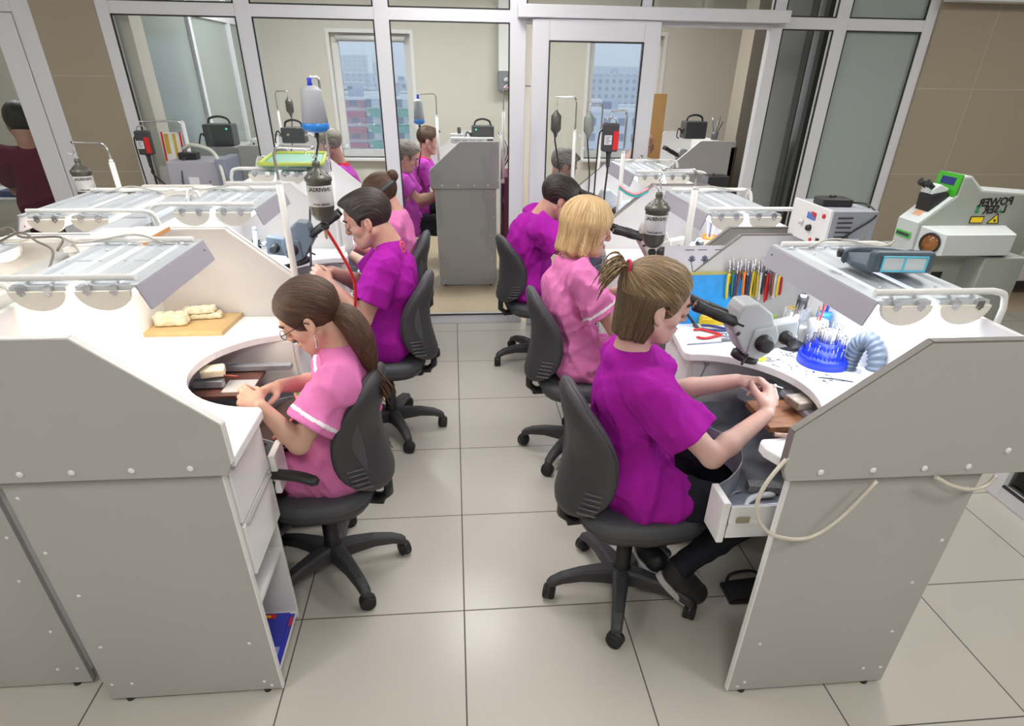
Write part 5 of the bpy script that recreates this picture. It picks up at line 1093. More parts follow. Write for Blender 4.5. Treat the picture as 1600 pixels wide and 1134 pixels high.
hangmotor((.835, 2.93, .90), 1.40, (.70, 2.9, 1.60), .06, (.76, 2.9, .93), 'small hexagonal dark olive motor in front of the door glass', style='hex')
hangmotor((1.02, 2.97, .90), 1.40, (.93, 2.95, 1.56), .03, (.95, 2.92, .93), 'small sage-grey motor beside the square black one', style='sage')
hangmotor((.45, 4.25, .90), 1.45, (.74, 4.1, 1.64), .04, (.74, 4.1, .95), 'tiny motor seen through the sliding door glass', style='sage')
hangmotor((-.12, 4.75, .90), 1.38, (-.27, 4.55, 1.56), .02, (-.3, 4.6, 1.0), 'grey-blue motor hanging over the grey-haired woman beyond the glass', style='blue', k=.75)
hangmotor((-1.70, 2.98, .90), 1.43, (-1.93, 2.9, 1.44), .02, (-1.80, 2.86, 1.0), 'black motor with red stripe hanging against the left frosted glass', style='red')
hangmotor((-1.62, 1.75, .90), 1.34, (-1.80, 1.80, 1.42), .06, (-1.7, 1.85, 1.0), 'steel-capped olive motor hanging before the left tiled wall', style='universal')
hangmotor((-1.55, 4.9, .90), 1.40, (-1.44, 4.9, 1.56), .03, (-1.5, 4.8, 1.0), 'dark little motor on a thin rod behind the left glass', style='hex')
# ================================================================ R1 bench clutter
WT = .9005
def plier(p, a, col, label, hang=False, ln=.13, op=.16, group='pliers', jaw=CHR, M=None):
    """small pliers; p = joint; a = heading of the handles; hang: handles down"""
    t = thing('pliers', p, label, 'pliers', group=group); t.location = p
    if M is None: M = frame(p, (math.cos(a), math.sin(a), 0), (-math.sin(a), math.cos(a), 0)) if not hang else frame(p, (math.sin(a) * .15, 0, -1), (math.cos(a), math.sin(a), 0))
    for s_ in (-1, 1):
        pts = [M @ V(*q) for q in smooth([(0, s_ * .003, 0), (.02, s_ * .010, 0), (.05, s_ * (.012 + op * .06), 0), (.08, s_ * (.013 + op * .10), 0), (ln - .02, s_ * (.009 + op * .08), 0)], 4)]
        MB().tube(pts, [.003] * 3 + [.0048] * (len(pts) - 4) + [.003], 8).build('handle', col if isinstance(col, bpy.types.Material) else col[(s_ + 1) // 2], t)
        MB().tube([M @ V(.006, s_ * .004, 0), M @ V(-.015, s_ * .0035, 0), M @ V(-.042, s_ * .001, 0)], [.0045, .0042, .0012], 6).build('jaw', jaw, t)
    MB().cyl(M @ V(0, 0, -.004), M @ V(0, 0, .004), .0065, seg=12).build('pivot', jaw, t); return t
# tool rail on the divider with hanging pliers
t = thing('tool_rail', (1.16, .632, 1.0), 'narrow white rail with pegs carrying the row of pliers', 'rail')
MB().box((1.045, .640, 1.083), (1.285, .649, 1.093)).build('rail', WPL, t); 
for i in range(4): MB().cyl((1.06 + i * .07, .60, 1.088), (1.06 + i * .07, .642, 1.088), .0025, seg=8).build('peg', CHR, t)
GREYH = mat('grey_grip', (.25, .27, .3), .5); BRN = mat('brown_grip', (.25, .08, .04), .5); GRNH = mat('dark_green_grip', (.03, .2, .1), .5); MUST = mat('mustard_grip', (.6, .42, .06), .5)
hang = [(1.058, YEL, 'yellow'), (1.074, (GRNH, WPL), 'green and white'), (1.090, NAVY, 'navy'), (1.104, BRN, 'brown'), (1.119, ORG, 'orange'), (1.134, DGR, 'black'), (1.147, NAVY, 'second navy'), (1.159, YEL, 'slim yellow'), (1.174, MUST, 'mustard'), (1.188, WPL, 'white'), (1.203, BLK, 'slim black'), (1.217, RED, 'dark red'), (1.233, (BRN, BLUE), 'brown and blue'), (1.249, WPL, 'pale'), (1.266, (YEL, RED), 'yellow and red')]
for i, (x, c, nm) in enumerate(hang):
    plier((x, .612 + .006 * (i % 2), 1.100 + .006 * math.sin(i * 2.1)), .9 + .25 * math.sin(i * 1.7), c, 'pair of pliers with %s handles hanging from the divider rail' % nm, hang=True, ln=.125 + .012 * math.sin(i * 3), op=.03, group='pliers hanging on the rail')
plier((1.010, .452, WT + .006), 2.95, RED, 'red-handled pliers lying open on the right front bench', op=.35, ln=.125, group='loose pliers')
plier((1.055, .500, WT + .006), 2.75, NAVY, 'dark blue handled pliers lying behind the red ones', op=.12, group='loose pliers')
plier((1.078, .214, WT + .006), 2.9, LIME, 'lime-yellow handled pliers at the edge of the cut-out', op=.12, group='loose pliers', ln=.115)
t = thing('needle_file', (.95, .40, WT), 'flat steel file with dark grip in front of the red pliers', 'file'); MB().box((.845, .378, WT), (.985, .386, WT + .003), rz=.12).build('blade', STL, t); MB().tube([(.985, .399, WT + .007), (1.05, .41, WT + .007)], [.006, .0085], 10).build('grip', GREYH, t)
t = thing('open_spanner', (.905, .33, .86), 'small open spanner hanging under the worktop edge', 'spanner'); MB().tube([(.90, .330, .79), (.912, .330, .835)], .0028, 6).build('shank', STL, t); MB().tube([(.906, .33, .848), (.908, .33, .838), (.916, .33, .836), (.922, .33, .844)], .003, 6).build('jaw', STL, t)
t = thing('round_case', (1.03, .60, WT), 'yellow oblong box near the divider on the right front bench', 'box'); MB().box((.965, .572, WT), (1.065, .632, WT + .028), rz=.0).build('base', YEL, t, bev=.005); MB().box((.968, .575, WT + .028), (1.062, .629, WT + .034)).build('lid', mat('amber_lid', (.9, .55, .03), .3), t, bev=.003)
t.name = 'yellow_box'
t = thing('blue_tray_board', (1.0, .62, WT), 'big sky-blue plastic sheet leaning on the divider', 'sheet'); M = frame((1.0, .60, WT), (1, .04, 0), (0, .12, 1)); MB().box((-.12, 0, -.002), (.13, .19, .002), M).build('sheet', CYAN, t); MB().box((-.12, .186, -.006), (.12, .196, .006), M).build('top_lip', mat('olive_lip', (.45, .42, .12), .5), t)
t = thing('printed_sheet', (.93, .625, 1.0), 'white printed card with three sketched flowers above the blue sheet', 'card'); M = frame((.93, .632, 1.075), (1, 0, 0), (0, .06, 1)); MB().box((-.13, 0, -.0006), (.105, .115, .0006), M).build('card', PAPER, t)
INK = mat('grey_ink', (.12, .12, .2), .7)
for i, x in enumerate((-.02, .03, .07)):
    fl = MB(); fl.tube([M @ V(x - .01 if i else x + .015, .005, .0012), M @ V(x, .055, .0012)], .0015, 5)
    for k in range(5): a = PI * (.1 + .2 * k); fl.tube([M @ V(x, .055, .0012), M @ V(x + .013 * math.cos(a), .055 + .02 * math.sin(a) + .004, .0012)], [.001, .0035], 5)
    fl.build('sketched_flower', INK, t)
for x in (-.05, .0, .065): MB().box((x, .098, .0006), (x + .035, .101, .0014), M).build('printed_line', INK, t)
# blue tiered bur stand
t = thing('bur_stand', (1.262, .185, WT), 'round blue tiered stand bristling with steel burs', 'stand')
c = (1.262, .185, WT); MB().lathe([(.05, 0), (.084, 0), (.086, .004), (.084, .012), (.086, .014), (.084, .034), (.066, .034), (.064, .036), (.062, .058), (.046, .058), (.044, .060), (.042, .078), (.02, .078)], c, seg=40).build('base', BLUE, t)
for r, z0, z1, n in ((.075, .034, .05, 36), (.055, .058, .072, 28)):
    mb = MB()
    for k in range(n): a = 2 * PI * k / n; mb.box((c[0] + r * math.cos(a) - .0015, c[1] + r * math.sin(a) - .0015, WT + z0), (c[0] + r * math.cos(a) + .0015, c[1] + r * math.sin(a) + .0015, WT + z1))
    o = mb.build('slotted_rail', BLUE, t); o['kind'] = 'stuff'
rs = random.Random(4); tops = [CHR, mat('brass', (.7, .5, .2), .3, 1), CHR, STL, GREYH, DGR]
for i in range(96):
    ring = i % 3; r = (.072, .052, .033)[ring]; z0 = (.034, .058, .076)[ring]; a = rs.uniform(0, 2 * PI); h = rs.uniform(.030, .046) + (.012 if ring == 2 else 0); x, y = c[0] + r * math.cos(a), c[1] + r * math.sin(a)
    mb = MB().tube([(x, y, WT + z0), (x, y, WT + z0 + h)], .0011, 5).ball((x, y, WT + z0 + h), rs.uniform(.0018, .0036), 6, (1, 1, 1.5)); mb.build('bur', rs.choice(tops), t)
MB().lathe([(.01, .078), (.030, .078), (.031, .112), (.028, .114), (.026, .082), (.01, .082)], c, seg=28).build('inner_cup', WPL, t)
# corrugated hose bent like a hook
pts = smooth([(1.322, .135, WT + .004), (1.322, .130, WT + .05), (1.325, .112, WT + .10), (1.338, .082, WT + .115), (1.350, .050, WT + .08), (1.350, .038, WT + .02), (1.348, .034, WT + .0)], 14)
rad = [.0265 + .0035 * math.cos(i * 1.45) for i in range(len(pts))]
t = thing('corrugated_hose', (1.34, .08, WT), 'grey corrugated suction hose bent over on the right front bench', 'hose'); MB().tube(pts, rad, 20).build('hose', mat('grey_corrugated_plastic', (.12, .15, .20), .35), t); MB().lathe([(.028, 0), (.0335, .0), (.0335, .035), (.028, .035)], V(1.348, .036, WT), seg=24).build('hose_collar', WPL, t)
# jars, cups and small packs along the back
def jar(x, y, r, h, m, cap, label, cat='jar', ch=.2, rc=.8):
    t = thing('jar' if cat == 'jar' else cat.replace(' ', '_'), (x, y, WT), label, cat); MB().lathe([(.003, 0), (r, 0), (r, h * (1 - ch) * .9), (r * rc, h * (1 - ch)), (.003, h * (1 - ch))], (x, y, WT), seg=20).build('body', m, t)
    if cap: MB().lathe([(.003, h * (1 - ch)), (r * rc, h * (1 - ch)), (r * rc, h), (.003, h)], (x, y, WT), seg=20).build('cap', cap, t)
    return t
AMB = mat('amber_glass', (.10, .035, .012), .1); CLR = mat('pale_glass', (.6, .66, .68), .1)
jar(1.265, .455, .022, .085, AMB, WPL, 'brown glass bottle with white cap on the right front bench', 'bottle', .3, .5)
jar(1.235, .41, .016, .07, mat('olive_bottle', (.28, .30, .12), .3), BLK, 'slim olive bottle with black cap in front of the brown one', 'bottle', .3, .6)
jar(1.29, .41, .024, .05, WPL, None, 'low white plastic pot behind the bur stand', 'pot', 0, 1)
jar(1.345, .385, .026, .11, mat('deep_sky_cup', (.05, .30, .72), .4), None, 'sky-blue cup full of tools at the back corner', 'cup', 0, 1)
jar(1.30, .335, .032, .10, WPL, None, 'white cup with fine tools right behind the bur stand', 'cup', 0, 1)
jar(1.18, .50, .018, .075, WPL, mat('silver_cap', (.5, .5, .52), .3, .8), 'white bottle lying beside the microscope foot', 'bottle')
jar(1.215, .33, .016, .045, STL, CREAMD, 'small steel lamp head standing in front of the bottles', 'spot lamp', .15, .95)
for i, (x, y, c_, m) in enumerate(((1.345, .385, 'sky-blue', NAVY), (1.352, .39, 'sky-blue', BLUE), (1.338, .375, 'sky-blue', DGR), (1.30, .335, 'white', WOOD), (1.308, .342, 'white', CHR), (1.292, .33, 'white', RED))):
    a = i * 1.1; tag(MB().tube([(x, y, WT + .02), (x + .012 * math.cos(a), y + .012 * math.sin(a), WT + .15 + .01 * (i % 3))], [.002, .0032], 6).build('hand_tool', m), 'thin hand tool standing in the %s cup, %s tip' % (c_, ('navy', 'blue', 'dark', 'brown', 'steel', 'red')[i]), 'tool', 'tools standing in cups')
t = thing('marker_pen', (1.20, .45, WT), 'fat lime highlighter leaning by the brown bottle', 'marker'); MB().tube([(1.175, .50, WT + .06), (1.215, .43, WT + .013)], .013, 12).build('barrel', LIME, t); MB().tube([(1.215, .43, WT + .013), (1.226, .411, WT + .009)], [.012, .008], 12).build('cap', BLK, t)
one(MB().box((1.19, .53, WT), (1.25, .545, WT + .05), frame((0, 0, 0), (1, 0, 0), (0, 1, 0))), 'green_packet', mat('green_card', (.35, .5, .15), .6), 'small green packet standing behind the highlighter', 'packet')
one(MB().box((1.27, .50, WT), (1.36, .53, WT + .085)), 'paper_box', mat('printed_white_card', (.7, .72, .75), .6, var=.35, vscale=60), 'white printed carton under the shade board', 'box', bev=.002)
t = thing('scissors', (1.30, .49, WT + .085), 'orange-ringed scissors lying on the printed carton', 'scissors')
for s_ in (-1, 1): MB().tube([V(1.292 + s_ * .014 + .012 * math.cos(a), .492 + .018 * math.sin(a), WT + .092) for a in [2 * PI * k / 14 for k in range(14)]], .003, 6, close=True).build('finger_ring', MUST, t)
MB().box((1.29, .505, WT + .086), (1.35, .51, WT + .089), rz=.2).box((1.29, .507, WT + .0892), (1.35, .512, WT + .091), rz=-.1).build('blades', CHR, t)
one(MB().prism([(1.262, .60), (1.315, .60), (1.305, .622)], 'z', 1.115, 1.123), 'black_wedge', BLK, 'black pointed clip on the divider above the packets', 'clip')
rs = random.Random(11)
for i in range(34):
    a = rs.uniform(0, PI); x, y = rs.choice([(1.12, .16), (1.19, .10), (1.22, .05), (1.15, .27), (1.04, .30), (1.13, .31), (1.20, .30), (1.16, .13)]); x += rs.uniform(-.035, .035); y += rs.uniform(-.028, .028)
    L_ = rs.uniform(.006, .022); d = V(math.cos(a), math.sin(a), 0)
    tag(MB().tube([V(x, y, WT + .0016) - d * L_, V(x, y, WT + .0016) + d * L_ * .4, V(x, y, WT + .0016) + d * L_], [.001, .001, .0022], 6).build('loose_bur', rs.choice([CHR, STL, DGR, GREYH])), 'tiny loose bur lying on the white right front worktop', 'bur', 'burs scattered on the right front worktop')
for i, (x, y) in enumerate(((1.232, .045), (1.16, .335))):
    t = thing('tweezers', (x, y, WT), ('fine steel tweezers by the hose collar', 'steel tweezers between microscope and cups')[i], 'tweezers')
    for s_ in (-1, 1): MB().tube(smooth([(x - .05, y + .02, WT + .003), (x, y + s_ * .005, WT + .003), (x + .05, y - .02, WT + .002)], 4), .0016, 5).build('arm', CHR if i else DGR, t)
t = thing('headlamp_lens', (1.225, .315, WT), '', '') if 0 else None
# bench pin, stone, brass tube
t = thing('bench_pin', (1.07, -.02, .80), 'walnut-coloured wooden bench pin with metal strip in the right front cut-out', 'bench pin'); MB().box((.965, -.10, .795), (1.115, .085, .815), rz=.0).build('board', WOOD, t, bev=.003); MB().box((1.10, -.13, .815), (1.135, .12, .835)).build('metal_strip', SHADE, t, bev=.002)
MB().box((1.115, -.04, .78), (1.30, .03, .795)).build('bracket', STL, t)
one(MB().box((1.07, -.035, .8355), (1.135, .035, .862), rz=.2), 'whetstone', mat('worn_stone', (.35, .29, .24), .8, var=.3, vscale=40), 'worn brownish stone block behind the woman\'s hands', 'stone', bev=.004)
t = thing('grey_fixture', (1.09, .17, .78), 'grey metal fixture with steel bolt behind the hands', 'fixture'); MB().box((1.00, .10, .77), (1.14, .22, .82), rz=.3).build('block', mat('grey_vice', (.3, .33, .36), .4, .5), t, bev=.006); MB().cyl((1.05, .09, .825), (1.085, .09, .825), .006).build('bolt', CHR, t)
t = thing('brass_tube', (.89, -.30, WT), 'small copper-pink tube with dark end on the near horn of the right bench', 'tube'); MB().cyl((.863, -.30, WT + .007), (.925, -.318, WT + .007), .0062).build('tube', mat('copper_pink', (.6, .4, .35), .4, .3), t); MB().cyl((.8615, -.2995, WT + .007), (.8645, -.3005, WT + .007), .0066).build('dark_end', BLK, t)
# things in the tray
TZ = .6085
t = thing('bench_brush', (.92, -.19, TZ), 'white bench brush with orange tip in the metal tray', 'brush'); MB().tube(smooth([(.862, -.255, TZ + .008), (.89, -.215, TZ + .011), (.93, -.19, TZ + .012), (.99, -.185, TZ + .012)], 5), [.006] + [.008] * 5 + [.011] * 5 + [.013] * 4 + [.006], 10, flat=.6).build('handle', WPL, t); MB().tube([(.858, -.262, TZ + .008), (.872, -.238, TZ + .009)], .0085, 8).build('tip', ORG, t)
MB().box((.92, -.165, TZ + .002), (1.02, -.125, TZ + .026), rz=-.2).build('bristles', mat('grey_bristle', (.25, .25, .25), .9, var=.5, vscale=200), t)
t = thing('ring_clamp', (.855, -.16, TZ), 'dark metal ring clamp lying in the tray corner', 'clamp'); MB().box((.83, -.175, TZ), (.865, -.155, TZ + .008), rz=.4).tube([(.865, -.16, TZ + .006), (.90, -.15, TZ + .006)], .004, 6).build('clamp_body', STL, t)
t = thing('tray_hammer', (1.0, -.22, TZ), 'small dark-headed hammer at the near side of the tray', 'hammer'); MB().cyl((.93, -.235, TZ + .007), (1.03, -.215, TZ + .007), .004).build('handle', mat('pale_grip', (.6, .58, .55), .5), t); MB().cyl((1.03, -.24, TZ + .01), (1.035, -.19, TZ + .01), .009).build('hammer_head', BLK, t)
# clear air hose loops outside the right front panel
tag(MB().curve([(.875, -.42, .925), (.825, -.455, .93), (.775, -.475, .87), (.762, -.48, .81), (.785, -.482, .745), (.84, -.482, .70), (.93, -.482, .69), (1.0, -.482, .75), (1.07, -.475, .862)], .0055, 10).build('air_hose', mat('clear_hose', (.62, .58, .5), .2)), 'thin clear air hose looping round the corner of the right front bench', 'hose')
tag(MB().curve([(1.23, -.472, .865), (1.28, -.478, .84), (1.34, -.478, .825), (1.385, -.474, .835), (1.40, -.472, .862)], .0055, 10).build('air_hose', mat('clear_hose', (.6, .56, .48), .2)), 'short clear hose sagging below the panel near the right edge', 'hose')
# foot pedal
t = thing('foot_pedal', (1.10, .0, 0), 'black foot pedal on the floor behind the right side panel', 'pedal'); MB().box((1.02, -.05, 0.002), (1.20, .06, .02)).build('base', BLK, t, bev=.004); MB().prism([(1.03, .02), (1.20, .02), (1.20, .045), (1.04, .03)], 'y', -.045, .055).build('treadle', RUB, t, bev=.003); MB().curve([(1.04, .05, .02), (1.06, .06, .06), (1.14, .06, .07), (1.2, .06, .03)], .006).build('guard', BLK, t)
# headband magnifier lying on the right lamp
t = thing('headband_magnifier', (1.27, .02, 1.272), 'dark blue-grey headband magnifier with light blue framed lenses, lying on the lamp', 'magnifier')
SLT = mat('slate_plastic', (.07, .10, .13), .45); z = 1.277
Mg = frame((1.235, -.045, z - .002), (.97, -.08, 0), (.08, .97, 0)) @ Matrix.Scale(.80, 4)
MB().prism([(-.115, .16), (.10, .16), (.125, .02), (.11, -.03), (-.095, -.03), (-.125, .05)], 'z', .0, .030, Mg).build('visor_shell', SLT, t, bev=.012, bseg=3)
MB().prism([(-.10, .0), (.115, .0), (.112, -.045), (-.095, -.045)], 'z', .004, .075, Mg).build('visor_front', SLT, t, bev=.010, bseg=3)
mb = MB(); 
for a, b in (((-.070, .010), (.085, .015)), ((-.070, .058), (.085, .063)), ((-.070, .015), (-.064, .058)), ((.079, .015), (.085, .058)), ((.003, .015), (.011, .058))): mb.box((a[0], -.050, a[1]), (b[0], -.044, b[1]), Mg)
fr = mb.build('lens_frame', mat('light_blue_plastic', (.10, .55, .75), .3), t, bev=.001)
for x0, x1 in ((-.064, .003), (.011, .079)): MB().box((x0, -.048, .015), (x1, -.046, .058), Mg).build('lens', mat('lens_glass', (.55, .6, .62), .05), t)
for s_ in (-1, 1): MB().lathe([(.003, 0), (.012, 0), (.012, .012), (.003, .012)], Mg @ V(s_ * .122, .13, .03), Mg.to_3x3() @ V(s_, 0, 0), 12).build('pivot_knob', BLK, t)
MB().tube([Mg @ V(.13 * math.cos(a) * .95, .10 + .08 * math.sin(a), .022) for a in [PI * k / 14 for k in range(15)]], .008, 8, flat=2.2).build('headband', SLT, t)
# ================================================================ other right-hand bench things
t = thing('white_case', (1.28, 1.58, WT), 'low white case under the mug and the blue tray', 'case'); MB().box((1.13, 1.42, WT), (1.37, 1.72, WT + .06)).build('body', WPL, t, bev=.004); MB().box((1.13, 1.418, WT + .038), (1.37, 1.421, WT + .041)).build('lid_gap', DGR, t)
t = thing('mug', (1.30, 1.47, .96), 'white mug with orange, green and blue stripes', 'mug')
for z0, z1, m, nm in ((.0, .022, BLUE, 'blue_stripe'), (.022, .045, mat('pale_lime', (.6, .75, .3), .4), 'lime_stripe'), (.045, .07, mat('salmon', (.85, .4, .25), .4), 'salmon_stripe')): MB().lathe([(.030 + z0 * .1, z0), (.031 + z1 * .1, z1), (.028, z1), (.028, z0)], (1.30, 1.47, .961), seg=24).build(nm, m, t)
MB().lathe([(.037, .07), (.0385, .085), (.0345, .085), (.034, .07)], (1.30, 1.47, .961), seg=24).build('orange_rim', ORG, t); MB().curve([(1.262, 1.47, 1.03), (1.235, 1.46, 1.03), (1.228, 1.46, 1.0), (1.264, 1.47, .975)], .004).build('handle', WPL, t)
for i in range(3): tag(MB().tube([(1.30, 1.47, .97), (1.285 + i * .02, 1.485, 1.11 - i * .01)], .003, 6).build('thin_brush', (WPL, NAVY, WPL)[i]), 'thin brush standing in the striped mug, number %s from the left' % ('one', 'two', 'three')[i], 'brush', 'brushes in the striped mug')
t = thing('blue_tray', (1.2, 1.62, .96), 'flat deep blue plastic tray on the white case', 'tray'); MB().box((1.14, 1.54, .9605), (1.27, 1.71, .978)).build('tray', BLUE, t, bev=.004)
t = thing('crumpled_tissue', (1.10, 1.30, WT), 'crumpled white tissue beside the hanging motor', 'tissue'); g = Grid((1.03, 1.22, .88), (1.18, 1.38, 1.0), .004); rs2 = np.random.RandomState(3)
for i in range(12): c_ = np.array([1.10, 1.30, .93]) + rs2.uniform(-.028, .028, 3) * [1, 1, .6]; g.ell(c_, [.03, .012, .02], None, .004)
grid_obj(g, 'tissue', PAPER, t)
t = thing('face_mask', (1.0, 1.84, 1.2), 'teal and pink folded cloth hung over the divider behind the blonde woman', 'cloth'); 
for j, (m, dz) in enumerate(((mat('teal_cloth', (.05, .45, .42), .8), 0), (mat('rose_cloth', (.75, .35, .4), .8), .012))): MB().tube(smooth([(.90, 1.835, 1.215 + dz), (.95, 1.828, 1.185 + dz), (1.0, 1.828, 1.175 + dz), (1.06, 1.833, 1.20 + dz)], 5), .011, 8, flat=.5).build('fold', m, t)
t = thing('control_box', (1.47, 2.0, 1.12), 'small black control box behind the middle right bench', 'control box'); MB().box((1.42, 1.92, 1.208), (1.54, 2.02, 1.262)).build('body', BLK, t, bev=.004); MB().box((1.50, 1.93, 0), (1.53, 2.01, 1.208)).build('mount', LAM, t); MB().ball((1.46, 1.96, 1.267), .008, 8).build('switch', DGR, t)
_n0 = set(bpy.data.objects)
t = thing('steam_box', (1.58, .85, 1.1155), 'grey metal box with white dial front, red buttons and vented side', 'machine')
MB().box((1.515, .70, 1.116), (1.72, 1.0, 1.29)).build('housing', mat('blue_grey_steel', (.33, .35, .40), .45), t, bev=.002)
fp = MB().box((1.505, .695, 1.116), (1.516, 1.005, 1.295)).build('dial_panel', WPL, t, bev=.001)
def knob(x, y, z, r, m, nm, par, ax=(-1, 0, 0), l=.014): return MB().lathe([(.002, 0), (r, 0), (r * .85, l), (.002, l)], (x, y, z), ax, 16).build(nm, m, par)
knob(1.505, .83, 1.185, .016, BLK, 'dial_knob', fp); knob(1.505, .90, 1.20, .014, WPL, 'dial_knob', fp); knob(1.505, .74, 1.26, .011, RED, 'red_button', fp, l=.006); knob(1.505, .80, 1.135, .009, RED, 'red_button', fp, l=.006)
MB().box((1.498, .735, 1.125), (1.505, .752, 1.155)).build('rocker_switch', BLK, fp); MB().box((1.5045, .80, 1.225), (1.503, .87, 1.255)).build('blue_emblem', mat('emblem_blue', (.1, .2, .55), .5), fp); MB().prism([(.80, 1.235), (.845, 1.262), (.80, 1.262)], 'x', 1.5015, 1.503).build('red_emblem', RED, fp)
tm = text_mesh('ULTRA', .012, frame((1.502, .835, 1.232), (0, -1, 0), (0, 0, 1)), 'panel_lettering', NAVY, fp, mirror=True) if 0 else None
for i in range(5): MB().box((1.545 + (i % 2) * .0, .694, 1.17 + i * .022), (1.61, .7005, 1.176 + i * .022)).build('vent_slot', DGR, t, bev=.001)
MB().box((1.60, .694, 1.125), (1.66, .700, 1.165)).build('rating_label', mat('pale_blue_label', (.6, .7, .8), .4), t)
for x, z in ((1.69, 1.17), (1.69, 1.15), (1.56, 1.14)): MB().ball((x, .698, z), .004, 8).build('brass_screw', mat('brass', (.7, .5, .2), .3, 1), t)
t = thing('power_adapter', (1.6, .88, 1.2905), 'black box-shaped power unit with sockets on top of the dial box', 'power supply'); MB().box((1.53, .80, 1.291), (1.66, .90, 1.325), rz=-.1).build('body', BLK, t, bev=.004)
for q in (0, .02): MB().cyl((1.585 + q, .86, 1.325), (1.585 + q, .86, 1.335), .007, seg=12).build('socket', DGR, t)
MB().curve([(1.655, .81, 1.31), (1.70, .76, 1.31), (1.71, .70, 1.27), (1.62, .69, 1.2), (1.54, .69, 1.13), (1.53, .688, 1.12)], .0045).build('cable', BLK, t)
for o in [o for o in bpy.data.objects if o not in _n0 and o.parent is None]:
    o.location = (1.285 + (o.location.x - 1.505) * .8, .415 + (o.location.y - .70) * .85, 1.2275 + (o.location.z - 1.116) * .70); o.scale = (.8, .85, .70)
# ================================================================ laser welding machine
t = thing('laser_welder', (2.6, 1.6, 0), 'grey-green laser welding machine with green panel and orange round window', 'machine')
LAS = mat('grey_green_enamel', (.36, .39, .35), .4); LASW = mat('light_enamel', (.62, .66, .66), .35)
MB().prism([(2.272, .985), (2.262, 1.137), (2.405, 1.262), (2.408, 1.345), (2.445, 1.345), (2.52, 1.285), (2.86, 1.262), (2.90, 1.10), (2.86, .97), (2.30, .97)], 'y', 1.27, 1.43).build('head', LAS, t, bev=.006)
MB().prism([(2.266, .985), (2.256, 1.140), (2.400, 1.266), (2.405, 1.262), (2.262, 1.136), (2.272, .985)], 'y', 1.272, 1.428).build('front_cover', LASW, t)
MB().prism([(2.41, 1.349), (2.446, 1.350), (2.524, 1.290), (2.90, 1.266), (2.90, 1.256), (2.52, 1.28), (2.445, 1.340), (2.41, 1.339)], 'y', 1.27, 1.44).build('top_cover', LASW, t, bev=.002)
MB().box((2.34, 1.29, .02), (2.66, 1.62, .98)).box((2.32, 1.27, 0), (2.78, 1.66, .03)).build('pedestal', LAS, t, bev=.006)
MB().box((2.58, 1.16, .02), (2.80, 1.62, 1.0)).build('rear_cabinet', LAS, t, bev=.006)
MB().prism([(2.80, .0), (2.98, .0), (2.98, .32), (2.86, .5), (2.80, .5)], 'y', 1.30, 1.70).build('rear_foot', LAS, t, bev=.006)
sb = MB(); sb.rings([[V(2.275, 1.272, 1.13), V(2.275, 1.272, .985), V(2.62, 1.272, .985), V(2.75, 1.272, .985), V(2.715, 1.272, 1.13)], [V(2.335, 1.155, 1.11), V(2.34, 1.155, 1.012), V(2.56, 1.155, 1.012), V(2.69, 1.155, 1.012), V(2.69, 1.155, 1.11)]], sm=False)
sb.build('arm_box', LASW, t, bev=.004)
nrm = (V(2.34, 1.155, 1.0) - V(2.275, 1.272, 1.0)).cross(V(0, 0, 1)).normalized(); nrm = -nrm if nrm.y > 0 else nrm
cw = V(2.306, 1.213, 1.06); MB().tube([cw + nrm * .004 + (nrm.cross(V(0, 0, 1)) * math.cos(a) + V(0, 0, 1) * math.sin(a)) * .044 for a in [2 * PI * k / 28 for k in range(28)]], .0055, 8, close=True).build('window_ring', BLK, t); MB().lathe([(.002, .003), (.043, .003), (.044, .0)], cw, nrm, 24).build('round_window', mat('amber_lit_window', (.22, .09, .03), .12, emit=(.9, .35, .08), es=.12, var=.8, vscale=22), t)
Mg = frame((2.398, 1.35, 1.303), (0, -1, 0), (.10, 0, 1)); MB().box((-.085, -.045, -.004), (.078, .052, .006), Mg).build('green_panel', mat('bright_green', (.05, .40, .02), .4), t, bev=.002); MB().box((-.05, .002, .006), (.048, .034, .008), Mg).build('display', mat('display_blue', (.02, .03, .18), .1), t)
MB().prism([(2.305, 1.185), (2.355, 1.222), (2.39, 1.255), (2.38, 1.275), (2.30, 1.26)], 'y', 1.30, 1.40).build('eyepiece_mount', BLK, t, bev=.004); MB().prism([(2.30, 1.262), (2.375, 1.276), (2.38, 1.29), (2.33, 1.31), (2.30, 1.29)], 'y', 1.305, 1.395).build('eyepiece_block', LASW, t, bev=.006)
for y in (1.322, 1.375): MB().cyl((2.31, y, 1.29), (2.285, y, 1.305), .011).cyl((2.285, y, 1.305), (2.268, y, 1.316), .015).build('eyepiece', BLK, t)
MB().box((-.018, -.03, 0), (.018, .03, .003), frame((2.298, 1.35, 1.175), (.75, 0, .66), (0, 1, 0))).build('lamp_slot', mat('warm_lit_slot', (.5, .3, .2), .3, emit=(1, .5, .3), es=.2), t)
Mg = frame((2.256, 1.35, 1.075), (0, -1, 0), (0, 0, 1)); MB().box((-.06, -.014, .0), (.05, .014, .004), Mg).build('green_nameplate', GRN, t); MB().box((-.055, -.007, .004), (.045, .007, .005), Mg).build('nameplate_strip', DGR, t)
for s_, z, x in (('POWER', 1.236, 2.613), ('L SER', 1.202, 2.623)): text_mesh(s_, .050, frame((x, 1.2685, z), (1, 0, .06), (-.15, 0, 1)), 'lettering', BLK, t, mirror=True)
text_mesh('S', .050, frame((2.533, 1.2685, 1.202), (1, 0, 0), (-.15, 0, 1)), 'lettering', mat('deep_green_print', (.02, .25, .08), .5), t, mirror=True); MB().prism([(2.646, 1.190), (2.661, 1.190), (2.653, 1.204)], 'y', 1.2675, 1.2695).build('green_mark', mat('deep_green_print', (.02, .25, .08), .5), t)
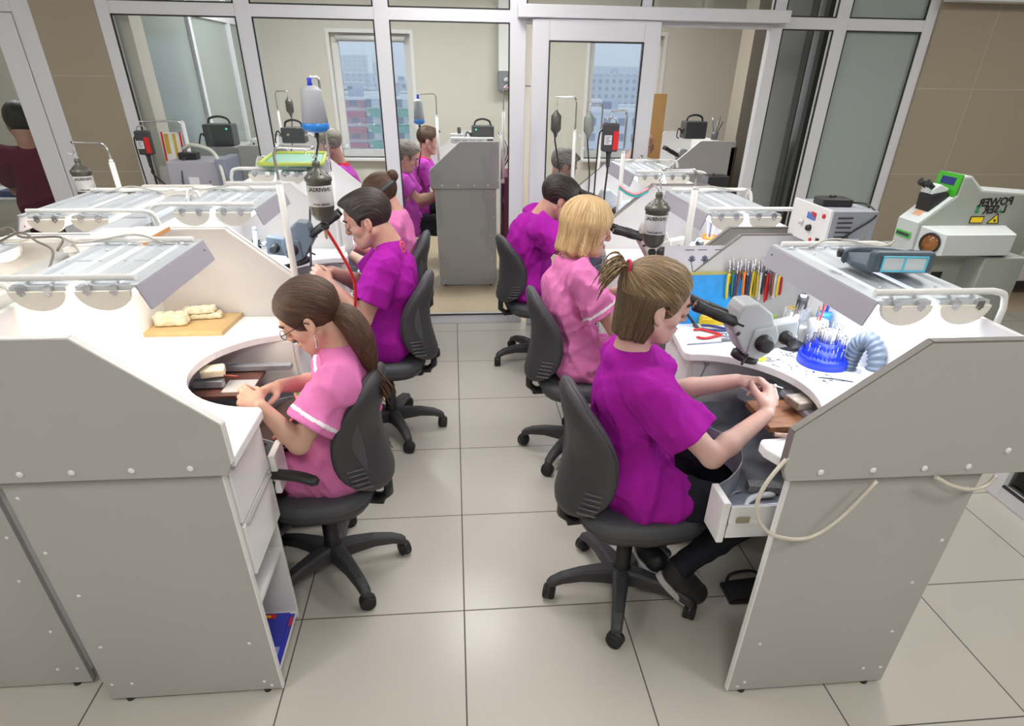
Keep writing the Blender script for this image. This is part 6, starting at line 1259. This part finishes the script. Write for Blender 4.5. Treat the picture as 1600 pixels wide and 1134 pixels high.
MB().box((2.513, 1.267, 1.14), (2.583, 1.27, 1.172)).build('warning_border', BLK, t); MB().box((2.518, 1.2655, 1.144), (2.578, 1.268, 1.168)).build('yellow_warning_label', YEL, t)
MB().prism([(2.606, 1.138), (2.670, 1.138), (2.648, 1.188)], 'y', 1.267, 1.27).build('warning_border', BLK, t); MB().prism([(2.614, 1.142), (2.661, 1.142), (2.645, 1.178)], 'y', 1.2655, 1.268).build('laser_warning_triangle', YEL, t); MB().ball((2.640, 1.265, 1.153), .006, 8).build('warning_dot', BLK, t)
MB().box((2.43, 1.287, .80), (2.49, 1.292, .90)).build('service_socket', BLK, t, bev=.002); MB().box((2.38, 1.287, .84), (2.388, 1.292, .88)).build('keyhole', BLK, t)
# ================================================================ left front bench things
t = thing('casting_board', (-.98, .66, WT), 'square fibreboard lying on the left front bench under the plaster blocks', 'board')
MB().prism([(-1.125, .555), (-.845, .555), (-.830, .765), (-1.115, .765)], 'z', WT, WT + .016).build('board', MDF, t, bev=.001)
def block(x, y, z, a, b, h, rz, lab):
    g = Grid((x - .12, y - .12, z - .01), (x + .12, y + .12, z + h + .02), .004); R3 = np.array([[math.cos(rz), math.sin(rz), 0], [-math.sin(rz), math.cos(rz), 0], [0, 0, 1]])
    X, Y, Z = g.ax; X, Y, Z = X[:, None, None] - x, Y[None, :, None] - y, Z[None, None, :] - z - h / 2
    u = R3[0][0] * X + R3[0][1] * Y; v = R3[1][0] * X + R3[1][1] * Y
    chip = .0022 * np.sin(u * 190 + 3 * np.sin(v * 120)) + .0018 * np.sin(v * 260 + Z * 200)
    d = np.maximum(np.maximum(np.abs(u) - a / 2, np.abs(v) - b / 2), np.maximum(np.abs(Z) - h / 2, (np.abs(u) + np.abs(v)) * .707 - (a + b) * .32)); g.f = (d + chip + 0 * Z).astype(np.float32)
    g.half((x, y, z), (0, 0, -1)); o = grid_obj(g, 'plaster_block', PLAST, None); tag(o, lab, 'block', 'plaster blocks on the fibreboard')
block(-1.045, .640, WT + .0175, .115, .055, .040, .1, 'cream plaster block at the front of the small pile')
block(-.955, .715, WT + .0175, .13, .055, .018, .15, 'flat bottom plaster block at the back of the small pile')
block(-.965, .715, WT + .0375, .11, .05, .020, .2, 'brown-topped plaster block resting on the flat one')
t = thing('bench_pin', (-.76, .36, .80), 'dark wooden bench pin on steel bracket inside the left cut-out', 'bench pin'); MB().box((-.90, .28, .775), (-.70, .50, .79)).build('board', mat('dark_wood', (.10, .04, .03), .5, var=.4, vscale=6, stretch=(3, 30, 3)), t, bev=.003); MB().box((-.80, .30, .79), (-.70, .40, .793)).build('pale_plate', LAM, t); MB().box((-.84, .47, .795), (-.60, .50, .815)).box((-.90, .33, .795), (-.80, .36, .82)).build('bracket', STL, t, bev=.002)
one(MB().box((-.875, .335, .83), (-.795, .395, .858), rz=.25), 'whetstone', PLAST, 'cream worn stone at the back of the left cut-out', 'stone', bev=.006)
one(MB().tube([(-.665, .13, .925), (-.735, .20, .90)], [.0035, .0025], 8), 'scraper', mat('dark_red_handle', (.25, .03, .02), .4), 'thin dark red hand tool held over the left cut-out', 'tool')
one(MB().curve([(-1.128, .50, 1.014), (-1.126, .38, .99), (-1.128, .287, .974)], .0022), 'line', mat('brown_line', (.2, .09, .05), .6), 'thin brown cord against the back of the left front bench', 'line')  # thin brown tube along the back panel
one(MB().box((-1.128, -.05, .94), (-1.118, .12, .955)), 'grey_rule', ALT, 'short grey metal strip on the back wall of the left front bench', 'rule')
t = thing('laminate_board', (-1.06, .58, 1.236), 'white laminate board with raw orange edge lying across the left benches', 'board'); MB().prism([(-1.20, .40), (-1.215, .70), (-1.0, .72), (-1.0, .48)], 'z', 1.2365, 1.25).build('board', LAMW, t); MB().prism([(-1.0, .48), (-1.0, .72), (-.998, .72), (-.998, .48)], 'z', 1.2365, 1.25).build('raw_edge', mat('chipboard_edge', (.6, .3, .12), .8), t)
t = thing('suction_duct', (-1.255, .15, .0), 'grey round suction duct running between the two left rows', 'duct'); MB().tube([(-1.262, -.30, 1.165), (-1.262, .66, 1.165)], .052, 24).build('duct', mat('duct_grey', (.5, .5, .49), .4), t); MB().box((-1.30, -.20, .0), (-1.225, -.15, 1.12)).box((-1.30, .55, .0), (-1.225, .6, 1.12)).build('duct_post', LAM, t)
t = thing('cable_tray', (-1.17, 1.0, 1.2), 'grey metal cable tray with end cap between the left rows', 'tray'); MB().box((-1.30, .72, 1.2), (-1.20, 1.55, 1.225)).build('tray', ALT, t, bev=.002); MB().box((-1.27, .80, 0), (-1.23, .84, 1.2)).box((-1.27, 1.45, 0), (-1.23, 1.49, 1.2)).build('tray_post', LAM, t)
for i, (a, b) in enumerate((((-1.46, .30, 1.262), (-1.25, .50, 1.262)), ((-1.40, .40, 1.26), (-1.16, .28, 1.272)))):
    one(MB().curve([a, ((a[0] + b[0]) / 2 - .02, (a[1] + b[1]) / 2 + .05, 1.30), ((a[0] + b[0]) / 2 + .05, (a[1] + b[1]) / 2, 1.285), b, (b[0] + .01, b[1] - .06, 1.235)], .0035), 'loose_cable', mat('brown_grey_cable', (.16, .14, .12), .5), ('brown-grey cable looping over the lamp tube at the left edge', 'second thin cable trailing towards the left front lamp')[i], 'cable')
# bench shelf contents
t = thing('catalogue', (-.66, -.15, .062), 'blue catalogue with a headband magnifier on its cover, in the bottom shelf', 'catalogue')
Mc = frame((-.835, -.288, .067), (1, 0, 0), (0, 1, 0)) @ Matrix.Diagonal((1, .9, 1, 1)); MB().box((0, 0, -.004), (.21, .285, .004), Mc).build('cover', mat('catalogue_blue', (.04, .05, .42), .35), t); MB().box((0, 0, -.006), (.208, .283, -.0042), Mc).build('pages', PAPER, t)
MB().box((.0, .0, .004), (.21, .11, .0045), Mc).build('pale_foot', mat('periwinkle_print', (.35, .38, .75), .4), t)
MB().tube([Mc @ V(.10 + .065 * math.cos(a), .16 + .04 * math.sin(a), .0055) for a in [PI * k / 14 * 1.5 for k in range(15)]], .009, 6, flat=.15).box((.04, .11, .005), (.13, .135, .0068), Mc).build('printed_magnifier', BLK, t)
MB().box((.10, .255, .005), (.165, .278, .006), Mc).build('red_print', RED, t); text_mesh('O', .03, Mc @ Matrix.Translation((.075, .266, .006)), 'print_letter', PAPER, t); text_mesh('ses', .026, Mc @ Matrix.Translation((.132, .266, .0075)), 'print_letter', YEL, t, mirror=True)
t = thing('catalogue', (-.66, -.05, .062), 'second blue catalogue tucked behind the first, red mark on its corner', 'catalogue'); Mc = frame((-.622, -.286, .0625), (1, 0, 0), (0, 1, 0)) @ Matrix.Diagonal((.5, .9, .2, 1)); MB().box((-.02, 0, -.002), (.025, .285, .004), Mc).build('cover', mat('catalogue_blue', (.04, .05, .42), .35), t); MB().box((.0, .22, .004), (.02, .265, .008), Mc).build('red_print', RED, t)
t = thing('woven_basket', (-.72, -.10, .366), 'black woven basket on the middle shelf of the left front bench', 'basket'); mb = MB(); mb.prism([(-.20, .368), (-.03, .368), (-.025, .46), (-.205, .46)], 'x', -.80, -.66); b_ = mb.build('basket_body', mat('black_weave', (.02, .02, .02), .7, bump=1, bscale=250), t, bev=.01)
MB().tube([(-.655, -.205, .458), (-.655, -.025, .458)], .005, 6).build('rim', BLK, b_)
# things seen in the dark slot of the lower left bench
t = thing('dark_bin', (-1.21, -.1, .3), 'black bin with grey lid in the gap between the lower left panels', 'bin'); MB().box((-1.215, -.20, .30), (-1.165, .10, .50)).build('bin_body', BLK, t, bev=.004); MB().box((-1.215, -.215, .41), (-1.17, -.10, .425)).build('lid', LAM, t)
t.location.z = 0.0
# second left bench: tool pile, flexible arm, white stool
rs = random.Random(5)
for i in range(16):
    x, y = -1.05 + rs.uniform(-.08, .12), 1.38 + rs.uniform(-.16, .20); a = rs.uniform(0, 3.1); L_ = rs.uniform(.03, .075)
    tag(MB().tube([V(x - L_ * math.cos(a), y - L_ * math.sin(a), WT + .007 + rs.uniform(0, .02)), V(x + L_ * math.cos(a), y + L_ * math.sin(a), WT + .007)], [.004, .0065], 8).build('hand_tool', rs.choice([CHR, DGR, GREYH, STL, BRN, LIME])), 'small hand tool in the pile at the back of the second left bench', 'tool', 'piled tools on the second left bench')
t = thing('jointed_arm', (-.90, 1.30, WT), 'dark jointed stand arm lying on the bench of the man in purple', 'arm'); MB().tube([(-.905, 1.38, 1.10), (-.90, 1.30, .95)], .011, 10).ball((-.905, 1.38, 1.105), .013, 10).build('upper_rod', GREYH, t); MB().tube([(-.90, 1.30, .93), (-.76, 1.36, .945)], .010, 10).ball((-.90, 1.30, .935), .015, 10).build('lower_rod', DGR, t); MB().lathe([(.003, 0), (.03, 0), (.03, .01), (.01, .03), (.003, .03)], (-.90, 1.30, WT), seg=16).build('foot', BLK, t)
t = thing('yellow_ring_cord', (-.62, 1.02, .7), 'coil of green wire beside the woman in pink', 'wire'); MB().tube([V(-.58, .45 + .03 * math.cos(a), .69 + .05 * math.sin(a)) for a in [2 * PI * k / 20 for k in range(20)]], .004, 6, close=True).build('coil', GRN, t); t.name = 'wire_coil'; KIDS['wire_coil'] = KIDS.pop('yellow_ring_cord', [])
# clutter in L1 tray
t = thing('leather_apron', (-.62, .28, .61), 'brown leather catch apron with pink edge inside the left cut-out', 'apron'); MB().rings([[V(-.60 + .05 * math.sin(PI * k / 12), .12 + .34 * k / 12, .70 - z + .02 * math.sin(PI * k / 12)) for k in range(13)] + [V(-.72, .46, .66 - z), V(-.72, .12, .66 - z)] for z in (0, .008)], sm=False).build('leather', mat('brown_leather', (.06, .035, .03), .5), t)
MB().tube(smooth([(-.60, .12, .705), (-.55, .29, .72), (-.60, .46, .705)], 8), .006, 8).build('edge_piping', mat('pink_tube', (.65, .25, .2), .4), t)
for i in range(10):
    x, y = -.60 - rs.uniform(0, .12), .12 + rs.uniform(0, .12); a = rs.uniform(0, 3); tag(MB().tube([V(x, y, .615), V(x + .04 * math.cos(a), y + .03 * math.sin(a), .62)], [.004, .006], 6).build('file_handle', rs.choice([CHR, BLK, YEL, STL])), 'small file or scraper in the open tray of the left front bench', 'tool', 'tools in the left tray')
# ================================================================ third left bench and its surroundings
t = thing('striped_board', (-.88, 2.3, 1.29), 'green board with yellow-green rim laid over the third left lamp', 'board')
Q = [(-1.02, 2.06), (-.69, 2.08), (-.76, 2.62), (-1.07, 2.60)]
MB().prism(Q, 'z', 1.285, 1.293).build('board', mat('mint_board', (.25, .55, .42), .5), t)
for i in range(4):
    a, b = V(*Q[i], 0), V(*Q[(i + 1) % 4], 0); d = (b - a).normalized(); MB().tube([(a.x, a.y, 1.298), (b.x, b.y, 1.298)], .010, 8).build('rim', mat('pear_green', (.55, .62, .12), .5), t)
for i, x in enumerate((-.98, -.92, -.85, -.78, -.72)): tag(MB().cyl((x, 2.05, 1.24), (x, 2.05, 1.262), .013, seg=12).build('lamp_spring_clip', WPL), 'small white clip in front of the green board, one of the row', 'clip', 'clips below the green board')
t = thing('white_bin', (-1.0, 2.05, WT), 'white plastic tub with blue writing on the third left bench', 'tub'); MB().lathe([(.003, 0), (.045, 0), (.055, .10), (.05, .10), (.045, .01), (.003, .01)], (-.86, 2.02, WT), seg=24).build('tub', WPL, t); MB().box((-.90, 1.966, WT + .03), (-.82, 1.968, WT + .07)).build('blue_print', BLUE, t)
t.location = (-.86, 2.02, WT)
t = thing('grinder_box', (-1.60, 2.9, .0), 'lilac-grey metal dust box with label between the left rows and the glass', 'machine'); MB().box((-1.76, 2.72, .90), (-1.46, 3.02, 1.235)).build('housing', mat('lilac_grey_steel', (.40, .40, .46), .45), t, bev=.003); MB().box((-1.645, 2.716, 1.10), (-1.585, 2.72, 1.145)).build('label_plate', PAPER, t)
MB().box((-1.46, 2.70, 1.0), (-1.40, 3.0, 1.25)).build('side_flap', mat('blue_grey_flap', (.25, .28, .36), .4), t, bev=.003)
for x in (-1.69, -1.52): MB().ball((x, 2.717, 1.12), .005, 8).build('screw', DGR, t)
MB().box((-1.74, 2.74, 0), (-1.48, 3.0, .90)).build('cabinet_base', LAM, t)
t = thing('power_adapter', (-1.66, 2.85, 1.236), 'small black power unit on the lilac-grey box', 'power supply'); MB().box((-1.71, 2.80, 1.237), (-1.60, 2.88, 1.275)).build('body', BLK, t, bev=.004); MB().curve([(-1.65, 2.80, 1.25), (-1.665, 2.76, 1.24), (-1.68, 2.712, 1.15), (-1.68, 2.71, 1.0)], .004).build('cable', DGR, t)
tag(MB().curve([(-1.69, 2.86, 1.29), (-1.60, 2.80, 1.32), (-1.47, 2.75, 1.28), (-1.42, 2.68, 1.15), (-1.42, 2.66, 1.0)], .011, 12).build('suction_hose', mat('off_white_hose', (.62, .62, .56), .4)), 'off-white hose arching over the lilac-grey box', 'hose')
t = thing('picture_board', (-1.90, 3.05, 1.2), 'narrow red-edged board with white and olive strips by the frosted glass', 'board'); Mc = frame((-1.90, 3.08, 1.17), (.98, -.2, 0), (-.05, .1, 1)); MB().box((0, 0, -.004), (.14, .23, .004), Mc).build('board', WPL, t)
for a, b, m, nm in (((0, 0), (.012, .23), RED, 'red_edge'), ((.128, 0), (.14, .23), RED, 'red_edge'), ((.02, .10), (.05, .22), MUST, 'olive_strip'), ((.08, .06), (.10, .22), MUST, 'olive_strip')): MB().box((a[0], a[1], .004), (b[0], b[1], .006), Mc).build(nm, m, t)
t.location.z = 1.17
one(MB().box((-1.93, 3.0, 0), (-1.74, 3.14, 1.17)), 'slim_cabinet', LAM, 'slim grey cabinet carrying the red-edged board', 'cabinet')
def power_unit(x, y, z, w, d_, h, label, led=True, sx=-1):
    t = thing('polishing_motor_unit', (x, y, z), label, 'machine'); MB().box((x - w / 2, y - d_ / 2, z), (x + w / 2, y + d_ / 2, z + h)).build('housing', mat('anthracite_shell', (.07, .075, .08), .5), t, bev=.008)
    MB().curve([(x - w * .38, y, z + h), (x - w * .3, y, z + h + .035), (x, y, z + h + .05), (x + w * .3, y, z + h + .035), (x + w * .38, y, z + h)], .008).build('carry_handle', BLK, t)
    if led: MB().ball((x + sx * w * .32, y - d_ / 2 - .001, z + h * .8), .008, 8).build('green_lamp', mat('green_led', (.05, .6, .3), .4, emit=(.05, .8, .35), es=1.2), t)
    MB().curve([(x - w / 2, y, z + .04), (x - w / 2 - .04, y, z + .08), (x - w / 2 - .06, y - .03, z + .02), (x - w / 2 - .05, y - .06, z + .004)], .006).build('cable', BLK, t); MB().lathe([(.003, 0), (.014, 0), (.012, .02), (.003, .02)], (x - w / 2, y - d_ * .2, z + h * .5), (-1, 0, 0), 12).build('connector', DGR, t)
    return t
power_unit(-1.80, 4.0, 1.21, .22, .16, .15, 'dark box with carrying handle and green lamp before the frosted glass', sx=1)
one(MB().box((-1.95, 3.85, 0), (-1.64, 4.3, 1.208)), 'tall_cabinet', LAM, 'grey cabinet under the dark handled box beyond the left glass', 'cabinet')
t = thing('white_controller', (-1.48, 3.9, 1.2), 'rounded white controller with three dark buttons beyond the left glass', 'controller'); MB().box((-1.55, 3.84, 1.21), (-1.41, 3.96, 1.27)).build('body', WPL, t, bev=.02, bseg=3)
for i in range(3): MB().ball((-1.52 + .04 * i, 3.838, 1.235), .008, 8).build('button', BLK, t)
power_unit(-1.24, 4.02, 1.23, .18, .14, .11, 'dark rounded polishing unit behind the striped board', led=False)
power_unit(.28, 4.42, 1.207, .19, .16, .13, 'anthracite box with double handle on the lone bench', sx=-1)
power_unit(2.24, 4.62, 1.235, .20, .16, .14, 'anthracite box with handle on the bench behind the doorway', led=False)
t = thing('white_bench_lamp', (.2, 4.35, 1.2), 'white lamp fitting with dark lettering along the lone bench top', 'lamp'); MB().box((-.0, 4.24, 1.21), (.37, 4.34, 1.255)).build('housing', WPL, t, bev=.006); MB().box((.31, 4.238, 1.235), (.36, 4.24, 1.245)).box((.31, 4.238, 1.218), (.36, 4.24, 1.228)).build('dark_print', BLK, t)
for i in range(4): MB().box((.03 + i * .065, 4.238, 1.232), (.075 + i * .065, 4.24, 1.237)).build('dark_print', GREYH, t)
MB().box((.30, 4.236, 1.2), (.365, 4.24, 1.214)).build('pink_tab', mat('pink_tab', (.85, .1, .35), .5), t)
t = thing('white_pump', (.06, 4.4, 1.21), 'white box with small dark pump on the lone bench', 'pump'); MB().box((.0, 4.40, 1.228), (.11, 4.5, 1.27)).build('box', WPL, t, bev=.003); MB().lathe([(.003, 0), (.015, 0), (.015, .05), (.003, .05)], (.075, 4.45, 1.27)).build('pump_body', DGR, t)
t = thing('cable_bundle', (.43, 4.25, 1.0), 'tangle of white and dark cables hanging beside the lone bench', 'cables'); 
for i in range(7): MB().curve([(.40 + .01 * i, 4.4, 1.28), (.44 + .012 * i, 4.3, 1.22 - .02 * i), (.43 + .01 * (i % 3), 4.28, 1.0), (.43 + .008 * i, 4.3, .55 + .06 * i)], .006).build('cable', (WPL, DGR, NAVY, WPL, BRN, DGR, WPL)[i], t)
one(MB().box((.46, 4.22, .0), (.53, 4.8, .95)), 'wine_curtain_box', mat('wine_panel', (.16, .02, .04), .6), 'dark wine-red panel beside the lone bench', 'panel')
t = thing('plywood_sheet', (1.95, 5.0, .9), 'tan plywood sheet standing behind the man with glasses', 'sheet'); MB().box((1.83, 4.98, .92), (2.06, 4.995, 1.56), frame((0, 0, 0), (1, 0, 0), (0, 1, 0))).build('sheet', mat('tan_plywood', (.55, .32, .12), .6, var=.08, vscale=6), t); t.location = (1.95, 4.99, .92)
one(MB().box((1.80, 4.95, 0), (2.10, 5.05, .919)), 'ply_stand', LAM, 'low grey stand behind the man with glasses', 'stand')
t = thing('brush_pot', (2.60, 4.65, 1.235), 'grey pot of tools on the end of the doorway bench', 'pot'); MB().lathe([(.003, 0), (.028, 0), (.032, .07), (.028, .07), (.025, .005), (.003, .005)], (2.52, 4.62, 1.23), seg=16).build('pot', GREYH, t)
for i in range(5): a = i * 1.3; MB().tube([(2.52, 4.62, 1.24), (2.52 + .06 * math.cos(a), 4.62, 1.38 + .01 * i)], .004, 6).build('tool', (DGR, STL, GREYH, CHR, DGR)[i], t)
t.location = (2.52, 4.62, 1.23)
one(MB().box((2.545, 4.40, 0), (2.60, 5.5, 1.18)), 'brown_side_board', mat('dark_brown_board', (.10, .06, .04), .5), 'dark brown board closing the end of the doorway bench', 'board')
rs = random.Random(8)
for i in range(10):
    x, y = 2.12 + rs.uniform(0, .30), 4.5 + rs.uniform(0, .3); tag(MB().box((x, y, .9012), (x + .05, y + .03, .93 + rs.uniform(0, .05)), rz=rs.uniform(-.5, .5)).build('small_pack', rs.choice([WPL, BLUE, NAVY, DGR, PAPER, YEL])), 'small box among the clutter on the doorway bench', 'box', 'small boxes on the doorway bench')
t = thing('wall_unit', (.60, 6.45, 1.5), 'tall white wall unit with grey control panel at the far wall', 'heater'); MB().box((.545, 6.33, 1.74), (.73, 6.499, 2.5)).build('case', WPL, t, bev=.006); MB().box((.545, 6.33, 1.56), (.73, 6.499, 1.738)).build('control_panel', mat('mid_grey_panel', (.22, .23, .25), .4), t, bev=.004); MB().lathe([(.003, 0), (.028, 0), (.024, .02), (.003, .02)], (.625, 6.33, 1.66), (0, -1, 0), 20).build('dial', LBL, t); MB().box((.60, 6.325, 1.585), (.65, 6.33, 1.60)).build('pink_light', mat('pink_led', (.8, .2, .4), .4, emit=(1, .2, .4), es=.8), t)
t = thing('clear_bags', (-.05, 3.5, .9), '', '') if 0 else None
t = thing('dome_camera', (1.95, 3.30, 2.2), 'small white ceiling camera seen in the transom light', 'camera'); MB().lathe([(.003, 0), (.02, 0), (.03, .02), (.03, .04), (.012, .05), (.012, .48)], (1.95, 3.5, 2.215), seg=16).build('camera_body', WPL, t); MB().ball((1.95, 3.49, 2.215), .02, 12).build('lens_dome', BLK, t)
# far-left room: desk and chairs behind the glass door
t = thing('desk', (-3.75, 3.95, 0), 'white desk behind the glass door at the far left', 'desk'); MB().box((-4.3, 3.75, .82), (-3.20, 4.4, .85)).build('desk_top', LAMW, t, bev=.003)
for x in (-4.27, -3.26): MB().box((x, 3.78, 0), (x + .03, 4.35, .82)).build('leg_panel', LAM, t)
one(MB().box((-3.55, 3.85, .8505), (-3.22, 4.2, .89)), 'blue_folder', NAVY, 'dark blue folder stack on the desk behind the glass door', 'folder')
make_chair(-2.85, 2.45, 1.2, .3, 'charcoal swivel chair standing at the far left before the glass door', zs=.50, top=.92)
make_chair(-3.35, 2.75, -.6, .7, 'second charcoal chair at the left edge before the glass door', zs=.50, top=.95, arms=(1, -1))
# ================================================================ the city seen through the far windows (13 floors down)
SNOW = mat('snow', (.75, .78, .82), .9)
def facade(name, wall, band, fw=3.2, fh=3.0):
    m = bpy.data.materials.new(name); m.use_nodes = True; nt = m.node_tree; b = nt.nodes['Principled BSDF']; N = nt.nodes.new; L = nt.links.new
    g = N('ShaderNodeNewGeometry'); s = N('ShaderNodeSeparateXYZ'); L(g.outputs['Position'], s.inputs[0])
    def mask(a, p, lo, hi):
        d = N('ShaderNodeMath'); d.operation = 'DIVIDE'; d.inputs[1].default_value = p; L(s.outputs[a], d.inputs[0]); f = N('ShaderNodeMath'); f.operation = 'FRACT'; L(d.outputs[0], f.inputs[0])
        x = N('ShaderNodeMath'); x.operation = 'GREATER_THAN'; x.inputs[1].default_value = lo; L(f.outputs[0], x.inputs[0]); y = N('ShaderNodeMath'); y.operation = 'LESS_THAN'; y.inputs[1].default_value = hi; L(f.outputs[0], y.inputs[0])
        q = N('ShaderNodeMath'); q.operation = 'MULTIPLY'; L(x.outputs[0], q.inputs[0]); L(y.outputs[0], q.inputs[1]); return q
    wx = mask('X', fw, .25, .75); wz = mask('Z', fh, .35, .85); ww = N('ShaderNodeMath'); ww.operation = 'MULTIPLY'; L(wx.outputs[0], ww.inputs[0]); L(wz.outputs[0], ww.inputs[1]); bd = mask('Z', fh, .0, .3)
    m1 = N('ShaderNodeMix'); m1.data_type = 'RGBA'; m1.inputs[6].default_value = (*wall, 1); m1.inputs[7].default_value = (*band, 1); L(bd.outputs[0], m1.inputs[0])
    m2 = N('ShaderNodeMix'); m2.data_type = 'RGBA'; L(m1.outputs[2], m2.inputs[6]); m2.inputs[7].default_value = (.16, .2, .3, 1); L(ww.outputs[0], m2.inputs[0]); L(m2.outputs[2], b.inputs['Base Color']); b.inputs['Roughness'].default_value = .8; return m
FA = [facade('rose_facade', (.50, .22, .30), (.62, .60, .65)), facade('mint_facade', (.60, .66, .66), (.14, .42, .34)), facade('pale_facade', (.62, .66, .74), (.58, .62, .72)), facade('grey_blue_facade', (.45, .52, .64), (.40, .48, .6), 4, 3)]
struct(MB().box((-900, 20, -42), (900, 1500, -40)).build('ground_city', SNOW))
rs = random.Random(21); blds = []
for q in ((-20.6, 152, 5.2, 14, 36.3, 0), (-13.0, 150, 9.8, 14, 36.6, 1), (-36, 230, 16, 14, 36.5, 3), (-22, 320, 22, 14, 37.0, 2), (35, 150, 14, 14, 34.6, 2), (55, 150, 16, 14, 34.0, 3), (76, 330, 24, 16, 41.4, 2), (104, 330, 24, 16, 40.4, 3)): blds.append(q)
for i in range(600):
    if len(blds) >= 78: break
    y = rs.uniform(180, 560); x = rs.uniform(-.28, .48) * y; w_, d_ = rs.uniform(12, 26), rs.uniform(10, 18); h = rs.uniform(30, 38.5) + (y > 300) * 2
    if all(abs(x - b[0]) > (w_ + b[2]) / 2 + 3 or abs(y + d_ / 2 - b[1] - b[3] / 2) > (d_ + b[3]) / 2 + 3 for b in blds): blds.append((x, y, w_, d_, h, rs.choice([2, 3, 3])))
blds += [(-86, 640, 26, 20, 52, 3), (-60, 640, 14, 20, 47, 3), (150, 640, 50, 20, 47, 3)]
for i, (x, y, w_, d_, h, m) in enumerate(blds):
    near = i < 8; z = -40
    lab = ('rose-pink apartment block nearest below the left window', 'white and green apartment block beside the rose-pink one', 'grey-blue block behind the rose-pink one', 'pale block right of the green one', 'pale apartment block in the second window', 'grey-blue block at the right of the second window', 'pale block farther right outside', 'low grey-blue block in the middle distance')[i] if near else ('tall hazy tower on the skyline' if i >= 78 else 'snow-roofed building in the hazy city outside the windows')
    o = bpy.data.objects.new('apartment_building', None); COL.objects.link(o); o.location = (x, y, z); tag(o, lab, 'building', None if near else ('hazy towers on the skyline' if i >= 78 else 'snowy city buildings'))
    MB().box((x - w_ / 2, y, z), (x + w_ / 2, y + d_, z + h)).build('facade', FA[m], o); MB().box((x - w_ / 2 - .3, y - .3, z + h), (x + w_ / 2 + .3, y + d_ + .3, z + h + .5)).build('snowy_roof', SNOW, o)
    if near:
        MB().box((x - 1.5, y + 3, z + h + .5), (x + 1.5, y + 6, z + h + 2.4)).build('roof_hut', FA[3], o)
        if m < 2:
            for k in range(9): MB().box((x - w_ * .42, y - 1.0, z + h - 3.2 - 3 * k), (x + w_ * .42, y, z + h - 2.0 - 3 * k)).build('balcony', mat(('rose_balcony', 'green_balcony')[m], ((.45, .08, .16), (.10, .36, .28))[m], .8), o)
# winter haze over the city
hb = MB().box((-420, 25, -39.9), (620, 900, 45)).build('haze', [], None)
hz = bpy.data.materials.new('winter_haze'); hz.use_nodes = True; nt = hz.node_tree; nt.nodes.clear(); _o = nt.nodes.new('ShaderNodeOutputMaterial'); _v = nt.nodes.new('ShaderNodeVolumePrincipled'); _v.inputs['Color'].default_value = (.96, .98, 1, 1); _v.inputs['Density'].default_value = .0022; _v.inputs['Anisotropy'].default_value = .1; nt.links.new(_v.outputs[0], _o.inputs['Volume'])
hb.data.materials.append(hz); tag(hb, 'thin winter haze over the city outside the windows', 'haze', kind='stuff')
